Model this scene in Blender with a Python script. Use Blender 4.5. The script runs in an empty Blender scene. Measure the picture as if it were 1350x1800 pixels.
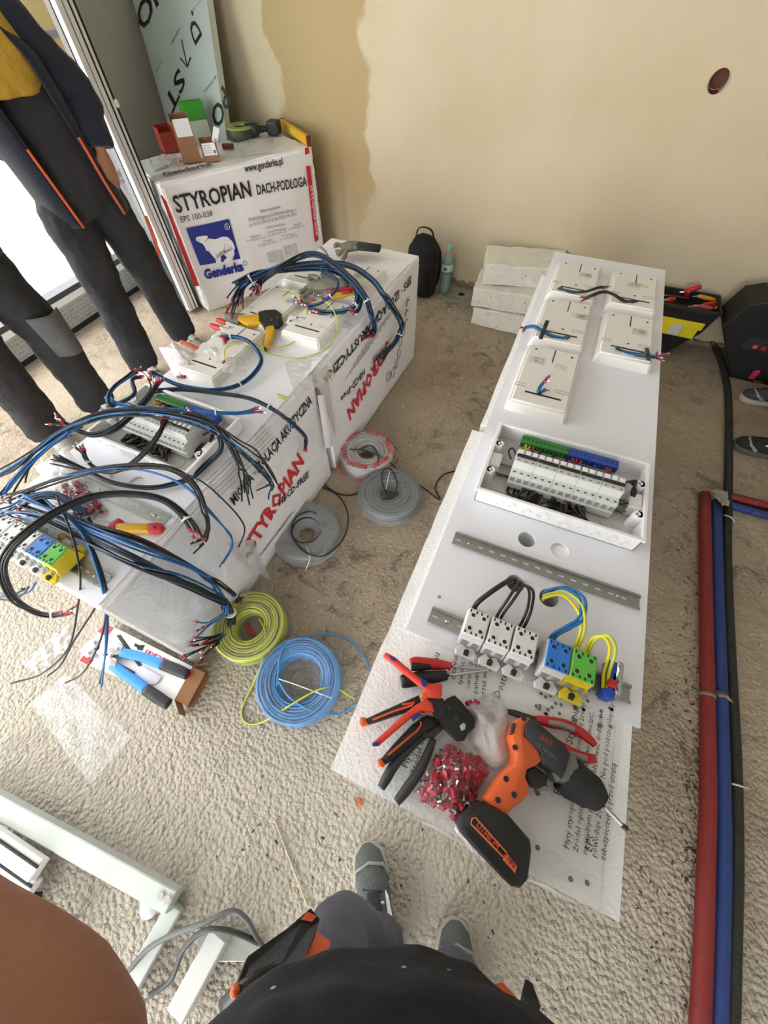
import bpy, bmesh, math, random
from mathutils import Vector as V, Matrix, noise
random.seed(11)
S = bpy.context.scene
COL = S.collection
PI = math.pi

# ------------------------------------------------------------------ camera
FPX = 680.0
RX, RY, RZ = (0.91963645, 0.32204715, -0.22484314), (0.39264667, -0.76818942, 0.50568132), (-0.00986889, -0.55332689, -0.83290573)
EYE = V((0, 0, 1.5))
cam = bpy.data.cameras.new('camera'); camo = bpy.data.objects.new('camera', cam); COL.objects.link(camo)
cam.sensor_fit = 'AUTO'; cam.sensor_width = 36; cam.lens = FPX / 1800 * 36; cam.clip_start = 0.005; cam.clip_end = 200
camo.matrix_world = Matrix(((RX[0], -RX[1], -RX[2], 0), (RY[0], -RY[1], -RY[2], 0), (RZ[0], -RZ[1], -RZ[2], 1.5), (0, 0, 0, 1)))
S.camera = camo

# ------------------------------------------------------------------ light and exposure
w = bpy.data.worlds.new('overcast_sky'); S.world = w; w.use_nodes = True
bg = w.node_tree.nodes['Background']
bg.inputs[0].default_value = (0.96, 0.975, 1.0, 1); bg.inputs[1].default_value = 7.5
S.view_settings.view_transform = 'Standard'; S.view_settings.look = 'None'
S.view_settings.exposure = 0.42; S.view_settings.gamma = 1.0; S.view_settings.use_curve_mapping = False
S.cycles.max_bounces = 7; S.cycles.diffuse_bounces = 4; S.cycles.glossy_bounces = 3; S.cycles.transmission_bounces = 4; S.cycles.transparent_max_bounces = 12
S.cycles.use_adaptive_sampling = True; S.cycles.adaptive_threshold = .06
S.cycles.caustics_reflective = False; S.cycles.caustics_refractive = False
S.cycles.sample_clamp_indirect = 6.0
S.cycles.use_denoising = True

def portal(loc, rot, sx, sy):
    l = bpy.data.lights.new('window_portal', 'AREA'); l.shape = 'RECTANGLE'; l.size = sx; l.size_y = sy
    l.cycles.is_portal = True
    o = bpy.data.objects.new('window_portal', l); COL.objects.link(o); o.location = loc; o.rotation_euler = rot
    return o
portal((-3.25, -0.2, 1.3), (0, -PI / 2, 0), 2.6, 4.8)
portal((-0.9, -4.05, 1.35), (PI / 2, 0, 0), 4.0, 2.5)

# ------------------------------------------------------------------ pixel helpers: a ray of the photograph met with a real plane
def ray(px, py):
    a, b, c = px - 675.0, py - 900.0, FPX
    return V((RX[0]*a + RX[1]*b + RX[2]*c, RY[0]*a + RY[1]*b + RY[2]*c, RZ[0]*a + RZ[1]*b + RZ[2]*c))
def at(px, py, z=0.0):
    r = ray(px, py); return EYE + r * ((z - 1.5) / r.z)
def atx(px, py, x):
    r = ray(px, py); return EYE + r * (x / r.x)
def atp(px, py, P, n):
    r = ray(px, py); n = V(n); return EYE + r * ((V(P) - EYE).dot(n) / r.dot(n))

# ------------------------------------------------------------------ materials
def lin(h):
    if isinstance(h, str):
        h = h.lstrip('#'); c = [int(h[i:i+2], 16) / 255 for i in (0, 2, 4)]
    else: c = [x / 255 for x in h]
    return tuple((x / 12.92 if x <= .04045 else ((x + .055) / 1.055) ** 2.4) for x in c) + (1,)
MATS = {}
def mat(name, col, rough=.5, metal=0., bump=0., bscale=60., var=0., vscale=6., spec=.5, coat=0., sheen=0., alpha=1., trans=0., sss=0.):
    if name in MATS: return MATS[name]
    m = bpy.data.materials.new(name); m.use_nodes = True; MATS[name] = m
    nt = m.node_tree; p = nt.nodes['Principled BSDF']; c = lin(col)
    p.inputs['Base Color'].default_value = c; p.inputs['Roughness'].default_value = rough; p.inputs['Metallic'].default_value = metal
    p.inputs['Specular IOR Level'].default_value = spec; p.inputs['Coat Weight'].default_value = coat
    p.inputs['Sheen Weight'].default_value = sheen; p.inputs['Transmission Weight'].default_value = trans
    p.inputs['Alpha'].default_value = alpha; p.inputs['Subsurface Weight'].default_value = sss
    if sss: p.inputs['Subsurface Radius'].default_value = (.01, .004, .002)
    if var or bump:
        tc = nt.nodes.new('ShaderNodeTexCoord')
    if var:
        n = nt.nodes.new('ShaderNodeTexNoise'); n.inputs['Scale'].default_value = vscale; n.inputs['Detail'].default_value = 5
        nt.links.new(tc.outputs['Object'], n.inputs['Vector'])
        r = nt.nodes.new('ShaderNodeValToRGB'); r.color_ramp.elements[0].position = .3; r.color_ramp.elements[1].position = .7
        r.color_ramp.elements[0].color = tuple(max(0, x * (1 - var)) for x in c[:3]) + (1,)
        r.color_ramp.elements[1].color = tuple(min(1, x * (1 + var * .6)) for x in c[:3]) + (1,)
        nt.links.new(n.outputs[0], r.inputs[0]); nt.links.new(r.outputs[0], p.inputs['Base Color'])
    if bump:
        n2 = nt.nodes.new('ShaderNodeTexNoise'); n2.inputs['Scale'].default_value = bscale; n2.inputs['Detail'].default_value = 4
        nt.links.new(tc.outputs['Object'], n2.inputs['Vector'])
        b = nt.nodes.new('ShaderNodeBump'); b.inputs['Strength'].default_value = bump; b.inputs['Distance'].default_value = .01
        nt.links.new(n2.outputs[0], b.inputs['Height']); nt.links.new(b.outputs[0], p.inputs['Normal'])
    return m
def film(name, col=(235, 238, 240), white=.12, gloss=.3, bump=.6, bscale=18., rough=.3):
    if name in MATS: return MATS[name]
    m = bpy.data.materials.new(name); m.use_nodes = True; MATS[name] = m; nt = m.node_tree; nt.nodes.clear()
    N = nt.nodes.new; L = nt.links.new
    out = N('ShaderNodeOutputMaterial'); tr = N('ShaderNodeBsdfTransparent'); df = N('ShaderNodeBsdfDiffuse'); gl = N('ShaderNodeBsdfGlossy')
    tl = N('ShaderNodeBsdfTranslucent'); tl.inputs[0].default_value = lin(col); md = N('ShaderNodeMixShader'); md.inputs[0].default_value = .12
    df.inputs[0].default_value = lin(col); gl.inputs['Roughness'].default_value = rough
    tc = N('ShaderNodeTexCoord'); n = N('ShaderNodeTexNoise'); n.inputs['Scale'].default_value = bscale; n.inputs['Detail'].default_value = 6
    n.inputs['Distortion'].default_value = 1.2
    L(tc.outputs['Object'], n.inputs['Vector']); b = N('ShaderNodeBump'); b.inputs['Strength'].default_value = bump; b.inputs['Distance'].default_value = .02
    L(n.outputs[0], b.inputs['Height']); L(b.outputs[0], gl.inputs['Normal']); L(b.outputs[0], df.inputs['Normal'])
    m1 = N('ShaderNodeMixShader'); m2 = N('ShaderNodeMixShader'); lw = N('ShaderNodeLayerWeight'); lw.inputs[0].default_value = gloss
    L(b.outputs[0], lw.inputs['Normal'])
    L(df.outputs[0], md.inputs[1]); L(tl.outputs[0], md.inputs[2])
    m1.inputs[0].default_value = white; L(tr.outputs[0], m1.inputs[1]); L(md.outputs[0], m1.inputs[2])
    mm = N('ShaderNodeMath'); mm.operation = 'MULTIPLY'; mm.inputs[1].default_value = .4; L(lw.outputs['Fresnel'], mm.inputs[0]); L(mm.outputs[0], m2.inputs[0]); L(m1.outputs[0], m2.inputs[1]); L(gl.outputs[0], m2.inputs[2]); L(m2.outputs[0], out.inputs[0])
    return m

# ------------------------------------------------------------------ mesh builder
class MB:
    def __init__(s): s.v = []; s.f = []; s.mi = []; s.cur = 0; s.runs = []
    def add(s, vs, fs, m=None):
        o = len(s.v); s.v += [tuple(m @ V(v)) if m else tuple(v) for v in vs]
        for f in fs: s.f.append(tuple(o + i for i in f)); s.mi.append(s.cur)
        return s
    def bm(s, b, m=None):
        b.verts.index_update(); s.add([v.co[:] for v in b.verts], [[v.index for v in f.verts] for f in b.faces], m); b.free(); return s
    def box(s, x0, y0, z0, x1, y1, z1, bev=0., m=None, seg=1):
        if bev <= 0:
            vs = [(x, y, z) for z in (z0, z1) for y in (y0, y1) for x in (x0, x1)]
            return s.add(vs, [(0, 2, 3, 1), (4, 5, 7, 6), (0, 1, 5, 4), (2, 6, 7, 3), (0, 4, 6, 2), (1, 3, 7, 5)], m)
        b = bmesh.new(); bmesh.ops.create_cube(b, size=1)
        for v in b.verts: v.co = V(((x0+x1)/2 + v.co.x*(x1-x0), (y0+y1)/2 + v.co.y*(y1-y0), (z0+z1)/2 + v.co.z*(z1-z0)))
        bmesh.ops.bevel(b, geom=b.edges[:], offset=bev, segments=seg, affect='EDGES', profile=.5)
        return s.bm(b, m)
    def sweep(s, pts, rad, n=8, caps=True, closed=False, m=None, ref=None):
        pts = [V(p) for p in pts]; N = len(pts); vs = []; fs = []
        rad = [rad] * N if not isinstance(rad, (list, tuple)) else list(rad)
        up = V(ref) if ref else None
        for i in range(N):
            t = (pts[(i+1) % N] - pts[i-1]) if closed else (pts[min(i+1, N-1)] - pts[max(i-1, 0)])
            t = t.normalized() if t.length > 1e-9 else V((0, 0, 1))
            if up is None: up = V((0, 0, 1)) if abs(t.z) < .9 else V((1, 0, 0))
            u = up - t * up.dot(t)
            if u.length < 1e-5: u = t.orthogonal()
            u.normalize(); k = t.cross(u)
            if not ref: up = u
            r = rad[i]; ra, rb = (r, r) if not isinstance(r, (list, tuple)) else r
            for j in range(n):
                a = 2*PI*j/n; vs.append(pts[i] + k*(math.cos(a)*ra) + u*(math.sin(a)*rb))
        for i in range(N if closed else N-1):
            i2 = (i+1) % N
            for j in range(n): fs.append((i*n+j, i*n+(j+1) % n, i2*n+(j+1) % n, i2*n+j))
        if caps and not closed: fs.append(tuple(range(n-1, -1, -1))); fs.append(tuple((N-1)*n+j for j in range(n)))
        return s.add(vs, fs, m)
    def cyl(s, c, r, h, n=16, r2=None, m=None):
        c = V(c); r2 = r if r2 is None else r2
        return s.sweep([c, c+V((0, 0, h))], [r, r2], n, m=m, ref=(0, 1, 0))
    def lathe(s, prof, n=24, m=None, ang=2*PI):
        vs = []; fs = []; P = len(prof); full = abs(ang-2*PI) < 1e-6; K = n if full else n+1
        for i in range(K):
            a = ang*i/n
            for r, z in prof: vs.append((r*math.cos(a), r*math.sin(a), z))
        for i in range(n):
            i2 = (i+1) % K
            for j in range(P-1): fs.append((i*P+j, i2*P+j, i2*P+j+1, i*P+j+1))
        return s.add(vs, fs, m)
    def ball(s, c, r, n=12, m=None):
        r = (r, r, r) if not isinstance(r, (tuple, list)) else r
        b = bmesh.new(); bmesh.ops.create_uvsphere(b, u_segments=n, v_segments=max(6, n*2//3), radius=1)
        for v in b.verts: v.co = V((c[0]+v.co.x*r[0], c[1]+v.co.y*r[1], c[2]+v.co.z*r[2]))
        return s.bm(b, m)
    def prism(s, poly, z0, z1, bev=0., m=None, seg=2):
        """closed outline (x, y) raised from z0 to z1, with rounded rims"""
        b = bmesh.new(); vs = [b.verts.new((p[0], p[1], z0)) for p in poly]
        f = b.faces.new(vs); f.normal_update()
        if f.normal.z > 0: f.normal_flip()
        r = bmesh.ops.extrude_face_region(b, geom=[f])
        top = [e for e in r['geom'] if isinstance(e, bmesh.types.BMVert)]
        for v in top: v.co.z = z1
        bmesh.ops.recalc_face_normals(b, faces=b.faces[:])
        if bev > 0:
            ed = [e for e in b.edges if abs(e.verts[0].co.z - e.verts[1].co.z) < 1e-7]
            bmesh.ops.bevel(b, geom=ed, offset=bev, segments=seg, affect='EDGES', profile=.5, clamp_overlap=True)
        return s.bm(b, m)
    def holed(s, outer, holes, z0, z1, m=None):
        """flat sheet with openings cut through"""
        b = bmesh.new(); E = []
        for loop in [outer] + list(holes):
            vs = [b.verts.new((p[0], p[1], z1)) for p in loop]
            E += [b.edges.new((vs[i], vs[(i+1) % len(vs)])) for i in range(len(vs))]
        bmesh.ops.triangle_fill(b, use_beauty=True, use_dissolve=False, edges=E, normal=(0, 0, 1))
        r = bmesh.ops.extrude_face_region(b, geom=b.faces[:])
        for g in r['geom']:
            if isinstance(g, bmesh.types.BMVert): g.co.z = z0
        bmesh.ops.recalc_face_normals(b, faces=b.faces[:])
        return s.bm(b, m)
    def grid(s, fn, nx, ny, m=None):
        vs = [fn(i/nx, j/ny) for j in range(ny+1) for i in range(nx+1)]
        return s.add(vs, [(j*(nx+1)+i, j*(nx+1)+i+1, (j+1)*(nx+1)+i+1, (j+1)*(nx+1)+i) for j in range(ny) for i in range(nx)], m)
    def build(s, name, mats, parent=None, world=False, smooth=False):
        if len(s.runs) > 1 or (s.runs and s.runs[0][1]-s.runs[0][0] < len(s.v)):      # every printed line is a part of its own
            first = None; used = set()
            for v0, v1, f0, f1 in s.runs:
                q = MB(); q.v = s.v[v0:v1]; q.f = [tuple(i-v0 for i in f) for f in s.f[f0:f1]]; q.mi = s.mi[f0:f1]; used.update(range(f0, f1))
                o = q.build(name, mats, parent, world, smooth); first = first or o
            rest = [f for i, f in enumerate(s.f) if i not in used]
            if rest:
                ids = sorted({i for f in rest for i in f}); mp = {i: j for j, i in enumerate(ids)}; q = MB(); q.v = [s.v[i] for i in ids]; q.f = [tuple(mp[i] for i in f) for f in rest]; q.mi = [0]*len(q.f)
                q.build(name.replace('lettering', 'mark'), mats, parent, world, smooth)
            return first
        me = bpy.data.meshes.new(name); vs = s.v
        if world and parent:
            iv = wm(parent).inverted(); vs = [tuple(iv @ V(v)) for v in vs]
        me.from_pydata(vs, [], s.f)
        mats = mats if isinstance(mats, (list, tuple)) else [mats]
        for k in mats: me.materials.append(k)
        if len(mats) > 1: me.polygons.foreach_set('material_index', s.mi)
        me.validate(); me.update()
        if smooth is True: me.shade_smooth()
        elif smooth: me.shade_smooth(); me.set_sharp_from_angle(angle=math.radians(smooth))
        o = bpy.data.objects.new(name, me); COL.objects.link(o)
        if parent: o.parent = parent
        return o
def wm(o):
    m = Matrix.LocRotScale(o.location, o.rotation_euler, o.scale)
    return wm(o.parent) @ m if o.parent else m
def tag(o, label, cat=None, group=None, kind=None):
    o['label'] = label
    if cat: o['category'] = cat
    if group: o['group'] = group
    if kind: o['kind'] = kind
    return o
def thing(name, label, cat, loc=(0, 0, 0), rz=0., group=None):
    o = bpy.data.objects.new(name, None); COL.objects.link(o); o.location = loc; o.rotation_euler = (0, 0, rz); o.empty_display_size = .05
    return tag(o, label, cat, group)
def struct(o): o['kind'] = 'structure'; return o
def copy_tree(o, parent=None):
    c = o.copy(); COL.objects.link(c); c.parent = parent
    for ch in list(o.children): copy_tree(ch, c)
    return c
def circ(cx, cy, r, n=20): return [(cx+r*math.cos(2*PI*i/n), cy+r*math.sin(2*PI*i/n)) for i in range(n)]
def slot(cx, cy, L, W, n=5, ang=0.):
    r = W/2; a = L/2-r; P = []
    for i in range(n+1): t = -PI/2+PI*i/n; P.append((a+r*math.cos(t), r*math.sin(t)))
    for i in range(n+1): t = PI/2+PI*i/n; P.append((-a+r*math.cos(t), r*math.sin(t)))
    c, s_ = math.cos(ang), math.sin(ang)
    return [(cx+x*c-y*s_, cy+x*s_+y*c) for x, y in P]
def rrect(x0, y0, x1, y1, r, n=4):
    P = []
    for cx, cy, a0 in ((x1-r, y1-r, 0), (x0+r, y1-r, PI/2), (x0+r, y0+r, PI), (x1-r, y0+r, 1.5*PI)):
        for i in range(n+1): a = a0+PI/2*i/n; P.append((cx+r*math.cos(a), cy+r*math.sin(a)))
    return P
def spline(pts, k=8, closed=False):
    pts = [V(p) for p in pts]; n = len(pts); out = []
    rng = range(n) if closed else range(n-1)
    for i in rng:
        p0 = pts[i-1] if (closed or i > 0) else pts[i]*2-pts[i+1]
        p1 = pts[i]; p2 = pts[(i+1) % n]
        p3 = pts[(i+2) % n] if (closed or i+2 < n) else p2*2-p1
        for j in range(k):
            t = j/k; out.append(.5*((2*p1)+(p2-p0)*t+(2*p0-5*p1+4*p2-p3)*t*t+(3*p1-p0-3*p2+p3)*t**3))
    if not closed: out.append(pts[-1])
    return out
def frame(o, x, y):
    """matrix with origin o, local x along x, local y close to y"""
    x = V(x).normalized(); z = x.cross(V(y)).normalized(); y = z.cross(x)
    return Matrix(((x.x, y.x, z.x, o[0]), (x.y, y.y, z.y, o[1]), (x.z, y.z, z.z, o[2]), (0, 0, 0, 1)))
def text_mb(mb, body, size, m, align='LEFT', width=None, offset=0., space=1.0, res=2):
    """printed lettering added to mb; width: squeeze or stretch to this length"""
    c = bpy.data.curves.new('lettering', 'FONT'); c.body = body; c.size = size; c.resolution_u = res; c.offset = offset; c.align_x = align
    c.space_character = space; c.space_line = .95
    o = bpy.data.objects.new('lettering', c); me = bpy.data.meshes.new_from_object(o)
    vs = [v.co.copy() for v in me.vertices]
    if width and vs:
        x0 = min(v.x for v in vs); x1 = max(v.x for v in vs); k = width/max(1e-6, x1-x0)
        vs = [V(((v.x-x0)*k, v.y, v.z)) for v in vs]
    v0, f0 = len(mb.v), len(mb.f); mb.add(vs, [tuple(p.vertices) for p in me.polygons], m); mb.runs.append((v0, len(mb.v), f0, len(mb.f)))
    bpy.data.meshes.remove(me); bpy.data.objects.remove(o); bpy.data.curves.remove(c)
    return mb

# ------------------------------------------------------------------ shared materials
M_black = mat('black_plastic', '1c1d1e', .45, var=.25, vscale=30)
M_dark = mat('dark_rubber', '222426', .75, bump=.2, bscale=200)
M_white = mat('white_plastic', 'ecebea', .38)
M_grey = mat('grey_plastic', 'c9c9c6', .4, var=.05)
M_paint = mat('white_coated_sheet', 'e8e9f0', .42, var=.02, vscale=3)
M_eps = mat('white_polystyrene', 'f6f6f5', .8, bump=.25, bscale=160, var=.04, vscale=25)
M_wrap = mat('white_printed_wrap', 'efecec', .32, bump=.35, bscale=7, var=.05, vscale=4)
M_zinc = mat('galvanised_steel', 'a9aca6', .38, metal=.85, var=.12, vscale=60)
M_steel = mat('polished_steel', 'c8c9ca', .25, metal=1.)
M_red = mat('red_plastic', 'c0262b', .4)
M_rdk = mat('red_ferrule_plastic', 'ab1f35', .4)
M_orange = mat('orange_plastic', 'd9622f', .45, var=.12, vscale=25)
M_yellow = mat('yellow_plastic', 'd9a71e', .42, var=.08, vscale=30)
M_blue = mat('blue_plastic', '1f66c4', .38)
M_green = mat('green_plastic', '4fa53c', .4)
M_wblk = mat('black_wire_jacket', '191a1b', .42)
M_wblu = mat('blue_wire_jacket', '1a62a0', .4)
M_wtea = mat('teal_wire_jacket', '10384e', .42)
M_wgy = mat('yellow_green_wire_jacket', 'b9c23a', .4)
M_wyel = mat('yellow_wire_jacket', 'd9cc28', .4)
M_wbrn = mat('brown_wire_jacket', '3a2420', .45)
M_ink = mat('black_print', '1d1c1c', .5)
M_ink2 = mat('grey_print', '6f6c6b', .5)
M_rink = mat('red_print', 'c8282f', .45)
M_bink = mat('blue_print', '1f2f86', .4)
M_card = mat('brown_cardboard', '9a6f4c', .85, var=.1, vscale=20)
M_film = film('clear_film')
M_film2 = film('milky_film', white=.45, gloss=.25)
M_tie = mat('white_cable_tie', 'e6e6e2', .4)
# ------------------------------------------------------------------ floor and walls
def floor_mat():
    m = bpy.data.materials.new('rough_screed'); m.use_nodes = True; nt = m.node_tree; N = nt.nodes.new; L = nt.links.new
    p = nt.nodes['Principled BSDF']; p.inputs['Roughness'].default_value = .82; p.inputs['Specular IOR Level'].default_value = .3
    tc = N('ShaderNodeTexCoord')
    def nz(sc, det=6, dist=0., rough=.6):
        n = N('ShaderNodeTexNoise'); n.noise_dimensions = '2D'; n.inputs['Scale'].default_value = sc; n.inputs['Detail'].default_value = det
        n.inputs['Distortion'].default_value = dist; n.inputs['Roughness'].default_value = rough; L(tc.outputs['Object'], n.inputs['Vector']); return n
    def ramp(src, a, b, ca, cb):
        r = N('ShaderNodeValToRGB'); r.color_ramp.elements[0].position = a; r.color_ramp.elements[1].position = b
        r.color_ramp.elements[0].color = ca; r.color_ramp.elements[1].color = cb; L(src, r.inputs[0]); return r
    base = ramp(nz(2.2, 5, .4).outputs[0], .3, .72, lin('948471'), lin('ab9d88'))
    dirt = ramp(nz(11, 5, .5, .75).outputs[0], .52, .66, (0, 0, 0, 1), (1, 1, 1, 1))
    patch = ramp(nz(1.3, 4).outputs[0], .40, .60, (0, 0, 0, 1), (1, 1, 1, 1))
    mul = N('ShaderNodeMath'); mul.operation = 'MULTIPLY'; L(dirt.outputs[0], mul.inputs[0]); L(patch.outputs[0], mul.inputs[1])
    mul2 = N('ShaderNodeMath'); mul2.operation = 'MULTIPLY'; mul2.inputs[1].default_value = .75; L(mul.outputs[0], mul2.inputs[0])
    mx = N('ShaderNodeMixRGB'); L(mul2.outputs[0], mx.inputs[0]); L(base.outputs[0], mx.inputs[1]); mx.inputs[2].default_value = lin('5d554b')
    sp = ramp(nz(70, 3, 0, .5).outputs[0], .66, .74, (0, 0, 0, 1), (1, 1, 1, 1))
    mx2 = N('ShaderNodeMixRGB'); s2 = N('ShaderNodeMath'); s2.operation = 'MULTIPLY'; s2.inputs[1].default_value = .5; L(sp.outputs[0], s2.inputs[0])
    L(s2.outputs[0], mx2.inputs[0]); L(mx.outputs[0], mx2.inputs[1]); mx2.inputs[2].default_value = lin('d9d2c6')
    
    sy = N('ShaderNodeSeparateXYZ'); L(tc.outputs['Object'], sy.inputs[0])      # colour turns paler over the rough near part
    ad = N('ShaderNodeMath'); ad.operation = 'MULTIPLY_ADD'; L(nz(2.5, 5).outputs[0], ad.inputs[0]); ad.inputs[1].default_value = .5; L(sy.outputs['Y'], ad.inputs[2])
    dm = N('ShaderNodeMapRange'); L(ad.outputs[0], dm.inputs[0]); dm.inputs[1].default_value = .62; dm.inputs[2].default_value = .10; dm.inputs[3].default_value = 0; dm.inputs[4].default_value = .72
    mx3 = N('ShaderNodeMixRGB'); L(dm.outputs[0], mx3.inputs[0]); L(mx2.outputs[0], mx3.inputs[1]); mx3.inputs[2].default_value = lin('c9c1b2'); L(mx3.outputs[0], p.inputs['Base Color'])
    g1 = nz(38, 5, 0, .65); g2 = nz(14, 4, .2)
    # the screed is roughly stippled towards the near left, smoother towards the back
    sx = N('ShaderNodeSeparateXYZ'); L(tc.outputs['Object'], sx.inputs[0])
    mr = N('ShaderNodeMapRange'); L(sx.outputs['Y'], mr.inputs[0]); mr.inputs[1].default_value = .9; mr.inputs[2].default_value = -.1
    mr.inputs[3].default_value = .15; mr.inputs[4].default_value = 1.
    b2 = N('ShaderNodeBump'); b2.inputs['Strength'].default_value = .5; b2.inputs['Distance'].default_value = .02; L(g2.outputs[0], b2.inputs['Height'])
    b1 = N('ShaderNodeBump'); b1.inputs['Distance'].default_value = .017; L(mr.outputs[0], b1.inputs['Strength'])
    vo = N('ShaderNodeTexVoronoi'); vo.inputs['Scale'].default_value = 75; vo.feature = 'F1'; vo.voronoi_dimensions = '2D'; L(tc.outputs['Object'], vo.inputs['Vector'])
    hm = N('ShaderNodeMath'); hm.operation = 'MULTIPLY_ADD'; L(vo.outputs['Distance'], hm.inputs[0]); hm.inputs[1].default_value = -.55; L(g1.outputs[0], hm.inputs[2]); L(hm.outputs[0], b1.inputs['Height'])
    L(b2.outputs[0], b1.inputs['Normal']); L(b1.outputs[0], p.inputs['Normal'])
    return m
fl = MB(); fl.box(-3.2, -4.2, -.12, 2.6, 3.6, 0)
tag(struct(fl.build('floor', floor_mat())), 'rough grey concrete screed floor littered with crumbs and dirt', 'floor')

WA = V((-.73, 3.06, 0)); WD = V((1.644, -.153, 0)).normalized(); WN = V((-WD.y, WD.x, 0))   # foot of the back wall, its run, outward
WANG = math.atan2(WD.y, WD.x)
def wall_mat():
    m = bpy.data.materials.new('cream_plaster'); m.use_nodes = True; nt = m.node_tree; N = nt.nodes.new; L = nt.links.new
    p = nt.nodes['Principled BSDF']; p.inputs['Roughness'].default_value = .9; p.inputs['Specular IOR Level'].default_value = .25
    tc = N('ShaderNodeTexCoord'); sx = N('ShaderNodeSeparateXYZ'); L(tc.outputs['Object'], sx.inputs[0])
    n = N('ShaderNodeTexNoise'); n.inputs['Scale'].default_value = 1.6; n.inputs['Detail'].default_value = 6; L(tc.outputs['Object'], n.inputs['Vector'])
    r = N('ShaderNodeValToRGB'); r.color_ramp.elements[0].position = .35; r.color_ramp.elements[1].position = .68
    r.color_ramp.elements[0].color = lin('c0b192'); r.color_ramp.elements[1].color = lin('cbbda2'); L(n.outputs[0], r.inputs[0])
    # the damp ochre strip with its own wavering outline
    wv = N('ShaderNodeTexNoise'); wv.inputs['Scale'].default_value = 3.2; wv.inputs['Detail'].default_value = 5; L(tc.outputs['Object'], wv.inputs['Vector'])
    def m2(op, a, b):
        x = N('ShaderNodeMath'); x.operation = op
        for i, q in enumerate((a, b)):
            if isinstance(q, (int, float)): x.inputs[i].default_value = q
            else: L(q, x.inputs[i])
        return x.outputs[0]
    wob = m2('MULTIPLY', m2('SUBTRACT', wv.outputs[0], .5), .42)
    xx = m2('ADD', sx.outputs['X'], wob)
    c = m2('ABSOLUTE', m2('SUBTRACT', xx, -1.09), 0.)
    mr = N('ShaderNodeMapRange'); L(c, mr.inputs[0]); mr.inputs[1].default_value = .36; mr.inputs[2].default_value = .325; mr.inputs[3].default_value = 0; mr.inputs[4].default_value = 1
    zz = N('ShaderNodeMapRange'); L(m2('ADD', sx.outputs['Z'], wob), zz.inputs[0]); zz.inputs[1].default_value = .1; zz.inputs[2].default_value = .5
    mk = m2('MULTIPLY', m2('MULTIPLY', mr.outputs[0], zz.outputs[0]), .8)
    mx = N('ShaderNodeMixRGB'); L(mk, mx.inputs[0]); L(r.outputs[0], mx.inputs[1]); mx.inputs[2].default_value = lin('a58c60'); L(mx.outputs[0], p.inputs['Base Color'])
    n3 = N('ShaderNodeTexNoise'); n3.inputs['Scale'].default_value = 90; n3.inputs['Detail'].default_value = 4; L(tc.outputs['Object'], n3.inputs['Vector'])
    b = N('ShaderNodeBump'); b.inputs['Strength'].default_value = .15; b.inputs['Distance'].default_value = .01; L(n3.outputs[0], b.inputs['Height']); L(b.outputs[0], p.inputs['Normal'])
    return m
M_wall = wall_mat()
M_raw = mat('raw_grey_render', 'b0aca2', .95, bump=.15, bscale=60, var=.1, vscale=2)
M_plaster = mat('grey_plaster', 'c9c6bd', .9, bump=.12, bscale=90, var=.05, vscale=2)
hole_c = atp(1263, 143, WA, WN); hx = (hole_c - WA).dot(WD)
wb = MB(); wb.holed([(-2.6, -.02), (3.2, -.02), (3.2, 2.7), (-2.6, 2.7)], [[(hx + .036*math.cos(2*PI*i/24), hole_c.z + .041*math.sin(2*PI*i/24)) for i in range(24)]], -.25, 0, m=Matrix(((1, 0, 0, 0), (0, 0, -1, 0), (0, 1, 0, 0), (0, 0, 0, 1))))
o = wb.build('wall_back', M_wall); o.location = WA; o.rotation_euler = (0, 0, WANG); tag(struct(o), 'cream plastered back wall with a damp ochre strip', 'wall')
wallback = o
pl = MB(); pl.sweep([(0, -.004, 0), (0, .24, 0)], .040, 20, caps=False); pl.sweep([(0, .1, 0), (0, .105, 0)], .039, 20)
o = pl.build('pipe_sleeve', mat('rusty_brown_pvc', '7a3a22', .6, var=.4, vscale=40), smooth=40); o.location = (hx, 0, hole_c.z); o.parent = wallback
# crumbled base joint where plaster meets screed
jb = MB()
for i in range(150):
    x = -2.2 + i * .035; jb.box(x, -.012 - random.random()*.02, 0, x + .036, .01, .012 + random.random()*.025, m=None)
o = jb.build('wall_footing', mat('grey_mortar_joint', '8b8172', .95, bump=.4, var=.3, vscale=20)); o.parent = wallback; o['kind'] = 'stuff'

wl = MB()
wl.box(-3.45, 2.16, -.1, -3.17, 3.6, 2.7); wl.box(-3.3, 2.16, -.1, -3.0, 2.2, 2.7); wl.box(-3.3, -4.1, -.1, -3.0, -2.6, 2.7); wl.box(-3.3, -2.6, 2.42, -3.0, 2.16, 2.7)
tag(struct(wl.build('wall_left', M_plaster)), 'plastered window wall on the left around a wide glazed opening', 'wall')
wr = MB(); wr.box(2.4, -4.1, -.1, 2.6, 3.2, 2.7)
tag(struct(wr.build('wall_right', M_raw)), 'plain plastered wall on the right outside the picture', 'wall')
wq = MB(); wq.box(-3.3, -4.2, -.1, -2.8, -4.0, 2.7); wq.box(1.0, -4.2, -.1, 2.6, -4.0, 2.7); wq.box(-2.8, -4.2, 2.45, 1.0, -4.0, 2.7); wq.box(-2.8, -4.2, -.1, 1.0, -4.0, .1)
tag(struct(wq.build('wall_rear', M_raw)), 'plastered wall behind the photographer with a wide opening', 'wall')
ce = MB(); ce.box(-3.3, -4.2, 2.7, 2.6, 3.7, 2.85)
tag(struct(ce.build('ceiling', mat('grey_concrete_ceiling', 'cfcdc9', .9))), 'plain pale ceiling above the room', 'ceiling')

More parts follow.
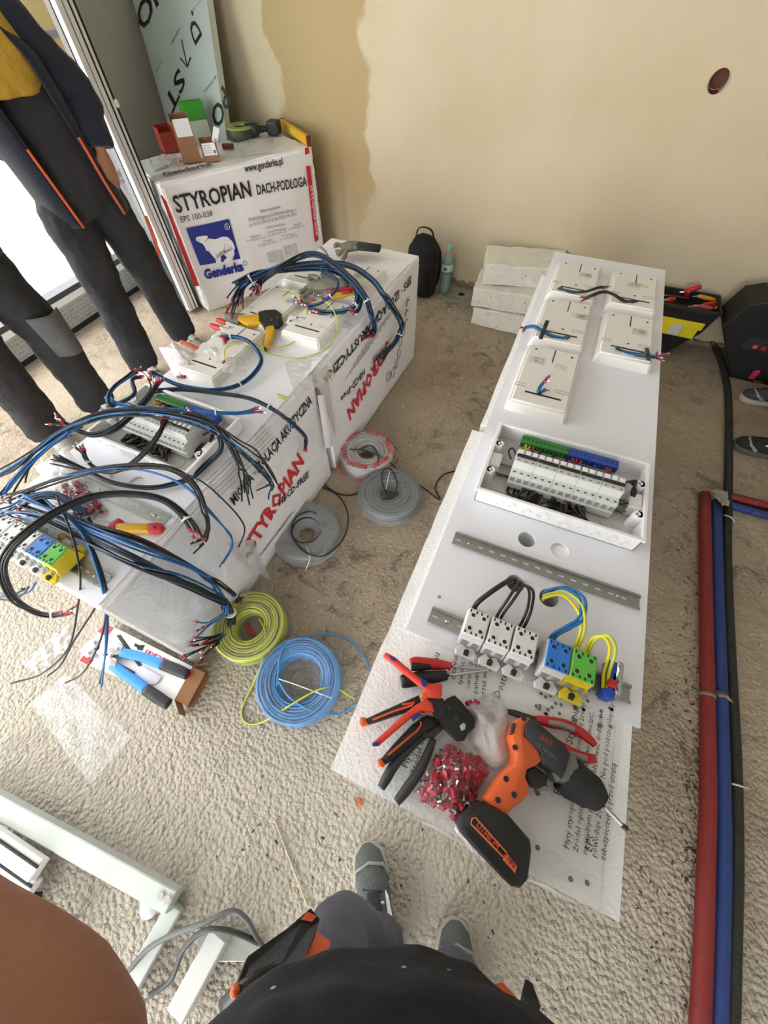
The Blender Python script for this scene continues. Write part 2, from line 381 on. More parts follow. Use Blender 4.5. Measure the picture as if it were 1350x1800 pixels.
# ------------------------------------------------------------------ glazing: low sill band, rails, and the leaf that stands open
M_alu = mat('pale_grey_profile', 'c3c4c4', .35, metal=.3, var=.06, vscale=20)
M_anth = mat('dark_grey_profile', '3c4044', .4)
M_gask = mat('black_gasket', '101112', .6)
gl = bpy.data.materials.new('window_glass'); gl.use_nodes = True; nt = gl.node_tree; nt.nodes.clear()
a = nt.nodes.new('ShaderNodeOutputMaterial'); b_ = nt.nodes.new('ShaderNodeMixShader'); c_ = nt.nodes.new('ShaderNodeBsdfTransparent'); d_ = nt.nodes.new('ShaderNodeBsdfGlossy'); f_ = nt.nodes.new('ShaderNodeFresnel')
c_.inputs[0].default_value = (.86, .92, .9, 1); d_.inputs['Roughness'].default_value = .03; f_.inputs[0].default_value = 1.45
nt.links.new(f_.outputs[0], b_.inputs[0]); nt.links.new(c_.outputs[0], b_.inputs[1]); nt.links.new(d_.outputs[0], b_.inputs[2]); nt.links.new(b_.outputs[0], a.inputs[0])
M_glass = gl

sill = thing('window_1', 'glazed opening with a low sill band and dark and white bottom rails', 'window', (-2.98, -.2, 0)); struct(sill)
k = MB(); k.box(-3.0, -2.6, 0, -2.92, 2.16, .03); k.build('threshold', M_gask, sill, True)
k = MB(); k.box(-2.985, -2.6, .03, -2.925, 2.16, .17); k.build('sill_band', mat('silver_foil_board', 'b4bab8', .35, metal=.3, bump=.2, bscale=30, var=.15, vscale=8), sill, True)
k = MB(); k.box(-2.99, -2.6, .17, -2.91, 2.16, .205); k.build('white_rail', M_white, sill, True)
k = MB(); k.box(-3.0, -2.6, .205, -2.915, 2.16, .235); k.build('dark_rail', M_anth, sill, True)
k = MB(); k.box(-3.0, -2.6, 2.36, -2.92, 2.16, 2.42); k.build('head_rail', M_alu, sill, True)
k = MB(); k.box(-3.0, 2.07, .0, -2.92, 2.16, 2.42); k.build('jamb', M_alu, sill, True)
tx = MB()
for r in range(5):
    text_mb(tx, 'FOLIA IZOLACYJNA 1000 x 500 mm  PIR  ' * 3, .024, frame((-2.924, .9 if r % 2 else .98, .135 - r*.024), (0, 1, 0), (0, 0, 1)), res=1)
tx.build('printed_lettering', M_ink2, sill, True)

leaf = thing('window_2', 'open grey balcony door leaf with black gaskets beside the standing polystyrene bag', 'window', (-2.33, 1.975, 0), math.atan2(.16, -.65)); struct(leaf)
# local x runs from the free edge to the hinge, local y is its thickness
LW, LH = .66, 2.34
k = MB(); k.box(0, -.045, .02, .085, .045, LH, .004); st1 = k.build('stile', M_alu, leaf)
k = MB(); k.box(-.004, -.018, .02, .004, -.010, LH); k.box(-.004, -.045, .02, .004, -.033, LH); k.box(-.011, .014, .02, -.004, .017, LH); k.build('gasket', M_gask, leaf)
k = MB(); k.box(-.010, -.009, .02, .002, .044, LH, .002); k.box(-.009, -.032, .02, .002, -.019, LH, .002); k.build('edge_strip', M_white, leaf)
k = MB(); k.box(.03, .043, .02, .075, .05, LH); k.build('dark_cover_strip', M_anth, leaf)
k = MB(); k.box(LW-.085, -.045, .02, LW, .045, LH, .004); k.build('stile', M_alu, leaf)
k = MB(); k.box(.085, -.045, .02, LW-.085, .045, .12, .004); k.build('bottom_rail', M_alu, leaf)
k = MB(); k.box(.085, .02, .12, LW-.085, .05, .155, .003); k.build('glazing_bead', M_white, leaf)
k = MB(); k.box(.085, -.045, LH-.1, LW-.085, .045, LH, .004); k.build('top_rail', M_alu, leaf)
k = MB(); k.box(.085, -.012, .12, LW-.085, .012, LH-.1); k.build('pane', M_glass, leaf)
k = MB(); k.box(.03, -.062, .95, .06, -.045, 1.1, .004); k.build('handle', M_white, leaf)
k = MB(); k.box(-.022, -.05, 1.02, -.004, -.03, 1.05, .006); k.build('catch', M_white, leaf)

# ------------------------------------------------------------------ outdoors beyond the opening
og = MB(); og.box(-14, -9, -.3, -3.3, 14, -.06)
tag(struct(og.build('terrace_ground', mat('pale_terrace_concrete', 'd8d8d4', .8, var=.06, vscale=1.5, bump=.2, bscale=10))), 'bright pale terrace slab outside the glazing', 'ground')
fac = thing('far_building', 'pale facade with rows of dark windows beyond the terrace', 'building', (-11.5, 6, -.1))
k = MB(); k.box(-12, -3, -.1, -11.4, 14, 9); k.build('wall', mat('pale_render', 'dcdcd6', .9, var=.03), fac, True)
k = MB(); k.box(-11.42, -3, -.1, -11.34, 14, 1.3); k.build('plinth', mat('yellow_render', 'd9bd82', .9, var=.06), fac, True)
for r in range(3):
    for q in range(7):
        k = MB(); y0 = -2 + q*2.2; z0 = 1.9 + r*2.7; k.box(-11.44, y0, z0, -11.36, y0+1.1, z0+1.5, .02); wn = k.build('window', M_white, fac, True)
        k = MB(); k.box(-11.37, y0+.08, z0+.08, -11.35, y0+1.02, z0+1.42); k.build('pane', mat('dusky_glass', '8a98a2', .1), wn, True)
rl = thing('terrace_railing', 'slim pale metal railing along the terrace edge', 'railing', (-5.6, 4, -.06))
for i in range(44):
    y = -1.5 + i*.22; k = MB(); k.box(-5.61, y, -.06, -5.59, y+.02, .98); k.build('baluster', M_alu, rl, True)
for z in (-.02, .98):
    k = MB(); k.box(-5.63, -1.6, z, -5.57, 8.2, z+.05); k.build('rail', M_alu, rl, True)
k = thing('timber_stack', 'stack of fresh yellow boards lying on the terrace', 'boards', (-4.55, 4.4, -.06))
for i in range(9):
    q = MB(); q.box(-5.0+(i % 3)*.3, 2.9, -.06+(i//3)*.06, -4.72+(i % 3)*.3, 6.4, -.005+(i//3)*.06, .004); q.build('board', mat('fresh_yellow_timber', 'd8ad66', .7, var=.12, vscale=8), k, True)
# ------------------------------------------------------------------ polystyrene packs
def slab_mesh(x0, y0, z0, x1, y1, z1, seed=0, amp=.004):
    """foam slab with slightly broken edges"""
    b = bmesh.new(); bmesh.ops.create_cube(b, size=1)
    for v in b.verts: v.co = V(((x0+x1)/2+v.co.x*(x1-x0), (y0+y1)/2+v.co.y*(y1-y0), (z0+z1)/2+v.co.z*(z1-z0)))
    bmesh.ops.subdivide_edges(b, edges=b.edges[:], cuts=9, use_grid_fill=True)
    for v in b.verts:
        e = sum((abs(v.co.x-x0) < 1e-4 or abs(v.co.x-x1) < 1e-4, abs(v.co.y-y0) < 1e-4 or abs(v.co.y-y1) < 1e-4, abs(v.co.z-z0) < 1e-4 or abs(v.co.z-z1) < 1e-4))
        if e >= 2: v.co += noise.noise_vector(v.co*23+V((seed, 0, 0)))*amp
    return MB().bm(b)
# near right pack: bare foam slabs with a printed film over the top
rp = thing('polystyrene_pack', 'bare white polystyrene slabs carrying the near end of the right board', 'polystyrene', (.14, .42, 0))
TOPZ = .6535
for i in range(5):
    d = random.uniform(-.006, .006)
    if i == 4:
        k = MB(); k.holed([(-.098+.003*noise.noise(V((q*3.1, 0, 0))), -.042+q*.9372/24) for q in range(24, 0, -1)]+[(-.098+q*.5/12, -.042+.003*noise.noise(V((0, q*3.1, 0)))) for q in range(12)]+[(.402, -.042+q*.9372/8) for q in range(8)]+[(.402-q*.5/8, .895) for q in range(8)], [circ(-.063+x, .246+y, .024, 20) for x, y in ((.195, .326), (.195, .200), (.272, .194))], .5228, .653); k.build('slab', M_eps, rp, True)
    else: slab_mesh(-.098+d, -.042+d, i*.1307, .402+d, .895+d, (i+1)*.1307-.0015, i).build('slab', M_eps, rp, True, 30)
fp = thing('polystyrene_pack', 'bare white polystyrene slabs carrying the far end of the right board', 'polystyrene', (.2, 1.5, 0))
for i in range(5):
    d = random.uniform(-.008, .008)
    slab_mesh(-.078+d, .93+d, i*.1307, .416+d, 1.93+d, (i+1)*.1307-.0015, i+9).build('slab', M_eps, fp, True, 30)
# the printed film that wraps the near pack
M_pf = film('thin_printed_film', col=(240, 238, 234), white=.22, gloss=.06, bump=.35, bscale=9)
filmsheet = thing('printed_film', 'clear film printed with black lettering spread under the drill and pliers', 'film', (.2, .1, TOPZ))
corner = [(-.02, .305), (.383, .305), (.375, -.005), (.06, -.05)]
def ff(u, v):
    a = V((-.015, .243)).lerp(V((.386, .243)), u); b = V((.05, -.047)).lerp(V((.374, -.047)), u); q = a.lerp(b, v)
    z = TOPZ+.0035+.002*noise.noise(V((q.x*30, q.y*30, 1)))
    return (q.x, q.y, z)
k = MB(); k.grid(ff, 24, 20); k.build('film_sheet', M_pf, filmsheet, True, True)
k = MB()   # part of the film that hangs over the near edge and side
k.grid(lambda u, v: (.372+.006*math.sin(v*9), .243-.29*u, TOPZ+.003-v*.02+.002*noise.noise(V((u*30, v*4, 3)))), 20, 3)
k.grid(lambda u, v: (.05+.324*u, -.048-.012*v-.004*math.sin(u*17)*v, TOPZ+.003-.25*v), 18, 6); k.build('hanging_edge', M_film2, filmsheet, True, True)
def ptext(mb, body, size, px, py, px2, py2, z, width=None, res=1):
    a = at(px, py, z); b = at(px2, py2, z); up = V((0, 0, 1)).cross(b-a)
    text_mb(mb, body, size, frame(a, b-a, up), width=width, res=res)
k = MB(); zt = TOPZ+.0065
lines = ['Płyty styropianowe należy chronić od źródeł ognia. Niektóre warunki,', 'źródeł ognia. Na placu budowy gromadzić,', 'na wolnym powietrzu składować dodatkowo pamiętać o', 'powoduje żółknięcie. Nie pod poszczególnym przez wiatr', 'zabezpieczenie przed utratą']
for i, t in enumerate(lines): ptext(k, t, .0128, 1000+i*16, 1494+i*5, 1030+i*15, 1230+i*14, zt)
ptext(k, 'Dostęp', .020, 878, 1228, 890, 1196, zt, width=.062); ptext(k, 'Stypianu', .019, 1006, 1310, 1018, 1245, zt); ptext(k, 'Pakowanie', .018, 985, 1400, 996, 1330, zt)
for i, t in enumerate(['ustawiania, z', 'ływanie stycz', 'owanie prom', 'pamiętać o', 'przez wiatr']): ptext(k, t, .015, 800+i*13, 1196+i*8, 806+i*13, 1140+i*5, zt)
ptext(k, 'Płyty styropianu', .0165, 716, 1352, 742, 1268, zt); ptext(k, 'źródeł ognia', .0165, 730, 1364, 752, 1280, zt)
ptext(k, 'anu', .02, 767, 1172, 776, 1140, zt); ptext(k, 'EPS', .016, 1040, 1500, 1046, 1470, zt)
k.build('printed_lettering', M_ink, filmsheet, True)
k = MB()   # drip holes punched in the film
for i in range(46):
    p = at(930+random.random()*150, 1208+random.random()*75, zt); k.prism(circ(p.x, p.y, .0035, 6), zt, zt+.0006)
for px, py in ((1003, 1545), (1032, 1552), (945, 1490)):
    p = at(px, py, zt); k.prism(circ(p.x, p.y, .004, 8), zt, zt+.0006)
o = k.build('vent_dots', M_ink2, filmsheet, True); o['kind'] = 'stuff'

# ------------------------------------------------------------------ a switchboard: coated sheet, meter plates, enclosure, rails, terminal blocks
M_slot = mat('dark_slot', '2b2a2a', .8)
M_plate = mat('cream_white_moulding', 'e2dfd9', .4)
M_brk = mat('breaker_housing', 'cfd0cb', .42, var=.04, vscale=40)
BW, BL = .476, 1.917
HOLES = [(.195, .326), (.275, .326), (.195, .200), (.272, .194)]
PLX = [(.030, .220), (.254, .442)]
PLY = [(0, 1.463, 1.764), (1, 1.463, 1.757), (0, 1.125, 1.436), (1, 1.120, 1.420), (0, .768, 1.100)]
def rail(parent_label, x0, y, z, L, name='mounting_rail', cat='rail', rz=0, loc=None, solid=False):
    t = thing(name, parent_label, cat, loc, rz)
    W = .0175; k = MB(); sl = [slot(.014+i*.0275 if i else .012, 0, .014, .0052) for i in range(int((L-.01)/.0275))]
    k.holed([(0, -.0135), (L, -.0135), (L, .0135), (0, .0135)], sl, .0005, .0015)
    k.box(0, -.0135, .0005, L, -.0125, .0075); k.box(0, .0125, .0005, L, .0135, .0075); k.box(0, -W-.001, .0065, L, -.0125, .0078); k.box(0, .0125, .0065, L, W+.001, .0078)
    k.build('rail_strip', M_zinc, t)
    for sx in (.040, L-.045):
        k = MB(); k.lathe([(0, .0045), (.004, .004), (.0055, .002), (.0055, .001), (0, .001)], 10); o = k.build('screw', M_steel, t, smooth=True); o.location = (sx, 0, 0)
    return t
def terminal(label, mtop, mbody, loc, rz, foot_mat, group=None):
    t = thing('terminal_block', label, 'terminal block', loc, rz, group)
    # local: x width .0 .. .046, y depth around 0, z up from the rail
    w, h = .046, .058
    k = MB(); pr = [(-.036, .008), (-.034, .028), (-.028, .040), (-.028, h), (.028, h), (.028, .040), (.034, .028), (.036, .008)]
    k.prism(pr, 0, w, .0012, m=Matrix(((0, 0, 1, 0), (1, 0, 0, 0), (0, 1, 0, 0), (0, 0, 0, 1)))); k.build('housing', mbody, t)
    k = MB(); k.box(.001, -.0275, h-.002, w-.001, .0275, h+.0035, .0015); cap = k.build('cover', mtop, t)
    for ix in (.012, .034):
        for iy in (-.014, .014):
            k = MB(); k.cyl((ix, iy, h+.0032), .0042, .0006, 12); k.build('screw_hole', M_slot, cap)
            k = MB(); k.lathe([(.0042, h+.0038), (.0050, h+.0044), (.0056, h+.0036)], 12, m=Matrix.Translation((ix, iy, 0))); k.build('collar', mtop, cap)
    k = MB()
    for ix in (.004, .026):
        for iy in (-.026, .019): k.box(ix, iy, h+.0034, ix+.003, iy+.006, h+.0039); k.box(ix+.012, iy, h+.0034, ix+.015, iy+.006, h+.0039)
    k.build('marking_slits', M_slot, t)
    for sy in (-1, 1):
        k = MB(); k.prism([(.004, 0), (.042, 0), (.046, .010), (.034, .026), (.023, .018), (.012, .026), (0, .010)], .0, .010, .002, m=Matrix(((1, 0, 0, 0), (0, -sy*1., 0, sy*.060), (0, 0, 1, .006), (0, 0, 0, 1)))) if sy < 0 else k.prism([(.006, .036), (.040, .036), (.034, .050), (.012, .050)], .006, .016, .002)
        k.build('snap_foot', foot_mat, t)
    k = MB(); k.sweep([(.023, -.049, .012), (.023, -.049, .022)], .0055, 10); k.sweep([(.023, -.049, .016), (.023, -.056, .016)], .005, 8); k.build('wire_entry', M_slot, t)
    k = MB(); k.box(.005, -.0365, .014, .018, -.033, .034, .001); k.box(.027, -.0365, .014, .040, -.033, .034, .001); k.build('entry_shade', mat('inner_shade_grey', '8e8f8d', .6), t)
    return t
def breaker_row(root, x, y, z, n=5, pw=.0176):
    for i in range(n):
        w = pw*3-.0006; ox = x+i*pw*3
        k = MB(); pr = [(-.043, .004), (-.043, .044), (-.024, .046), (-.022, .070), (.022, .070), (.024, .046), (.043, .044), (.043, .004)]
        k.prism(pr, 0, w, .0008, m=Matrix(((0, 0, 1, ox), (1, 0, 0, y), (0, 1, 0, z), (0, 0, 0, 1)))); br = k.build('breaker', M_brk, root)
        k = MB(); k.box(ox+.001, y-.006, z+.0695, ox+w-.001, y+.001, z+.076, .001); k.build('switch_bar', M_black, br)
        for j in range(3):
            cx = ox+pw*(j+.5)
            k = MB(); k.cyl((cx, y-.034, z+.0436), .0040, .0014, 10); k.build('terminal_screw', M_slot, br)
            k = MB(); k.box(cx-.006, y+.004, z+.0695, cx+.006, y+.018, z+.0755, .001); k.build('label_window', M_white, br)
            k = MB(); k.box(cx-.003, y-.0165, z+.0695, cx+.003, y-.0145, z+.0708); k.build('status_slit', M_slot, br)
            k = MB(); k.box(cx-.0055, y-.0445, z+.018, cx+.0055, y-.042, z+.032, .001); k.build('clamp_opening', mat('inner_shade_grey', '8e8f8d', .6), br)
def wire(root, pts, r, m, name='wire', n=7, k=6):
    q = MB(); q.sweep(spline(pts, k), r, n); return q.build(name, m, root, smooth=True)
def enclosure(label, loc, rz, side):
    """open distribution enclosure: tray, knock-outs, screw lugs, rail, breakers, terminal bars, wiring"""
    t = thing('distribution_enclosure', label, 'enclosure', loc, rz)
    W, D, H, th = .396, .254, .050, .004
    k = MB(); k.box(0, 0, 0, W, D, .003); k.build('tray_floor', M_grey, t)
    k = MB()
    for a in ((0, 0, W, th), (0, D-th, W, D), (0, 0, th, D), (W-th, 0, W, D)): k.box(a[0], a[1], 0, a[2], a[3], H, .0012)
    k.build('tray_wall', M_white, t)
    k = MB()
    for a in ((-.004, -.004, W+.004, .006), (-.004, D-.006, W+.004, D+.004), (-.004, .006, .006, D-.006), (W-.006, .006, W+.004, D-.006)): k.box(a[0], a[1], H-.002, a[2], a[3], H+.004, .0015)
    k.build('rim', M_white, t)
    for lx, sg in ((.004, 1), (W-.004, -1)):
        for ly in (.075, .175):
            k = MB(); k.lathe([(0, 0), (.011, 0), (.011, H+.002), (.0055, H+.002), (.0055, H-.01), (0, H-.01)], 14); k.box(-.011 if sg > 0 else 0, -.011, 0, 0 if sg > 0 else .011, .011, H+.002)
            o = k.build('screw_lug', M_white, t, smooth=40); o.location = (lx+sg*.012, ly, 0)
            k = MB(); k.cyl((0, 0, 0), .0055, .0015, 12); h = k.build('lug_hole', M_slot, o); h.location = (0, 0, H-.009)
        k = MB(); k.box(min(lx, lx+sg*.03), .10, .004, max(lx, lx+sg*.03), .15, H-.008, .003); k.build('side_block', M_white, t)
    for i, (kx, kr) in enumerate(((.03, .010), (.065, .010), (.095, .010), (.132, .011), (.172, .015), (.224, .015), (.266, .011), (.298, .010), (.335, .011), (.366, .010))):
        k = MB()
        for r in (kr, kr*.6): k.lathe([(r-.0008, -.0001), (r-.0008, .0012), (r+.0008, .0012), (r+.0008, -.0001)], 20)
        o = k.build('knockout', M_white, t, smooth=40); o.rotation_euler = (PI/2, 0, 0); o.location = (kx, 0, .028-(.006 if i % 2 else 0))
    k = MB()
    for z0 in (.003,):
        for cx, cy in ((.09, .05), (.30, .045), (.20, .045)): k.lathe([(.017, .003), (.017, .0055), (.021, .0055), (.021, .003)], 18, m=Matrix.Translation((cx, cy, 0)))
    k.build('floor_knockout_ring', M_grey, t, smooth=40)
    k = MB(); k.box(.03, .10, .014, W-.03, .135, .0155); k.box(.03, .10, .014, W-.03, .101, .021); k.box(.03, .134, .014, W-.03, .135, .021); k.box(.034, .105, .003, .044, .13, .014); k.box(W-.044, .105, .003, W-.034, .13, .014); k.build('mounting_rail', M_zinc, t)
    k = MB(); k.box(.065, .214, .018, .33, .238, .024, .001)
    for cx in (.075, .2, .32): k.box(cx-.005, .22, .003, cx+.005, .232, .018)
    k.build('bar_carrier', M_grey, t)
    for x0, x1, m in ((.068, .196, mat('dark_green_plastic', '2d7d33', .4)), (.197, .326, mat('deep_blue_plastic', '1d49b0', .4))):
        k = MB(); k.box(x0, .212, .024, x1, .240, .046, .0015); tb = k.build('terminal_bar', m, t)
        nsc = 11
        for i in range(nsc):
            cx = x0+(i+.5)*(x1-x0)/nsc; k = MB(); k.box(cx-.0012, .2105, .030, cx+.0012, .2122, .042); k.cyl((cx, .226, .0455), .003, .0008, 8); k.build('bar_screw', M_slot, tb)
    breaker_row(t, .066, .117, .017)
    k = MB(); k.box(.066, .068, .010, .33, .096, .034, .002); k.build('comb_cover', M_brk, t)
    rnd = random.Random(5)
    for i in range(17):
        x0 = .09+rnd.random()*.20; x1 = x0+rnd.uniform(-.05, .05)
        wire(t, [(x0, .075, .018), (x0+rnd.uniform(-.01, .01), .055, .02+rnd.random()*.014), (x0+rnd.uniform(-.03, .03), .028+rnd.random()*.012, .014+rnd.random()*.016), (x1, .05, .012), (x1, .08, .012)], .0034, M_wblk if i % 5 else M_wbrn)
    for i in range(7):
        x0 = .08+i*.035; m = (M_wyel, M_wblk, M_wblk, M_wblk, M_wblu, M_wblu, M_wblu)[i]
        wire(t, [(x0, .160, .036), (x0+.003, .178, .044), (x0+.012, .195, .040), (x0+.016, .211, .036)], .0026, m)
    for i in range(4): wire(t, [(.33, .150+i*.004, .04), (.352+i*.004, .17, .050+i*.004), (.372-i*.003, .15, .047), (.365, .12, .034), (.34, .105, .028)], .0026, M_wblk)
    wire(t, [(.068, .16, .04), (.052, .175, .047), (.045, .16, .045), (.058, .145, .035)], .0026, M_wblk)
    k = MB(); k.box(.318, .176, .036, .330, .190, .043, .001); k.build('wire_marker', M_white, t)
    for i, x in enumerate((.085, .105, .212, .222, .232, .30, .308)):
        k = MB(); k.sweep([(x, .196, .040), (x, .212, .037)], .0032, 8); k.build('ferrule', M_red if i else M_yellow, t)
    return t
def meter_plate(label, x0, y0, x1, y1, M4, rz, group):
    """raised moulding with screw holes, keyhole slit, slots and a long cable slot"""
    o_ = M4 @ V((x0, y0, 0)); t = thing('meter_plate', label, 'meter plate', o_, rz, group); W, D, H = x1-x0, y1-y0, .036
    k = MB(); b = bmesh.new(); bmesh.ops.create_cube(b, size=1)
    for v in b.verts:
        tp = v.co.z > 0; ins = .010 if tp else 0
        v.co = V((W/2+v.co.x*(W-2*ins), D/2+v.co.y*(D-2*ins), H if tp else 0))
    bmesh.ops.bevel(b, geom=[e for e in b.edges if max(e.verts[0].co.z, e.verts[1].co.z) > H-1e-4], offset=.006, segments=3, affect='EDGES'); k.bm(b)
    k.build('moulding', M_plate, t, smooth=35)
    e = .0006
    def dark(name, polys, m=M_slot):
        for p in polys: q = MB(); q.prism(p, H-.001, H+e); q.build(name, m, t)
    dark('screw_hole', [circ(.035, D-.035, .0042, 10), circ(W-.035, D-.04, .0042, 10), circ(W/2+.005, .095, .0042, 10)])
    dark('keyhole_slit', [slot(W/2+.003, D-.055, .075, .0035, ang=PI/2)])
    dark('slotted_vent', [slot(.026, .098, .035, .0022), slot(.026, .086, .035, .0022), slot(W-.038, .105, .045, .0022), slot(W-.038, .093, .045, .0022)], mat('shallow_slot_grey', '9c9892', .6))
    dark('cable_slot', [slot(W/2+.005, .062, .112, .0075)])
    q = MB(); q.prism([(W/2+.052, D-.10), (W/2+.018, D-.088), (W/2+.014, D-.118), (W/2+.05, D-.128)], H, H+.0008); q.build('sticker', mat('cream_paper', 'd6cdbd', .7), t)
    return t
def screw_bag(label, P, rz, group):
    t = thing('screw_bag', label, 'screws', P, rz, group)
    k = MB(); k.grid(lambda u, v: ((u-.5)*.05, (v-.5)*.036, .001+.006*math.sin(PI*u)*math.sin(PI*v)+.001*noise.noise(V((u*9, v*9, P[0])))), 8, 6); k.build('bag', M_film, t, smooth=True)
    for i in range(5):
        a = random.random()*PI; c = V((random.uniform(-.009, .009), random.uniform(-.007, .007), .003)); d = V((math.cos(a), math.sin(a), 0))*.008
        k = MB(); k.sweep([c-d, c+d*.6, c+d*.65, c+d], [.0012, .0012, .003, .0026], 6); k.build('screw', M_steel, t)
    return t
PN = ['far left', 'far right', 'middle left', 'middle right', 'near left']
def board(ox, oy, oz, rz, side, blocks):
    M4 = Matrix.LocRotScale(V((ox, oy, oz)), Matrix.Rotation(rz, 3, 'Z'), None)
    t = thing('switchboard_sheet', 'long white coated mounting sheet on the %s polystyrene stack' % side, 'panel', M4 @ V((0, 0, -.006)), rz)
    k = MB(); k.holed([(0, 0), (BW, 0), (BW, BL), (0, BL)], [circ(x, y, .0215, 28) for x, y in HOLES], 0, .006); k.build('sheet', M_paint, t)
    k = MB(); k.prism(circ(.043, .099, .004, 10), .006, .0072); k.build('screw', M_steel, t)
    for i, (c, y0, y1) in enumerate(PLY):
        x0, x1 = PLX[c]
        meter_plate('%s white meter plate on the %s board' % (PN[i], side), x0, y0, x1, y1, M4, rz, 'meter plates')
        sx, sy = ((.125, .115), (.09, .115), (.155, .11), (.13, .12), (.05, .10))[i]
        screw_bag('small clear bag of screws on the %s plate of the %s board' % (PN[i], side), M4 @ V((x0+sx, y1-sy, .0365)), rz, 'screw bags')
    enclosure('open white enclosure with a row of breakers on the %s board' % side, M4 @ V((.0405, .391, .0)), rz, side)
    rail('perforated steel rail behind the cable holes of the %s board' % side, 0, 0, 0, .432, loc=M4 @ V((.027, .258, 0)), rz=rz)
    rail('perforated steel rail under the terminal blocks of the %s board' % side, 0, 0, 0, .416, loc=M4 @ V((.037, .052, 0)), rz=rz)
    for x, lab, mt, mb, fm in blocks:
        terminal(lab, mt, mb, M4 @ V((x, .052-.004, .006)), rz, fm, 'terminal blocks')
    return M4
M_tw = mat('terminal_white', 'd9d8d4', .4); M_tgr = mat('terminal_green', '5cb545', .4); M_tye = mat('terminal_yellow', 'e0c92c', .4); M_tbl = mat('terminal_blue', '2a78d0', .4)
MR = board(-.063, .246, .66, 0, 'right', [
    (.109, 'white terminal block at the left of the row on the right board', M_tw, M_tw, M_tw),
    (.1575, 'white terminal block in the middle of three on the right board', M_tw, M_tw, M_tw),
    (.206, 'white terminal block next to the gap on the right board', M_tw, M_tw, M_tw),
    (.270, 'blue-topped terminal block on the right board', M_tbl, M_tw, M_tw),
    (.317, 'green-topped yellow terminal block on the right board', M_tgr, M_tye, M_tye)])
# wiring that rises through the two holes of the right board
def loose(name, label, cat, pts, r, m, group=None):
    P0 = V(pts[0]); t = thing(name, label, cat, (P0.x, P0.y, 0), 0, group); q = MB(); q.sweep(spline(pts, 7), r, 8); q.build('wire', m, t, True, True); return t
def wires_through(label, sets):
    first = V(MR @ V(sets[0][0][0])); t = thing('wire_set', label, 'wires', first)
    for pts, m, r in sets:
        q = MB(); q.sweep(spline([MR @ V(p) for p in pts], 8), r, 8); q.build('wire', m, t, True, True)
    return t
wires_through('black wires rising from a hole into the white terminals of the right board', [
    ([(.190, .200, -.005), (.192, .201, .01), (.176, .176, .055), (.150, .135, .075), (.124, .098, .06), (.120, .088, .035)], M_wblk, .0055),
    ([(.197, .205, -.005), (.196, .200, .01), (.190, .17, .06), (.178, .125, .075), (.170, .098, .058), (.169, .088, .03)], M_wbrn, .0032),
    ([(.199, .205, -.005), (.199, .200, .01), (.200, .17, .06), (.188, .125, .075), (.179, .098, .058), (.178, .088, .03)], M_wbrn, .0032),
    ([(.203, .203, -.005), (.204, .199, .01), (.214, .165, .06), (.218, .125, .072), (.218, .098, .056), (.218, .088, .03)], M_wblk, .0032),
    ([(.205, .2, -.005), (.207, .197, .01), (.222, .165, .062), (.226, .125, .070), (.226, .098, .056), (.226, .088, .03)], M_wblk, .0032)])
wires_through('blue and yellow-green wires rising from a hole into the coloured terminals', [
    ([(.262, .196, -.005), (.262, .203, .008), (.285, .205, .045), (.312, .18, .07), (.318, .14, .07), (.300, .115, .062), (.284, .098, .05), (.280, .088, .03)], M_wblu, .0034),
    ([(.266, .198, -.005), (.268, .206, .008), (.292, .208, .048), (.320, .182, .074), (.325, .14, .072), (.308, .115, .064), (.291, .098, .05), (.288, .088, .03)], M_wblu, .0034),
    ([(.262, .19, -.005), (.262, .194, .008), (.29, .194, .05), (.318, .165, .074), (.331, .12, .07), (.333, .09, .045)], M_wgy, .0032),
    ([(.262, .184, -.005), (.262, .186, .008), (.285, .186, .046), (.312, .155, .068), (.325, .12, .066), (.327, .09, .045)], M_wyel, .0032),
    ([(.348, .085, .035), (.349, .108, .062), (.362, .112, .082), (.378, .095, .075), (.384, .060, .045), (.392, .035, .03)], M_wyel, .0032),
    ([(.354, .085, .035), (.355, .108, .066), (.368, .114, .09), (.386, .095, .08), (.391, .060, .05), (.398, .035, .034)], M_wgy, .0032)])
t = thing('end_clamp', 'small blue end clamp on the steel rail of the right board', 'clamp', MR @ V((.402, .05, .008)))
k = MB(); k.prism([(-.010, -.032), (.006, -.032), (.008, -.018), (.002, -.012), (.002, .014), (.008, .022), (.006, .04), (-.008, .04), (-.008, .02), (-.004, .014), (-.004, -.012), (-.012, -.018)], 0, .034, .002); k.build('clamp_body', mat('deep_blue_plastic', '1d49b0', .4), t)
k = MB(); k.box(.006, -.02, .004, .018, .044, .036, .003); k.build('steel_yoke', M_steel, t)
for i in range(4): k = MB(); k.cyl((.012, -.012+i*.015, .035), .004, .004, 8); k.build('screw', M_steel, t)
k = MB(); k.box(-.01, -.012, .03, .008, .003, .04, .002); k.build('red_tag', M_red, t)
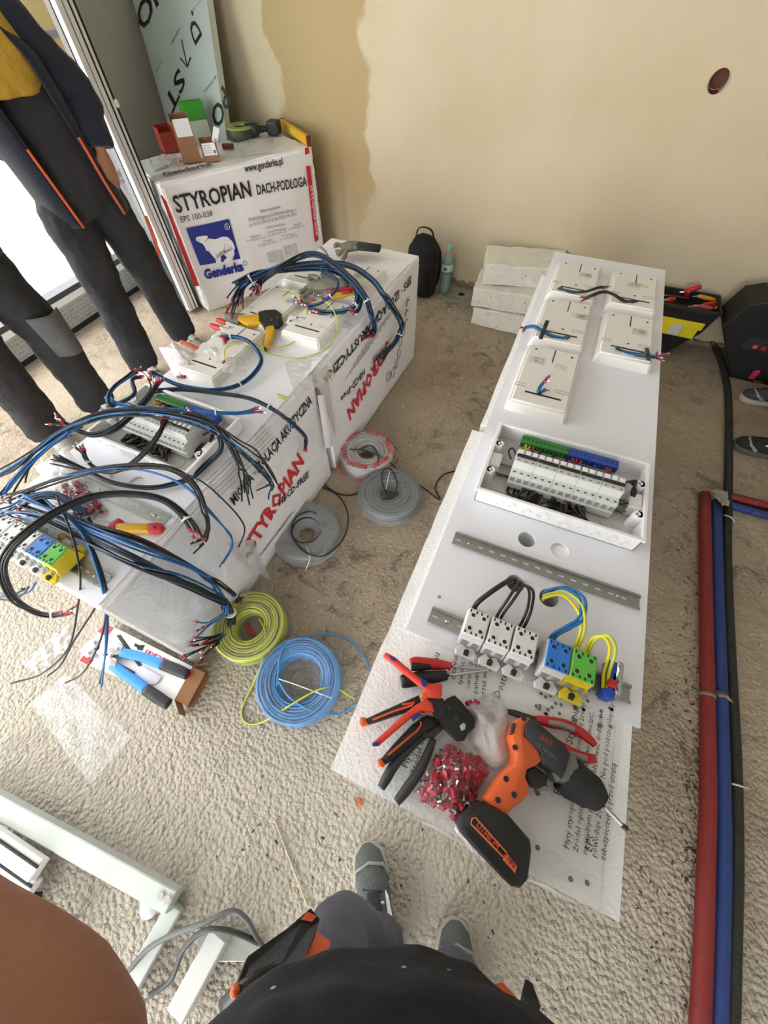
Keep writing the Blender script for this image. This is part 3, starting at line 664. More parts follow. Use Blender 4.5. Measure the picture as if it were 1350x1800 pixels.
# cable tails on the right board's plates
def tail(label, pts, n, mats, spread=.004, r=.0028, fer=(0, 1), tie=None, group=None, tape=None, name='cable_tail', fan=.012):
    """a bunch of wires along one path; each wire, ferrule and tie is its own part"""
    P = [V(p) for p in pts]; lo = min(p.z for p in P)
    t = thing(name, label, 'cables', (P[0].x, P[0].y, P[0].z), 0, group); rnd = random.Random(len(label)*7+n); C = spline(P, 7); N = len(C)
    for i in range(n):
        a = 2*PI*i/max(1, n)+rnd.random(); rr = spread*math.sqrt((i+.5)/n); f0 = V((rnd.uniform(-1, 1), rnd.uniform(-1, 1), rnd.uniform(-.2, .8)))*fan; f1 = V((rnd.uniform(-1, 1), rnd.uniform(-1, 1), rnd.uniform(-.2, .8)))*fan
        i0 = rnd.randint(0, max(0, N//14)) if 0 in fer else 0; i1 = N-1-(rnd.randint(0, N//12) if 1 in fer else 0); Q = []
        for j in range(i0, i1+1):
            s = j/(N-1); tw = a+s*2.5; tg = (C[min(j+1, N-1)]-C[max(j-1, 0)]).normalized(); sd = tg.cross(V((0, 0, 1)))
            sd = sd.normalized() if sd.length > 1e-4 else V((1, 0, 0)); up = sd.cross(tg)
            e0 = max(0, 1-s/.16)**2; e1 = max(0, 1-(1-s)/.16)**2
            Q.append(C[j]+sd*math.cos(tw)*rr+up*math.sin(tw)*rr+f0*e0+f1*e1)
        m = mats[i % len(mats)]; q = MB(); q.sweep(Q, r, 6); q.build('wire', m, t, True, True)
        for end in fer:
            A, B = (Q[0], Q[1]) if end == 0 else (Q[-1], Q[-2]); d = (A-B).normalized()
            q = MB(); q.sweep([A-d*.002, A+d*.007, A+d*.0075], [r*1.5, r*1.5, r*.7], 7); q.cur = 1; q.sweep([A+d*.007, A+d*.016], r*.75, 6); q.build('ferrule', [M_rdk, M_steel], t, True)
    for s in (tie or ()):
        j = int(s*(N-1)); tg = (C[min(j+1, N-1)]-C[max(j-1, 0)]).normalized(); c = C[j]
        q = MB(); q.sweep([c-tg*.002, c+tg*.002], spread+r*1.3, 12); q.ball(c+V((0, 0, spread+r*1.2)), .0025, 6); q.build('cable_tie', M_tie, t, True)
    for s in (tape or ()):
        j = int(s*(N-1)); tg = (C[min(j+1, N-1)]-C[max(j-1, 0)]).normalized(); c = C[j]
        sd = tg.cross(V((0, 0, 1))).normalized(); q = MB()
        q.sweep([c-sd*.045-V((0, 0, .001)), c-sd*.015+V((0, 0, .004)), c+V((0, 0, spread+.003)), c+sd*.018+V((0, 0, .006)), c+sd*.05+V((0, 0, .014))], [(.007, .0012)]*5, 6, ref=(0, 0, 1)); q.build('black_tape', M_black, t, True)
    return t
zr = .66+.036
def A(*l): return [at(px, py, z) for px, py, z in l]
tail('cable tail reaching right across the gap between the two far plates', A((985, 508, zr), (1008, 513, zr+.006), (1030, 512, zr+.016), (1052, 505, zr+.03), (1060, 506, zr+.02)), 4, [M_wblk, M_wblu, M_wbrn], .004, .0026, (1,))
tail('arched cable tail leaving the slot of the far right plate', A((1115, 531, zr), (1098, 529, zr+.005), (1080, 518, zr+.022), (1062, 513, zr+.026), (1040, 520, zr+.012), (1024, 527, zr-.01)), 5, [M_wblk, M_wblk, M_wbrn], .0045, .0026, (1,))
tail('taped cable tail hanging off the left edge of the middle left plate', A((1000, 596, zr), (975, 591, zr+.004), (955, 583, zr+.016), (937, 574, zr+.02), (918, 578, zr-.01)), 5, [M_wblk, M_wblu, M_wtea], .0045, .0028, (1,), tape=(.52,))
tail('taped cable tail reaching to the right edge from the middle right plate', A((1085, 615, zr), (1110, 621, zr+.003), (1130, 624, zr+.008), (1145, 626, zr+.01), (1158, 630, zr+.006)), 5, [M_wblk, M_wblu, M_wblk], .0045, .0028, (1,), tape=(.62,))
tail('short cable tail standing up from the slot of the near left plate', A((952, 692, zr-.01), (947, 688, zr+.01), (950, 680, zr+.02), (957, 668, zr+.03)), 4, [M_wblk, M_wblu], .005, .003, (1,), fan=.02)
# ------------------------------------------------------------------ left stack: two wrapped packs end to end
LRZ = -.04; LP = V((-.772, .02, 0)); LN = V((math.cos(LRZ), math.sin(LRZ), 0)); LDY = V((-math.sin(LRZ), math.cos(LRZ), 0))
def sp(px, py, off=.003): return atp(px, py, LP, LN)+LN*off
def stext(mb, body, size, a, b, up, width=True, off=.003, offset=0., res=1):
    A_, B_ = sp(*a, off), sp(*b, off); d = B_-A_
    text_mb(mb, body, size, frame(A_, d, V((0, 0, up))), width=d.length if width else None, offset=offset, res=res)
def wrapped_pack(label, y0, y1, seed):
    t = thing('wrapped_polystyrene_pack', label, 'polystyrene', LP+LDY*((y0+y1)/2)-LN*.26, LRZ); L = y1-y0
    for i in range(4):
        slab_mesh(-.255, -L/2+.004, i*.1455+.001, .254, L/2-.004, (i+1)*.1455-.001, seed+i).build('slab', M_eps, t, False, 30)
    b = bmesh.new(); bmesh.ops.create_cube(b, size=1)
    for v in b.verts: v.co = V((v.co.x*.519, v.co.y*L, .2925+v.co.z*.583))
    bmesh.ops.bevel(b, geom=b.edges[:], offset=.008, segments=2, affect='EDGES')
    bmesh.ops.subdivide_edges(b, edges=[e for e in b.edges if e.calc_length() > .1], cuts=14, use_grid_fill=True)
    for v in b.verts:
        n_ = noise.noise(v.co*6+V((seed, 0, 0)))*.004
        if abs(v.co.x) > .25: v.co.x += n_*(1 if v.co.x > 0 else -1)*.7
    MB().bm(b).build('film_wrap', M_wrap, t, smooth=30)
    return t
np_ = wrapped_pack('wrapped polystyrene pack with red print under the near end of the left board', 0, 1.0, 3)
fpk = wrapped_pack('wrapped polystyrene pack with upside-down red print under the far left plates', 1.035, 2.045, 7)
k = MB(); stext(k, 'STYROPIAN', .115, (444, 968), (534, 812), 1, offset=.004); k.build('red_lettering', M_rink, np_, True)
k = MB(); stext(k, 'MIOWA · IZOLACJA AKUSTYCZNA', .062, (411, 888), (548, 708), 1, offset=.0015); stext(k, 'HBCD-FREE', .05, (490, 890), (542, 838), 1, offset=.001)
for i in range(6): stext(k, 'Wyrób przeznaczony do izolacji akustycznej podłóg zgodny z normą EN 13163 EPS T', .013, (362+i*4, 846+i*6), (466+i*4, 748+i*5), 1)
for i in range(3): stext(k, 'Producent styropianu Bydgoszcz tel 052', .014, (450+i*4, 985-i*4), (510+i*3, 905-i*3), 1)
k.build('black_lettering', M_ink, np_, True)
k = MB(); stext(k, 'STYROPIAN', .115, (681, 597), (609, 722), -1, offset=.004); k.build('red_lettering', M_rink, fpk, True)
k = MB(); stext(k, 'EPS · IZOLACJA AKUSTYCZNA', .058, (722, 484), (566, 664), -1, offset=.0015); stext(k, 'HBCD-Free', .05, (640, 648), (598, 698), -1, offset=.001)
for i in range(7): stext(k, 'Płyty styropianowe należy chronić EN 13163', .013, (690-i*7, 545+i*11), (648-i*7, 592+i*12), -1)
for i in range(5): stext(k, 'styropian akustyczny podłoga EPS T', .012, (718-i*1, 520+i*7), (700-i*1, 545+i*7), -1)
k.build('black_lettering', M_ink, fpk, True)
k = MB()
for (px, py, a, b) in ((707, 580, .03, .04), (703, 600, .022, .03), (700, 622, .022, .03), (696, 640, .02, .026), (690, 655, .024, .03), (682, 662, .024, .03)):
    c = sp(px, py, .003); M_ = frame(c, LDY, (0, 0, 1))
    k.sweep([M_ @ V((a*math.cos(q*PI/8), b*math.sin(q*PI/8), 0)) for q in range(16)], .0016, 4, closed=True)
for (px, py) in ((716, 532), (714, 550), (713, 566)):
    c = sp(px, py, .003); M_ = frame(c, LDY, (0, 0, 1)); k.sweep([M_ @ V((.016*math.cos(q*PI/6), .016*math.sin(q*PI/6), 0)) for q in range(9)], .002, 4)
o = k.build('pictogram', M_ink, fpk, True); o['kind'] = 'stuff'
# bright film fold between the packs and the loose flap near the floor
t = thing('film_flap', 'white film strip hanging in the joint between the two left packs', 'film', sp(572, 720))
k = MB(); a_, b_, c_, d_ = sp(553, 694, .012), sp(565, 690, .012), sp(581, 780, .018), sp(566, 786, .018); k.grid(lambda u, v: tuple(a_.lerp(b_, u).lerp(d_.lerp(c_, u), v)+LN*.006*math.sin(PI*u)), 6, 8); k.build('strip', M_wrap, t, True, True)
a2, b2, c2, d2 = sp(536, 660, .010), sp(572, 640, .010), sp(586, 770, .014), sp(562, 690, .012)
k = MB(); k.grid(lambda u, v: tuple(a2.lerp(b2, u).lerp(d2.lerp(c2, u), v)+LN*.01*noise.noise(V((u*5, v*5, 2)))), 8, 8); k.build('clear_flap', M_film, t, True, True)
t = thing('film_flap', 'torn pale film flap with mirrored print near the yellow-green coil', 'film', sp(420, 985))
P_ = [sp(392, 950, .02), sp(437, 945, .02), sp(461, 1014, .05), sp(426, 1000, .04), sp(405, 980, .03)]
k = MB(); k.grid(lambda u, v: tuple(P_[0].lerp(P_[1], u).lerp(P_[4].lerp(P_[2], u), v)+LN*.008*noise.noise(V((u*4, v*4, 5)))), 8, 8); k.build('flap', M_film2, t, True, True)
k = MB(); A_, B_ = sp(432, 966, .045), sp(412, 973, .045); text_mb(k, 'EPS', .03, frame(A_, B_-A_, (0, 0, 1)) @ Matrix.Scale(-1, 4, (1, 0, 0)) @ Matrix.Translation((-.06, 0, 0)), res=1); k.build('mirrored_lettering', M_ink, t, True)
t = thing('film_sheet', 'milky film loosened over the near side of the left pack', 'film', sp(330, 1020))
Q = [sp(198, 1062, .006), sp(352, 880, .006), sp(395, 1010, .012), sp(335, 1150, .008)]
k = MB(); k.grid(lambda u, v: tuple(Q[0].lerp(Q[1], u).lerp(Q[3].lerp(Q[2], u), v)+LN*(.004+.005*noise.noise(V((u*6, v*6, 8))))), 14, 12); k.build('sheet', film('loose_milky_film', white=.72, gloss=.06, bump=.5, bscale=9), t, True, True)

ML = board(-1.2606, .049, .591, LRZ, 'left', [
    (.113, 'white terminal block at the left end of the row on the left board', M_tw, M_tw, M_tw),
    (.161, 'second white terminal block of the row on the left board', M_tw, M_tw, M_tw),
    (.209, 'white terminal block touching the blue one on the left board', M_tw, M_tw, M_tw),
    (.257, 'blue-topped terminal block on the left board', M_tbl, M_tw, M_tw),
    (.305, 'pale green terminal block with yellow side on the left board', M_tgr, M_tye, M_tye)])
ZL = .591

# ------------------------------------------------------------------ cable bundles over the left board
BK, BU, TE, BR = M_wblk, M_wblu, M_wtea, M_wbrn
def bun(label, pts, n, mats, spread=.008, r=.0027, fer=(0, 1), tie=None, fan=.015):
    W = []
    for p in pts:
        if p[2] == 's': W.append(sp(p[0], p[1], p[3]))
        else: W.append(at(*p))
    return tail(label, W, n, mats, spread, r, fer, tie, 'cable bundles on the left board', name='cable_bundle', fan=fan)
z = ZL
bun('outer cable bundle looping over the far plates and down the red print', [(406, 548, z+.05), (422, 507, z+.07), (449, 486, z+.09), (493, 471, z+.10), (553, 462, z+.10), (612, 465, z+.10), (656, 492, z+.09), (680, 527, z+.04), (689, 566, 's', .05), (686, 596, 's', .035), (668, 619, 's', .03), (655, 637, 's', .025)], 18, [BK, BK, TE, BU, BK, BK], .015, tie=(.16, .78), fan=.03)
bun('inner cable bundle looping over the far plates to the pack edge', [(446, 520, z+.045), (458, 495, z+.06), (487, 473, z+.11), (526, 451, z+.13), (556, 447, z+.14), (585, 462, z+.13), (620, 494, z+.10), (644, 527, z+.06), (652, 554, z+.02), (647, 578, 's', .03), (637, 596, 's', .02)], 15, [BU, BK, BK, TE, BK], .013, tie=(.07, .72), fan=.025)
bun('middle cable bundle crossing the far plates under the loops', [(415, 500, z+.09), (450, 480, z+.085), (500, 474, z+.08), (560, 472, z+.08), (600, 482, z+.075), (625, 505, z+.07), (628, 530, z+.05), (612, 545, z+.045), (570, 551, z+.04), (540, 545, z+.04)], 12, [BK, TE, BK, BU], .011, fer=(1,), tie=(.72,))
bun('small ring of blue and black wire on the grey glove', [(524, 531, z+.045), (545, 537, z+.048), (568, 530, z+.06), (588, 513, z+.085), (594, 498, z+.09), (585, 486, z+.09), (565, 478, z+.085)], 5, [BU, BK, TE], .005, fer=(0,), tie=(.45,))
bun('cable ring ending beside the yellow screwdriver', [(620, 553, z+.04), (632, 540, z+.05), (635, 515, z+.06), (625, 495, z+.08), (600, 476, z+.085), (570, 468, z+.08)], 5, [BK, TE], .006, fer=(0,))
bun('looped cable bundle tied beside the red-handled pliers', [(390, 600, z+.05), (405, 592, z+.055), (425, 594, z+.055), (445, 606, z+.05), (460, 633, z+.03), (442, 662, z+.02), (412, 680, z+.02), (367, 686, z+.02), (316, 678, z+.03), (283, 664, z+.05), (268, 655, z+.06), (274, 668, z+.07)], 7, [BK, TE, BU, BK], .007, tie=(.1, .52))
bun('straight blue wires lying across the left enclosure', [(189, 703, z+.10), (207, 709, z+.10), (250, 716, z+.095), (290, 719, z+.09), (340, 722, z+.085), (373, 724, z+.08), (420, 726, z+.06), (464, 722, z+.05)], 6, [BU, BU, M_wblu], .006, fer=(1,), tie=(.75,), fan=.02)
bun('long bundle running from the enclosure past the printed edge', [(270, 690, z+.05), (320, 684, z+.045), (380, 690, z+.04), (440, 700, z+.04), (485, 722, z+.035), (508, 740, z+.02), (525, 765, 's', .03), (528, 790, 's', .02)], 7, [BK, TE, BK, BU], .007, tie=(.55,), fer=(1,))
bun('wire bundle curled over the far corner of the left enclosure', [(246, 663, z+.11), (232, 668, z+.12), (236, 690, z+.10), (215, 706, z+.09), (196, 712, z+.10), (188, 700, z+.12), (200, 680, z+.13), (225, 662, z+.13), (243, 652, z+.12)], 5, [BU, BK, TE], .006, fan=.01)
bun('thick dark bundle hanging across the left enclosure front', [(276, 668, z+.11), (266, 690, z+.09), (240, 722, z+.085), (205, 752, z+.085), (170, 765, z+.08), (140, 760, z+.09), (118, 748, z+.10), (103, 741, z+.11)], 7, [BK, TE, BK], .008, fan=.015)
bun('teal bundle drooping from the breakers to the cable holes', [(288, 738, z+.09), (278, 765, z+.085), (255, 795, z+.075), (222, 822, z+.05), (190, 830, z+.03), (165, 822, z+.03), (150, 805, z+.05), (143, 785, z+.06)], 6, [TE, BK, BR, BK], .006, tie=(.80,))
bun('fan of black wires from the left edge over the enclosure to the printed side', [(4, 862, z+.03), (40, 822, z+.07), (83, 778, z+.10), (145, 740, z+.125), (207, 722, z+.13), (290, 722, z+.13), (361, 738, z+.12), (394, 765, z+.09), (423, 815, z+.03), (427, 869, 's', .035)], 5, [BK, BK, BK, TE], .012, fer=(), fan=.04)
bun('blue and black wires arching past the enclosure corner', [(6, 850, z+.04), (60, 795, z+.09), (120, 752, z+.12), (200, 728, z+.135), (300, 732, z+.13), (380, 760, z+.10), (440, 807, z+.03), (460, 844, 's', .04), (455, 860, 's', .03)], 4, [BU, BK, TE, BK], .010, fer=(), fan=.04)
bun('two black wires reaching over the red print', [(220, 725, z+.13), (300, 728, z+.125), (373, 745, z+.11), (420, 775, z+.07), (455, 800, z+.02), (477, 848, 's', .03)], 2, [BK], .010, fer=(), fan=.03)
bun('bundle bent down at the near corner of the left enclosure', [(330, 726, z+.11), (362, 738, z+.11), (385, 765, z+.09), (388, 790, z+.06), (365, 815, z+.03), (340, 838, z+.02), (310, 850, z+.015), (260, 858, z+.015), (200, 850, z+.02), (150, 828, z+.03), (100, 810, z+.05)], 7, [BK, TE, BK], .007, fer=(0,), tie=(.2,))
bun('arched wires crossing the cable holes towards the pack side', [(0, 885, z+.05), (83, 850, z+.08), (166, 826, z+.10), (249, 818, z+.105), (307, 826, z+.10), (344, 856, z+.07), (361, 902, z+.02), (350, 936, 's', .03), (334, 956, 's', .03)], 4, [BK, BK, BR], .008, fer=(), fan=.02)
bun('blue wire arching over the joint of board and pack', [(120, 838, z+.09), (199, 824, z+.10), (265, 830, z+.10), (323, 854, z+.07), (361, 890, z+.02), (386, 939, 's', .05), (375, 988, 's', .04)], 2, [BU], .004, fer=(), fan=.01)
bun('lone black wire ending low on the pack side', [(200, 830, z+.10), (270, 822, z+.11), (332, 836, z+.09), (377, 865, z+.03), (406, 910, 's', .05), (408, 952, 's', .04)], 1, [BK], .002, fer=(), fan=.01)
bun('big dark loop circling the terminal blocks of the left board', [(349, 964, z+.0), (332, 919, z+.03), (290, 881, z+.06), (232, 869, z+.08), (166, 873, z+.10), (104, 898, z+.12), (50, 935, z+.12), (17, 968, z+.10), (5, 1004, z+.06), (25, 1051, z-.03), (66, 1076, z-.10), (104, 1080, z-.12), (139, 1066, z-.10)], 7, [BK, BK, BK, TE], .009, tie=(.1, .9), fan=.015)
bun('heavy trunk of black and blue cables sweeping to the near corner', [(0, 894, z+.05), (83, 910, z+.07), (166, 950, z+.07), (249, 990, z+.05), (332, 1026, 's', .06), (373, 1051, 's', .06), (388, 1085, 's', .055), (373, 1109, 's', .05), (324, 1134, 's', .05)], 16, [BK, BK, BU, BK, TE, BK], .017, tie=(.68,), fan=.04)
bun('second trunk of black cables ending in a tied tip', [(40, 868, z+.06), (141, 917, z+.06), (249, 950, z+.05), (332, 995, 's', .05), (370, 1020, 's', .055), (398, 1041, 's', .05), (404, 1047, 's', .05)], 7, [BK, BK, BR, BU], .008, fer=(1,), tie=(.8,), fan=.015)
bun('blue cables within the trunk above the pack edge', [(60, 880, z+.075), (150, 925, z+.08), (240, 960, z+.07), (310, 985, 's', .07), (350, 1020, 's', .07), (372, 1060, 's', .065), (350, 1085, 's', .05), (325, 1098, 's', .05)], 4, [BU, BU, TE], .009, fer=(1,), fan=.03)
bun('black wires hanging far over the near edge of the left board', [(95, 880, z+.10), (125, 930, z+.09), (143, 1014, z+.03), (137, 1076, z-.08), (120, 1140, z-.18), (75, 1182, z-.24), (30, 1197, z-.26)], 1, [BK], .004, fer=(), fan=.02)
bun('black wire trailing past the bubble wrap from the left board', [(110, 905, z+.08), (150, 950, z+.07), (178, 1005, z+.03), (172, 1060, z-.06), (130, 1127, z-.2), (108, 1166, z-.26), (87, 1187, z-.28)], 1, [BK], .003, fer=(), fan=.01)
bun('black wire trailing to the crimping tool box', [(115, 900, z+.09), (160, 955, z+.07), (188, 1030, z+.01), (188, 1080, z-.1), (176, 1130, z-.22), (150, 1178, z-.32), (118, 1204, z-.35)], 1, [BK], .003, fer=(), fan=.01)
bun('blue wire trailing to the crimping tool box', [(100, 890, z+.09), (150, 945, z+.08), (180, 1030, z+.02), (187, 1080, z-.1), (186, 1142, z-.26), (178, 1204, z-.35)], 2, [BU, TE], .004, fer=(), fan=.006)
bun('knot of pale and blue wires at the left edge of the photo', [(0, 905, z+.05), (30, 888, z+.07), (60, 872, z+.08), (100, 870, z+.08), (140, 895, z+.06), (160, 920, z+.05)], 7, [BU, M_wtea, BK, M_alu], .014, fer=(), fan=.03)
bun('short wire ends below the left board at the photo edge', [(-20, 1046, z-.15), (20, 1048, z-.13), (56, 1034, z-.12)], 3, [BK, BU], .012, fer=(), fan=.03)
bun('blue wires crossing above the left edge of the board', [(0, 875, z+.06), (30, 835, z+.09), (80, 790, z+.11), (130, 755, z+.12)], 3, [BU, M_bink], .006, fer=(), fan=.02)
tg = thing('ground_wire', 'yellow-green wire looped beside the yellow crimper', 'wire', at(395, 634, z+.002))
k = MB(); k.sweep(spline([at(395, 634, z+.04), at(398, 611, z+.05), at(434, 603, z+.05), at(493, 610, z+.012), at(526, 592, z+.012), at(539, 560, z+.03), at(535, 530, z+.05), at(514, 512, z+.05), at(493, 509, z+.045)], 8), .0024, 7); k.build('wire', M_wgy, tg, True, True)
k = MB(); k.sweep(spline([at(430, 603, z+.055), at(487, 625, z+.012), at(537, 628, z+.006), at(579, 607, z+.006), at(594, 571, z+.03), at(582, 539, z+.06), at(564, 527, z+.06), at(552, 532, z+.055)], 8), .0024, 7); k.build('wire', M_wgy, tg, True, True)
k = MB(); A_ = at(395, 634, z+.04); k.sweep([A_, A_+V((-.002, -.012, -.004))], .004, 7); k.build('ferrule', M_red, tg, True)
tg = thing('wire_offcut', 'short yellow-green offcuts by the printed pack edge', 'wire', at(495, 695, z))
for a, b in (((487, 692), (508, 699)), ((490, 697), (505, 704))): k = MB(); k.sweep([at(*a, z+.004), at(*b, z+.004)], .0024, 6); k.build('wire', M_wgy, tg, True)
# ------------------------------------------------------------------ standing polystyrene bag with the big print
BF0 = V((-2.235, 2.0, 0)); BD = V((.451, .893, 0)).normalized(); BN = V((BD.y, -BD.x, 0)); BH = .725; BLEN = 1.04
BRZ = math.atan2(BD.y, BD.x)
def bp(px, py, off=.006): return atp(px, py, BF0, BN)+BN*off
bag = thing('polystyrene_bag', 'tall white bag of polystyrene with blue bear emblem standing by the window', 'polystyrene', BF0+BD*(BLEN/2)-BN*.25, BRZ)
for i in range(5): slab_mesh(-BLEN/2+.008, -.245, i*.144+.001, BLEN/2-.008, .235, (i+1)*.144-.001, 20+i).build('slab', M_eps, bag, False, 30)
b = bmesh.new(); bmesh.ops.create_cube(b, size=1)
for v in b.verts: v.co = V((v.co.x*BLEN, v.co.y*.5, BH/2+v.co.z*BH))
bmesh.ops.bevel(b, geom=b.edges[:], offset=.02, segments=3, affect='EDGES')
bmesh.ops.subdivide_edges(b, edges=[e for e in b.edges if e.calc_length() > .1], cuts=18, use_grid_fill=True)
for v in b.verts:
    q = noise.noise(V((v.co.x*9, v.co.y*4, v.co.z*3)))
    if abs(v.co.y) > .22: v.co.y += q*.007*(1 if v.co.y > 0 else -1)
    if abs(v.co.x) > .5: v.co.x += noise.noise(V((v.co.z*14, v.co.y*5, 2)))*.012
    if v.co.z > BH-.01: v.co.z += noise.noise(V((v.co.x*7, v.co.y*7, 4)))*.006
# facing side is local -y
MB().bm(b).build('film_wrap', M_wrap, bag, smooth=40)
def bt(mb, body, size, a, b_, width=True, offset=0., res=2, off=.009):
    A_, B_ = bp(*a, off), bp(*b_, off); d = B_-A_; d.z = d.z*1.0
    text_mb(mb, body, size, frame(A_, d, (0, 0, 1)), width=d.length if width else None, offset=offset, res=res)
def bpoly(mb, pts, off): 
    vs = [bp(x, y, off) for x, y in pts]; n = len(vs)
    b = bmesh.new(); f = b.faces.new([b.verts.new(v) for v in vs]); bmesh.ops.triangulate(b, faces=[f]); mb.bm(b)
def c3(x, y): return (230+x/3.649, 150+y/3.649)
k = MB(); bt(k, 'STYROPIAN', .112, c3(292, 815), c3(772, 708), offset=.0022); bt(k, 'DACH-PODŁOGA', .072, c3(808, 700), c3(1125, 642), offset=.0012)
bt(k, 'EPS 100-038', .042, c3(322, 878), c3(522, 835)); bt(k, 'www.genderka.pl', .05, c3(728, 556), c3(970, 505), offset=.001)
bt(k, 'www.genderka.pl', .045, c3(880, 1192), c3(1010, 1140), offset=.001)
k.build('black_lettering', M_ink, bag, True)
k = MB(); bt(k, 'Biuro handlowe:', .026, c3(830, 815), c3(958, 785)); bt(k, '85-862 Bydgoszcz ul. B.Raczkowskiego 1', .026, c3(752, 872), c3(1052, 803)); bt(k, 'tel. (0-52) 376 10 10, fax (0-52) 376 10 11', .026, c3(755, 905), c3(1062, 830))
bt(k, 'Zakłady Produkcyjne:', .018, c3(862, 918), c3(986, 893))
for i, (a, b_, s_) in enumerate((((765, 975), (828, 962), 'Bydgoszcz'), ((738, 1003), (860, 978), 'tel. (052) 376 10 10'), ((873, 945), (990, 922), 'Dziewin Mazowiecki'), ((875, 965), (995, 940), 'tel. (025) 758 31 30'), ((965, 970), (1050, 955), 'Toruń Wilcza'), ((955, 995), (1065, 968), 'tel. (056) 657 10 20'), ((845, 1005), (905, 992), 'Olsztyn'), ((815, 1032), (930, 1008), 'tel. (089) 532 14 02'), ((1040, 900), (1085, 888), 'Wrocław'), ((1010, 925), (1110, 900), 'tel. (071) 325 10 04'))): bt(k, s_, .017, c3(*a), c3(*b_), res=1)
k.build('small_lettering', M_ink2, bag, True)
k = MB()
for x0, y0, w_ in ((868, 1075, 95), (975, 1035, 80)):
    for i in range(9): bt(k, 'deklaracja zgodności nr 100 038', .011, c3(x0+i*2, y0+i*8), c3(x0+w_+i*2, y0-18+i*8), res=1)
k.build('fine_print', M_ink2, bag, True)
k = MB(); bpoly(k, [c3(350, 915), c3(625, 855), c3(698, 1110), c3(440, 1153)], .009); k.build('blue_emblem', M_bink, bag, True)
k = MB()
bear = [(412, 990), (414, 972), (432, 966), (470, 960), (486, 962), (488, 978), (500, 984), (540, 984), (580, 968), (615, 969), (648, 1000), (664, 1040), (655, 1062), (662, 1072), (650, 1090), (640, 1100), (648, 1122), (600, 1140), (592, 1120), (612, 1102), (598, 1085), (580, 1070), (572, 1058), (562, 1088), (576, 1132), (545, 1140), (538, 1112), (520, 1082), (498, 1060), (478, 1056), (470, 1032), (455, 1012), (436, 1004)]
bpoly(k, [c3(*q) for q in bear], .0105); emb = k.build('white_bear', M_white, bag, True)
k = MB()
for q in ([(470, 1000), (488, 975)], [(600, 1010), (592, 1050), (600, 1078)], [(625, 1020), (620, 1060)], [(640, 1030), (634, 1056)], [(420, 985), (440, 990)], [(548, 1100), (540, 1070)]): k.sweep([bp(*c3(*w_), .0115) for w_ in q], .0012, 4)
c_ = bp(*c3(613, 903), .011); M_ = frame(c_, BD, (0, 0, 1)); k.build('bear_lines', M_bink, bag, True)
k = MB(); k.sweep([M_ @ V((.016*math.cos(q*PI/8), .016*math.sin(q*PI/8), 0)) for q in range(16)], .0015, 4, closed=True); text_mb(k, 'R', .022, M_ @ Matrix.Translation((-.007, -.008, 0))); k.build('registered_mark', M_white, bag, True)
k = MB(); bt(k, 'Genderka', .078, c3(474, 1240), c3(722, 1182), offset=.0042); c_ = bp(*c3(727, 1138), .01); M_ = frame(c_, BD, (0, 0, 1)); k.sweep([M_ @ V((.014*math.cos(q*PI/8), .014*math.sin(q*PI/8), 0)) for q in range(16)], .0015, 4, closed=True); k.build('brand_lettering', M_bink, bag, True)
for poly in ([(185, 700), (200, 705), (222, 740), (435, 1282), (405, 1287)], [(1118, 515), (1145, 512), (1198, 990), (1175, 1003)], [(1110, 400), (1135, 395), (1138, 435), (1112, 445)]): k = MB(); bpoly(k, [c3(*q) for q in poly], .010); k.build('red_band', M_rink, bag, True)
k = MB(); bt(k, 'www.genderka.pl', .036, c3(1193, 960), c3(1157, 640), off=.0125); k.build('band_lettering', M_white, bag, True)
k = MB(); A_, B_ = at(*c3(215, 580), BH+.008), at(*c3(525, 510), BH+.008); text_mb(k, 'Genderka', .085, frame(A_, B_-A_, V((0, 0, 1)).cross(B_-A_)), width=(B_-A_).length, offset=.002); k.build('top_lettering', M_ink, bag, True)

# things on top of the bag
ZB = BH+.006
def carton(name, label, a, b_, depth, h, m, cat='box', open_top=True, lean=0.):
    """open carton standing on the bag; front bottom edge from pixel a to pixel b"""
    A_, B_ = at(*a, ZB), at(*b_, ZB); d = B_-A_; w_ = d.length; t = thing(name, label, cat, (A_+B_)/2, math.atan2(d.y, d.x)); t.rotation_euler[0] = lean
    th = .002; k = MB(); k.box(-w_/2, 0, 0, w_/2, depth, th); k.build('base', m, t)
    for q in ((-w_/2, 0, w_/2, th), (-w_/2, depth-th, w_/2, depth), (-w_/2, 0, -w_/2+th, depth), (w_/2-th, 0, w_/2, depth)):
        k = MB(); k.box(q[0], q[1], 0, q[2], q[3], h-(.02 if q[1] == 0 and q[3] == th and open_top else 0)); k.build('side', m, t)
    if not open_top: k = MB(); k.box(-w_/2, 0, h-th, w_/2, depth, h); k.build('lid', m, t)
    return t, w_
M_orb = mat('orange_carton', 'c4633a', .7, var=.1)
t, w_ = carton('carton', 'tall open brown carton with white label on the bag', (324, 288), (355, 284), .09, .20, M_card)
k = MB(); k.box(-w_/2+.012, -.0015, .115, w_/2-.004, 0, .19); k.build('paper_label', M_white, t)
k = MB(); k.box(-w_/2-.0012, .002, 0, -w_/2, .088, .2); k.build('orange_side', M_orb, t)
t, w_ = carton('carton', 'small brown carton with printed white label on the bag', (361, 286), (388, 283), .08, .095, M_card)
k = MB(); k.box(-w_/2+.008, -.0015, .03, w_/2-.008, 0, .085); lab = k.build('paper_label', M_white, t)
k = MB()
for i in range(4): text_mb(k, 'ELEMENT MONTAZOWY', .009, frame((-w_/2+.012, -.002, .072-i*.011), (1, 0, 0), (0, 0, 1)), width=w_*.5, res=1)
k.box(w_/2-.026, -.002, .038, w_/2-.012, -.0015, .052); k.build('label_print', M_ink2, lab)
k = MB(); k.box(-w_/2-.0012, .002, 0, -w_/2, .078, .095); k.build('orange_side', M_orb, t)
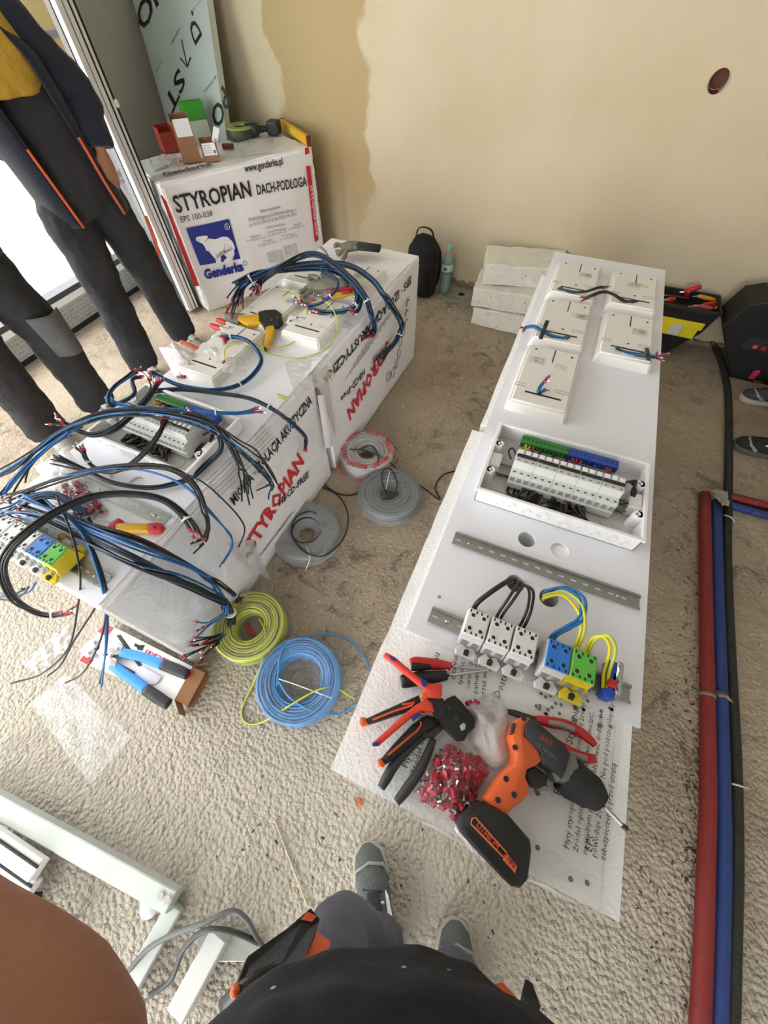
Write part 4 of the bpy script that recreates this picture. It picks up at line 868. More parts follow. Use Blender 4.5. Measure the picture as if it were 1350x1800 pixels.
k = MB(); k.box(-.02, .02, .09, .012, .024, .16, m=Matrix.Rotation(.5, 4, 'Y')); k.build('leaflet', M_white, t)
carton('carton', 'dark red carton with orange rim at the left of the bag top', (292, 271), (318, 266), .11, .115, mat('dark_red_carton', '8c2a1c', .6))
t, w_ = carton('carton', 'green and white carton leaning behind the brown cartons', (336, 246), (372, 240), .06, .17, mat('white_carton', 'cfd0c4', .6), open_top=False)
k = MB(); k.box(-w_/2-.001, -.002, .085, w_/2+.001, .062, .173, .002); k.build('green_cap', mat('green_print', '3f9a28', .5), t)
# tape reel
P0 = at(426, 243, ZB); t = thing('tape_reel', 'olive roll of tape lying beside the black driver', 'tape', P0)
k = MB(); k.lathe([(.045, 0), (.085, 0), (.088, .004), (.088, .05), (.085, .054), (.045, .054), (.042, .05), (.042, .004), (.045, 0)], 36); k.build('roll', mat('dark_olive_tape', '3f4330', .5), t, smooth=40)
k = MB(); k.lathe([(.043, .054), (.092, .054), (.092, .062), (.043, .062), (.043, .054)], 36); k.build('flange', mat('olive_yellow', '9aa352', .5), t, smooth=40)
# cordless driver
P0 = at(455, 243, ZB); t = thing('cordless_driver', 'black cordless driver lying on the bag top', 'power tool', P0, BRZ-.9)
k = MB(); k.sweep([(-.09, 0, .04), (-.075, 0, .04), (-.02, 0, .04), (0, 0, .04), (.01, 0, .04)], [.02, .032, .036, .034, .02], 16); k.build('motor_body', mat('dark_green_black', '1d2a24', .5, var=.2), t, smooth=40)
k = MB(); k.sweep([(-.03, .03, .035), (.03, .06, .035), (.06, .075, .035)], [.019, .016, .02], 12); k.build('grip', M_black, t, smooth=40)
k = MB(); k.box(.045, .045, .002, .125, .125, .075, .012, seg=2); k.build('battery', M_black, t)
k = MB(); k.sweep([(-.125, 0, .04), (-.09, 0, .04)], [.012, .016], 12); k.build('chuck', M_dark, t, smooth=40)
# spirit level
A_, B_ = at(494, 226, ZB), at(541, 258, ZB); d = B_-A_; t = thing('spirit_level', 'short yellow spirit level at the right edge of the bag', 'level', A_, math.atan2(d.y, d.x)); L = d.length
k = MB(); k.box(0, 0, 0, L, .024, .05, .002); k.build('body', M_yellow, t)
for x in (0, L-.012): k = MB(); k.box(x-.002, -.001, -.001, x+.014, .025, .051, .002); k.build('end_cap', mat('dark_red_plastic', '6d2218', .5), t)
k = MB(); k.box(L*.4, -.002, .018, L*.55, .026, .036); k.build('vial_window', mat('pale_green_vial', 'b9cf6a', .2), t)
# flat white bag and small red piece
Pb = [at(412, 252, ZB), at(482, 243, ZB), at(478, 268, ZB), at(425, 276, ZB)]
t = thing('parts_bag', 'flat milky plastic bag in front of the tape roll', 'bag', Pb[3]); k = MB(); k.grid(lambda u, v: tuple(Pb[0].lerp(Pb[1], u).lerp(Pb[3].lerp(Pb[2], u), v)+V((0, 0, .004+.03*math.sin(PI*u)*math.sin(PI*v)+.006*noise.noise(V((u*6, v*6, 1)))))), 12, 10); k.build('bag', M_film2, t, True, True)
P0 = at(402, 262, ZB); t = thing('connector_block', 'small dark red connector lying by the small carton', 'connector', P0, .4)
k = MB(); k.box(-.035, -.014, 0, .035, .014, .026, .003); k.build('housing', mat('dark_red_plastic', '6d2218', .5), t)
for i in range(3): k = MB(); k.box(-.028+i*.022, -.0155, .006, -.014+i*.022, -.0138, .02); k.build('socket', M_slot, t)
Pb = [at(262, 283, ZB), at(312, 272, ZB), at(318, 292, ZB), at(270, 302, ZB)]
t = thing('film_scrap', 'crumpled clear film scrap at the left end of the bag top', 'film', Pb[3]); k = MB(); k.grid(lambda u, v: tuple(Pb[0].lerp(Pb[1], u).lerp(Pb[3].lerp(Pb[2], u), v)+V((0, 0, .012+.02*noise.noise(V((u*5, v*5, 7)))))), 12, 10); k.build('film', M_film2, t, True, True)
t = thing('wire_scrap', 'thin grey wire scraps curled on the left of the bag top', 'wire', at(290, 296, ZB))
for q in range(3): k = MB(); k.sweep(spline([at(268+q*4, 303-q*3, ZB+.003), at(290, 296-q*2, ZB+.012), at(312, 286-q*4, ZB+.006), at(325, 281+q*3, ZB+.003)], 6), .0015, 5); k.build('wire', M_ink2, t, True)

# ------------------------------------------------------------------ foil-faced board leaning in the corner
b0, b1 = atp(293, 213, (-2.7, 2.93, 0), (.15, 1, 0)), atp(397, 233, (-2.7, 2.93, 0), (.15, 1, 0))
t0, t1 = atp(233, 0, (-2.7, 3.08, 0), (.15, 1, 0)), atp(363, 0, (-2.7, 3.08, 0), (.15, 1, 0))
ax = (b1-b0).normalized(); upv = ((t0-b0)+(t1-b1)).normalized(); foil = thing('insulation_board', 'silver foil-faced insulation board with bold black letters leaning in the corner', 'board', (b0+b1)/2-upv*((b0.z+b1.z)/2/upv.z))
nrm = ax.cross(upv).normalized()
def fb(s_, h): # s across 0..1, h height parameter: 0 at b, 1 at t
    return b0.lerp(t0, h).lerp(b1.lerp(t1, h), s_)
k = MB(); h0, h1 = -.95, 1.6; c_ = [fb(0, h0), fb(1, h0), fb(1, h1), fb(0, h1)]; back = V((-.08, .1, 0))*.5
vs = c_+[q-nrm*.05 for q in c_]; k.add(vs, [(0, 1, 2, 3), (7, 6, 5, 4), (0, 4, 5, 1), (1, 5, 6, 2), (2, 6, 7, 3), (3, 7, 4, 0)]); k.build('board', mat('silver_foil', 'c3cbc6', .3, metal=.25, bump=.06, bscale=40, var=.04, vscale=5), foil, True)
FP, FN = b0, nrm
def fpx(px, py, off=.003): return atp(px, py, FP+nrm*0, nrm)+nrm*off
def ft(mb, body, size, a, b_, offset=.0022, width=True):
    A_, B_ = fpx(*a), fpx(*b_); d = B_-A_; text_mb(mb, body, size, frame(A_, d, nrm.cross(d)), width=d.length if width else None, offset=offset)
k = MB(); ft(k, 'ON', .13, (252, 58), (296, -24)); ft(k, 'D.', .12, (356, 62), (338, 18)); ft(k, 'ST', .12, (314, 118), (290, 180)); ft(k, 'PO', .13, (392, 150), (370, 205))
for pts in ([(320, 70), (330, 117)], [(318, 103), (330, 118), (336, 101)]): k.sweep([fpx(*q) for q in pts], .0045, 6)
k.build('black_lettering', M_ink, foil, True)
k = MB(); ft(k, 'THERMANO PIR 40', .018, (302, 80), (318, 52), 0); ft(k, 'Balex 0.022 W', .018, (275, 128), (288, 105), 0); ft(k, 'THERMANO PIR', .018, (360, 165), (382, 136), 0); ft(k, 'PIR max', .018, (338, 25), (356, 0), 0); k.build('small_lettering', M_ink2, foil, True)
# ------------------------------------------------------------------ tool builders
def pslab(root, name, m, poly, z0, z1, bev=.003, smooth=40):
    zz = (z0+z1)/2; q = MB(); q.prism([at(px, py, zz)[:2] for px, py in poly], z0, z1, bev); return q.build(name, m, root, True, smooth)
def prod(root, name, m, pts, rad, n=10, k=5, smooth=True):
    q = MB(); P = spline([at(*p) for p in pts], k)
    if isinstance(rad, (list, tuple)):
        R = []
        for i in range(len(P)):
            s_ = i/(len(P)-1)*(len(rad)-1); a = min(int(s_), len(rad)-2); f = s_-a
            ra, rb = rad[a], rad[a+1]
            R.append(tuple(x*(1-f)+y*f for x, y in zip(ra, rb)) if isinstance(ra, tuple) else ra*(1-f)+rb*f)
    else: R = rad
    q.sweep(P, R, n, ref=(0, 0, 1) if isinstance(rad, (list, tuple)) and isinstance(rad[0], tuple) else None); return q.build(name, m, root, True, smooth)
def remesh(o, vox, sm=4, disp=0., dscale=.1):
    r = o.modifiers.new('remesh', 'REMESH'); r.mode = 'VOXEL'; r.voxel_size = vox; r.use_smooth_shade = True
    if sm: s_ = o.modifiers.new('smooth', 'SMOOTH'); s_.iterations = sm; s_.factor = .5
    if disp:
        tx_ = bpy.data.textures.new('folds', 'CLOUDS'); tx_.noise_scale = dscale; d = o.modifiers.new('folds', 'DISPLACE'); d.texture = tx_; d.strength = disp; d.mid_level = .5; d.texture_coords = 'GLOBAL'
    return o
Z0 = ZL+.001
# yellow and black ferrule crimper
t = thing('crimping_pliers', 'yellow crimping pliers with black round head on the left board', 'pliers', at(470, 575, Z0))
pslab(t, 'head', M_black, [(455, 553), (468, 550), (486, 549), (496, 556), (497, 566), (490, 573), (476, 575), (466, 577), (457, 570)], Z0+.012, Z0+.04, .004)
pslab(t, 'handle', M_yellow, [(418, 566), (421, 558), (440, 558), (452, 555), (463, 551), (466, 562), (463, 572), (450, 572), (436, 574)], Z0+.014, Z0+.038, .006)
pslab(t, 'handle', M_yellow, [(468, 574), (482, 574), (484, 582), (480, 592), (474, 605), (470, 615), (464, 613), (466, 596)], Z0+.010, Z0+.032, .005)
pslab(t, 'handle_tip', M_black, [(464, 606), (471, 608), (468, 617), (464, 615)], Z0+.008, Z0+.03, .004)
pslab(t, 'grey_grip', mat('grey_grip', '8a8a84', .6), [(391, 556), (395, 551), (425, 553), (440, 556), (420, 560), (420, 570), (400, 565)], Z0+.016, Z0+.036, .006)
k = MB()
for px, py in ((487, 558), (478, 563)): p = at(px, py, Z0+.04); k.cyl(p, .004, .002, 8)
k.build('rivet', M_steel, t, True)
# side cutters with red and grey grips
t = thing('side_cutters', 'side cutters with red-tipped grey grips beside the yellow pliers', 'pliers', at(400, 577, Z0))
G = mat('pale_grey_grip', 'b5b2a8', .6)
prod(t, 'red_grip', M_red, [(371, 571, Z0+.03), (378, 574, Z0+.03), (390, 578, Z0+.03)], [(.008, .007), (.012, .010), (.009, .008)], 12)
prod(t, 'grey_grip', G, [(388, 577, Z0+.03), (400, 580, Z0+.03), (415, 577, Z0+.028)], [(.010, .009), (.011, .009), (.007, .007)], 12)
prod(t, 'red_grip', M_red, [(381, 562, Z0+.032), (388, 564, Z0+.032), (398, 568, Z0+.032)], [(.008, .007), (.012, .010), (.009, .008)], 12)
prod(t, 'grey_grip', G, [(396, 567, Z0+.03), (406, 571, Z0+.03), (417, 574, Z0+.028)], [(.010, .009), (.010, .009), (.007, .007)], 12)
pslab(t, 'jaw', M_steel, [(415, 572), (424, 576), (434, 584), (430, 589), (420, 584), (412, 581)], Z0+.016, Z0+.03, .003)
# orange trimming knife
t = thing('trimming_knife', 'orange trimming knife behind the printed ferrule bag', 'knife', at(345, 612, Z0)); A_, B_ = at(318, 602, Z0+.02), at(368, 624, Z0+.02)
prod(t, 'body', M_orange, [(318, 601, Z0+.02), (335, 608, Z0+.02), (352, 616, Z0+.02), (366, 622, Z0+.02)], [(.010, .007), (.012, .009), (.011, .008), (.009, .007)], 10)
pslab(t, 'slider', M_black, [(350, 619), (362, 624), (360, 628), (348, 624)], Z0+.024, Z0+.03, .002)
# yellow/red cable knife near the trunk of cables
t = thing('cable_knife', 'yellow cable knife with red ends and clear guard on the left board', 'knife', at(240, 926, Z0))
pslab(t, 'handle', M_yellow, [(204, 921), (230, 921), (264, 922), (262, 936), (232, 936), (205, 932)], Z0+.004, Z0+.024, .006)
pslab(t, 'red_end', M_red, [(262, 922), (276, 921), (286, 922), (289, 927), (284, 936), (272, 938), (261, 936)], Z0+.003, Z0+.025, .006)
pslab(t, 'red_bolster', M_red, [(192, 930), (196, 922), (206, 916), (212, 913), (217, 916), (214, 922), (206, 927), (205, 932), (196, 933)], Z0+.003, Z0+.025, .005)
pslab(t, 'clear_guard', M_film2, [(168, 916), (192, 917), (200, 920), (194, 929), (180, 927), (169, 924)], Z0+.006, Z0+.02, .003)
k = MB(); p = at(272, 927, Z0+.0255); k.cyl(p, .004, .0006, 10); k.build('lanyard_hole', M_slot, t, True)
t = thing('yellow_tool_tip', 'small yellow tool tip peeping out behind the blue terminal', 'tool', at(112, 946, Z0))
pslab(t, 'tip', M_yellow, [(104, 944), (110, 938), (120, 941), (122, 947), (112, 950)], Z0, Z0+.018, .004)
# insulated screwdriver and knife among the rings
t = thing('insulated_screwdriver', 'yellow and red insulated screwdriver under the cable rings', 'screwdriver', at(602, 520, Z0+.036)); zz = Z0+.05
prod(t, 'grip', M_yellow, [(583, 523, zz), (600, 520, zz), (622, 513, zz)], [(.009, .009), (.012, .011), (.010, .009)], 10)
prod(t, 'red_inlay', M_red, [(600, 518, zz+.006), (618, 513, zz+.006)], [(.006, .006), (.006, .006)], 8)
prod(t, 'red_collar', M_red, [(574, 524, zz), (584, 522, zz)], [(.006, .006), (.009, .009)], 10)
prod(t, 'shaft', M_rdk, [(545, 530, zz), (574, 524, zz)], .003, 8)
t = thing('red_knife', 'red-handled knife lying along the yellow screwdriver', 'knife', at(598, 511, Z0+.036))
prod(t, 'handle', M_red, [(578, 514, zz+.004), (600, 509, zz+.004), (624, 506, zz+.004)], [(.006, .006), (.009, .008), (.008, .007)], 10)
prod(t, 'blade', M_steel, [(558, 519, zz), (578, 514, zz+.002)], [(.006, .0012), (.006, .0012)], 6)
# gloves
def glove(label, palm, fingers, cuff, mpalm, z):
    t = thing('work_glove', label, 'glove', at(*palm[len(palm)//2][:2], z)); k = MB()
    k.sweep([at(px, py, z+h) for px, py, h in palm], [(.034, .014), (.043, .018), (.040, .016)][:len(palm)], 14, ref=(0, 0, 1))
    for f in fingers: k.sweep(spline([at(px, py, z+h) for px, py, h in f], 5), .0105, 9)
    remesh(k.build('glove_shell', mpalm[0], t, True, True), .004, 4, .006, .02)
    k = MB(); k.sweep([at(px, py, z+h) for px, py, h in cuff], [(.036, .014), (.034, .012)], 14, ref=(0, 0, 1)); k.build('cuff', mpalm[1], t, True, True)
    return t
M_gl = mat('grey_knit', '8d8878', .95, bump=.8, bscale=300, var=.15, vscale=40); M_gb = mat('black_coated_knit', '2b2d2e', .8, bump=.4, bscale=200)
glove('grey work glove with black cuff lying on the far left plate', [(600, 436, .045), (615, 433, .05), (630, 432, .05)], [[(602, 440, .05), (596, 447, .04), (592, 440, .05)], [(600, 432, .05), (592, 430, .055), (588, 434, .05)], [(610, 440, .045), (606, 450, .045), (602, 456, .04)]], [(628, 432, .052), (668, 437, .048)], [M_gl, M_gb], ZL)
glove('crumpled beige-grey work glove under the cable rings', [(545, 502, .055), (570, 500, .06), (592, 496, .06)], [[(548, 512, .05), (535, 520, .05), (528, 527, .045)], [(550, 498, .055), (536, 508, .05), (527, 515, .048)], [(562, 490, .06), (548, 486, .06), (541, 492, .055)], [(580, 488, .06), (565, 482, .062)]], [(592, 497, .06), (614, 498, .055)], [M_gl, M_gl], ZL)
prod(thing('cable_stub', 'grey cable stub standing behind the far plate', 'cable', at(570, 440, Z0)), 'stub', M_ink2, [(563, 435, Z0+.05), (570, 440, Z0+.05), (576, 450, Z0+.045)], .006, 8)
# bags
def pillow_bag(name, label, px, z, bulge, m, cat='bag', seed=1):
    P = [at(x, y, z) for x, y in px]; c_ = sum(P, V())/4; t = thing(name, label, cat, (c_.x, c_.y, z))
    k = MB()
    for sgn in (1,):
        k.grid(lambda u, v: tuple(P[0].lerp(P[1], u).lerp(P[3].lerp(P[2], u), v)+V((0, 0, .003+bulge*(math.sin(PI*u)*math.sin(PI*v))**.6+.3*bulge*noise.noise(V((u*6, v*6, seed)))))), 18, 14)
    k.build('bag', m, t, True, True); return t, P
t, P = pillow_bag('cable_tie_bag', 'clear bag of cream cable ties with barcode label on the left board', [(478, 548), (536, 532), (622, 572), (560, 618)], Z0, .03, M_film, seed=3)
for i in range(16):
    a = P[0].lerp(P[1], .1+.05*i).lerp(P[3].lerp(P[2], .15+.045*i), .12); b_ = P[0].lerp(P[1], .1+.05*i).lerp(P[3].lerp(P[2], .15+.045*i), .8)
    k = MB(); k.sweep([a+V((0, 0, .010+.004*(i % 3))), (a+b_)/2+V((0, 0, .02)), b_+V((0, 0, .010))], [(.004, .002)]*3, 4, ref=(0, 0, 1)); k.build('cable_tie', mat('cream_nylon', 'e6dfb8', .5), t, True)
A_, B_, C_ = at(502, 568, Z0+.034), at(530, 570, Z0+.034), at(510, 551, Z0+.034); M_ = frame(A_, B_-A_, C_-A_); k = MB(); k.box(0, 0, -.002, .085, .055, 0, m=M_); lab = k.build('paper_label', M_white, t, True)
k = MB(); text_mb(k, 'C118', .018, M_ @ Matrix.Translation((.072, .05, .001)) @ Matrix.Rotation(PI, 4, 'Z'), offset=.0006)
x = .012
for i in range(14): w2 = random.choice((.001, .002, .0015)); k.box(x, .010, .0002, x+w2, .026, .0008, m=M_); x += w2+.0015
k.build('barcode', M_ink, lab, True)
def sleeves(root, n, region, z, h, seed, size=1.):
    """crimp sleeves: red collar and bright tube"""
    rnd = random.Random(seed); P = [at(x, y, z) for x, y in region]
    k = MB(); k.sweep([(-.006, 0, 0), (.001, 0, 0)], [.0042, .0036], 8); k.cur = 1; k.sweep([(.001, 0, 0), (.0075, 0, 0)], .0021, 7); src = None
    for i in range(n):
        u, v = rnd.random(), rnd.random(); c_ = P[0].lerp(P[1], u).lerp(P[3].lerp(P[2], u), v); hh = h*(math.sin(PI*min(.97, max(.03, u)))*math.sin(PI*min(.97, max(.03, v))))**.5
        if src is None: src = o = k.build('crimp_sleeve', [M_rdk, M_steel], root)
        else: o = src.copy(); COL.objects.link(o)
        o.location = wm(root).inverted() @ (c_+V((0, 0, .005+rnd.random()*hh))); o.rotation_euler = (0, rnd.uniform(-.7, .7), rnd.random()*6.28); o.scale = (size,)*3
t, P = pillow_bag('ferrule_bag', 'clear bag of dark red crimp sleeves on the near part of the left board', [(92, 850), (140, 838), (192, 900), (112, 922)], Z0, .034, film('tight_clear_film', white=.03, gloss=.15, bump=.9, bscale=40), seed=5)
sleeves(t, 150, [(100, 860), (138, 848), (186, 898), (118, 916)], Z0, .022, 4, 1.25)
t, P = pillow_bag('ferrule_bag', 'white printed bag with dark red crimp sleeves at its bottom', [(279, 612), (352, 612), (362, 660), (310, 666)], Z0, .05, film('white_poly_bag', col=(238, 230, 232), white=.7, gloss=.2), seed=6)
sleeves(t, 34, [(312, 652), (352, 648), (360, 660), (312, 666)], Z0, .012, 8, 1.2)
k = MB(); A_, B_ = at(312, 640, Z0+.055), at(342, 642, Z0+.055); text_mb(k, 'TULEJKI', .016, frame(A_, B_-A_, V((0, 0, 1)).cross(B_-A_)), width=(B_-A_).length); k.build('printed_lettering', M_ink, t, True)
pillow_bag('screw_pouch', 'clear crumpled pouch beside the orange knife', [(352, 622), (392, 612), (410, 640), (366, 652)], Z0, .04, M_film, seed=7)
pillow_bag('empty_pouch', 'empty clear pouch by the small green-yellow wire end', [(400, 628), (440, 632), (432, 660), (388, 655)], Z0+.036, .008, M_film, seed=8)
pillow_bag('empty_pouch', 'clear pouch lying at the near left of the left enclosure', [(60, 820), (120, 790), (150, 830), (90, 860)], Z0, .02, M_film, seed=9)
t = thing('cable_stub', 'two short black stubs between the tie bag and the crimper', 'cable', at(527, 586, Z0))
for a in ((520, 584), (528, 586)): prod(t, 'stub', M_black, [(a[0], a[1], Z0+.004), (a[0]+4, a[1]+1, Z0+.004)], .004, 6)
# plastic film laid over the middle of the left stack edge
t = thing('film_sheet', 'clear film crumpled over the joint of the left packs', 'film', at(560, 660, ZL))
P = [at(500, 640, ZL+.004), at(575, 615, ZL+.004), at(592, 668, ZL-.05), at(520, 700, ZL+.004)]
k = MB(); k.grid(lambda u, v: tuple(P[0].lerp(P[1], u).lerp(P[3].lerp(P[2], u), v)+V((0, 0, .006+.008*noise.noise(V((u*6, v*6, 3)))))), 14, 12); k.build('film', M_film, t, True, True)
# ------------------------------------------------------------------ tools on the near right pack
ZT = TOPZ+.006
def q4(*pts): return [(570+x/2.41, 1120+y/2.41) for x, y in pts]
def r4(z, *pts): return [(570+p[0]/2.41, 1120+p[1]/2.41, z+(p[2] if len(p) > 2 else 0)) for p in pts]
# cordless drill
t = thing('cordless_drill', 'orange and black cordless drill with battery lying on the film', 'power tool', at(*q4((800, 620))[0], ZT))
pslab(t, 'orange_shell', M_orange, q4((785, 395), (798, 358), (830, 340), (858, 352), (835, 385), (832, 420), (862, 452), (890, 485), (905, 525), (880, 545), (842, 562), (836, 592), (850, 625), (846, 662), (822, 690), (785, 718), (755, 748), (715, 728), (684, 705), (676, 680), (700, 640), (722, 608), (752, 570), (790, 540), (797, 500), (790, 468), (776, 430)), ZT+.012, ZT+.068, .012)
mc = pslab(t, 'motor_cover', mat('charcoal_plastic', '2d2f31', .5, var=.2, vscale=30), q4((855, 350), (900, 375), (950, 418), (1000, 458), (1022, 500), (1004, 560), (985, 602), (950, 565), (905, 542), (892, 490), (842, 440), (828, 412), (832, 378)), ZT+.012, ZT+.074, .010)
pslab(t, 'gear_housing', mat('grey_gearbox', '77766f', .5, var=.1, vscale=30), q4((950, 575), (985, 500), (1015, 480), (1050, 505), (1062, 552), (1040, 602), (1002, 622), (970, 612)), ZT+.01, ZT+.066, .012)
prod(t, 'chuck', M_dark, r4(ZT+.034, (1010, 570), (1050, 600), (1085, 625), (1130, 658), (1172, 702)), [.030, .033, .030, .028, .018], 18, 4, 30)
prod(t, 'drill_bit', M_steel, r4(ZT+.034, (1180, 712), (1230, 762), (1278, 812)), [.0035, .0035, .0028], 8)
prod(t, 'bit_tip', mat('dark_steel', '4d4a45', .4, metal=.9), r4(ZT+.034, (1262, 796), (1282, 815)), .0042, 8)
pslab(t, 'trigger', M_black, q4((838, 566), (880, 545), (905, 560), (940, 592), (935, 625), (905, 640), (880, 640), (855, 628), (845, 600)), ZT+.022, ZT+.056, .008)
pslab(t, 'selector', mat('grey_grip', '8a8a84', .6), q4((890, 640), (905, 615), (945, 632), (940, 650), (915, 652), (905, 672)), ZT+.026, ZT+.05, .004)
bt_ = pslab(t, 'battery', M_black, q4((562, 792), (568, 762), (632, 702), (655, 692), (700, 708), (762, 748), (800, 790), (850, 848), (855, 890), (840, 1008), (806, 1045), (770, 1036), (640, 900), (582, 832)), ZT, ZT+.078, .012)
k = MB(); zz = ZT+.079
def edge(mb, pts, r=.0012): mb.sweep([at(x, y, zz) for x, y in pts+[pts[0]]], r, 4)
edge(k, q4((628, 768), (642, 765), (775, 915), (758, 930), (622, 790)))
a, b_ = q4((632, 782), (722, 890)); A_, B_ = at(*a, zz), at(*b_, zz); text_mb(k, 'LITHIUM', .0125, frame(A_, B_-A_, V((0, 0, 1)).cross(B_-A_)) @ Matrix.Translation((.006, -.001, 0)), width=(B_-A_).length*.95, offset=.0001)
k.build('orange_lettering', M_orange, bt_, True)
pslab(bt_, 'orange_badge', M_orange, q4((775, 915), (818, 968), (808, 1000), (755, 940)), ZT+.077, ZT+.0795, .0005)
k = MB(); a, b_ = q4((772, 945), (806, 988)); A_, B_ = at(*a, zz+.0012), at(*b_, zz+.0012); text_mb(k, '18V', .011, frame(A_, B_-A_, V((0, 0, 1)).cross(B_-A_)), width=(B_-A_).length*.9); k.build('badge_lettering', M_ink, bt_, True)
for x, y in ((808, 467), (770, 600), (804, 668), (735, 690), (845, 345)): k = MB(); p = at(*q4((x, y))[0], ZT+.0675); k.cyl(p, .0045, .0012, 10); k.build('screw_recess', M_slot, t, True)
k = MB()
for i in range(4): k.sweep([at(*q4((786+i*2, 410-i*12))[0], ZT+.062), at(*q4((800+i*2, 402-i*12))[0], ZT+.068)], .002, 5)
k.build('vent_slot', M_slot, t, True)
k = MB(); zz = ZT+.0748
a, b_ = q4((915, 432), (968, 462)); A_, B_ = at(*a, zz), at(*b_, zz); text_mb(k, 'BLACK', .012, frame(A_, B_-A_, V((0, 0, 1)).cross(B_-A_)), width=(B_-A_).length, offset=.0001)
k.build('brand_lettering', mat('dark_orange_print', 'a5492a', .5), mc, True)
k = MB(); a, b_ = q4((895, 455), (985, 525)); A_, B_ = at(*a, zz), at(*b_, zz); text_mb(k, 'CE 18V EAC', .008, frame(A_, B_-A_, V((0, 0, 1)).cross(B_-A_)), width=(B_-A_).length, res=1)
k.build('marking', M_ink2, mc, True)
# red-handled crimping pliers
t = thing('crimping_pliers', 'red and blue handled crimping pliers on the right pack', 'pliers', at(*q4((470, 300))[0], ZT)); zz = ZT+.03
pslab(t, 'red_handle', M_orange if 0 else mat('bright_red_plastic', 'd8402f', .42), q4((250, 82), (262, 68), (300, 88), (360, 140), (420, 190), (450, 200), (495, 198), (498, 245), (488, 265), (445, 262), (425, 225), (350, 165), (290, 115)), zz, zz+.024, .006)
pslab(t, 'blue_inlay', M_bink, q4((270, 75), (300, 90), (310, 105), (285, 98)), zz+.022, zz+.026, .001)
pslab(t, 'blue_inlay', M_bink, q4((405, 172), (440, 192), (425, 215), (412, 205)), zz+.012, zz+.026, .001)
pslab(t, 'red_handle', mat('bright_red_plastic', 'd8402f', .42), q4((205, 462), (204, 448), (260, 400), (330, 335), (385, 290), (430, 265), (455, 282), (465, 318), (440, 318), (408, 318), (370, 340), (300, 400), (230, 462)), zz, zz+.024, .006)
pslab(t, 'blue_inlay', M_bink, q4((204, 462), (206, 448), (235, 442), (228, 462)), zz+.012, zz+.026, .001)
pslab(t, 'blue_inlay', M_bink, q4((368, 345), (400, 320), (408, 330), (378, 358)), zz+.012, zz+.026, .001)
pslab(t, 'pivot_plate', M_black, q4((415, 250), (455, 255), (500, 262), (520, 300), (500, 350), (470, 345), (450, 300)), zz-.006, zz+.018, .003)
pslab(t, 'orange_link', M_orange, q4((408, 240), (440, 228), (450, 255), (430, 268), (410, 260)), zz+.002, zz+.02, .003)
# black and orange handled crimping pliers
t = thing('crimping_pliers', 'black crimping pliers with orange-tipped handles on the right pack', 'pliers', at(*q4((500, 350))[0], ZT)); zz = ZT+.004
pslab(t, 'handle', M_black, q4((175, 348), (240, 318), (330, 278), (400, 248), (412, 285), (385, 305), (330, 325), (250, 352), (182, 374)), zz, zz+.026, .006)
pslab(t, 'orange_tip', M_orange, q4((150, 352), (156, 340), (178, 342), (190, 372), (160, 380), (150, 370)), zz, zz+.027, .006)
k = MB(); k.sweep([at(*p, zz+.0265) for p in q4((205, 350), (300, 312), (370, 290), (382, 278), (330, 286), (340, 282))], .002, 5); k.build('orange_stripe', M_orange, t, True)
pslab(t, 'handle', M_black, q4((240, 515), (300, 445), (370, 372), (430, 330), (470, 340), (475, 375), (420, 410), (340, 480), (262, 540)), zz, zz+.026, .006)
pslab(t, 'orange_tip', M_orange, q4((224, 520), (242, 512), (262, 538), (248, 552), (230, 548)), zz, zz+.027, .006)
k = MB(); k.sweep([at(*p, zz+.0265) for p in q4((270, 500), (340, 440), (395, 395), (410, 372), (408, 358))], .002, 5); k.build('orange_stripe', M_orange, t, True)
hd = pslab(t, 'head', mat('blackened_steel', '26282a', .45, metal=.3, var=.2, vscale=40), q4((470, 335), (490, 285), (520, 262), (548, 250), (575, 275), (608, 315), (632, 345), (632, 385), (602, 412), (590, 440), (565, 442), (525, 405), (485, 360)), zz, zz+.03, .003)
k = MB()
for x, y in ((525, 300), (560, 345), (505, 330)): p = at(*q4((x, y))[0], zz+.03); k.cyl(p, .005, .0015, 10)
k.build('rivet', mat('dark_steel', '4d4a45', .4, metal=.9), hd, True)
pslab(t, 'die', M_steel, q4((572, 375), (590, 362), (600, 372), (596, 392), (580, 400)), zz+.028, zz+.032, .001)
# slim dark pliers
t = thing('long_pliers', 'slim pliers with dark grey handles half under the crimpers', 'pliers', at(*q4((380, 520))[0], ZT)); zz = ZT+.009
Mg = mat('dark_grey_grip', '3a3c3e', .6)
prod(t, 'handle', Mg, r4(zz, (240, 640), (262, 600), (305, 530), (370, 460), (420, 420)), [.007, .009, .009, .008, .006], 10)
prod(t, 'handle', Mg, r4(zz, (305, 700), (345, 650), (400, 570), (435, 500), (462, 430)), [.007, .009, .009, .008, .006], 10)
pslab(t, 'jaw', mat('dark_steel', '4d4a45', .4, metal=.9), q4((415, 425), (462, 432), (500, 390), (520, 340), (490, 350), (450, 385)), ZT, ZT+.014, .002)
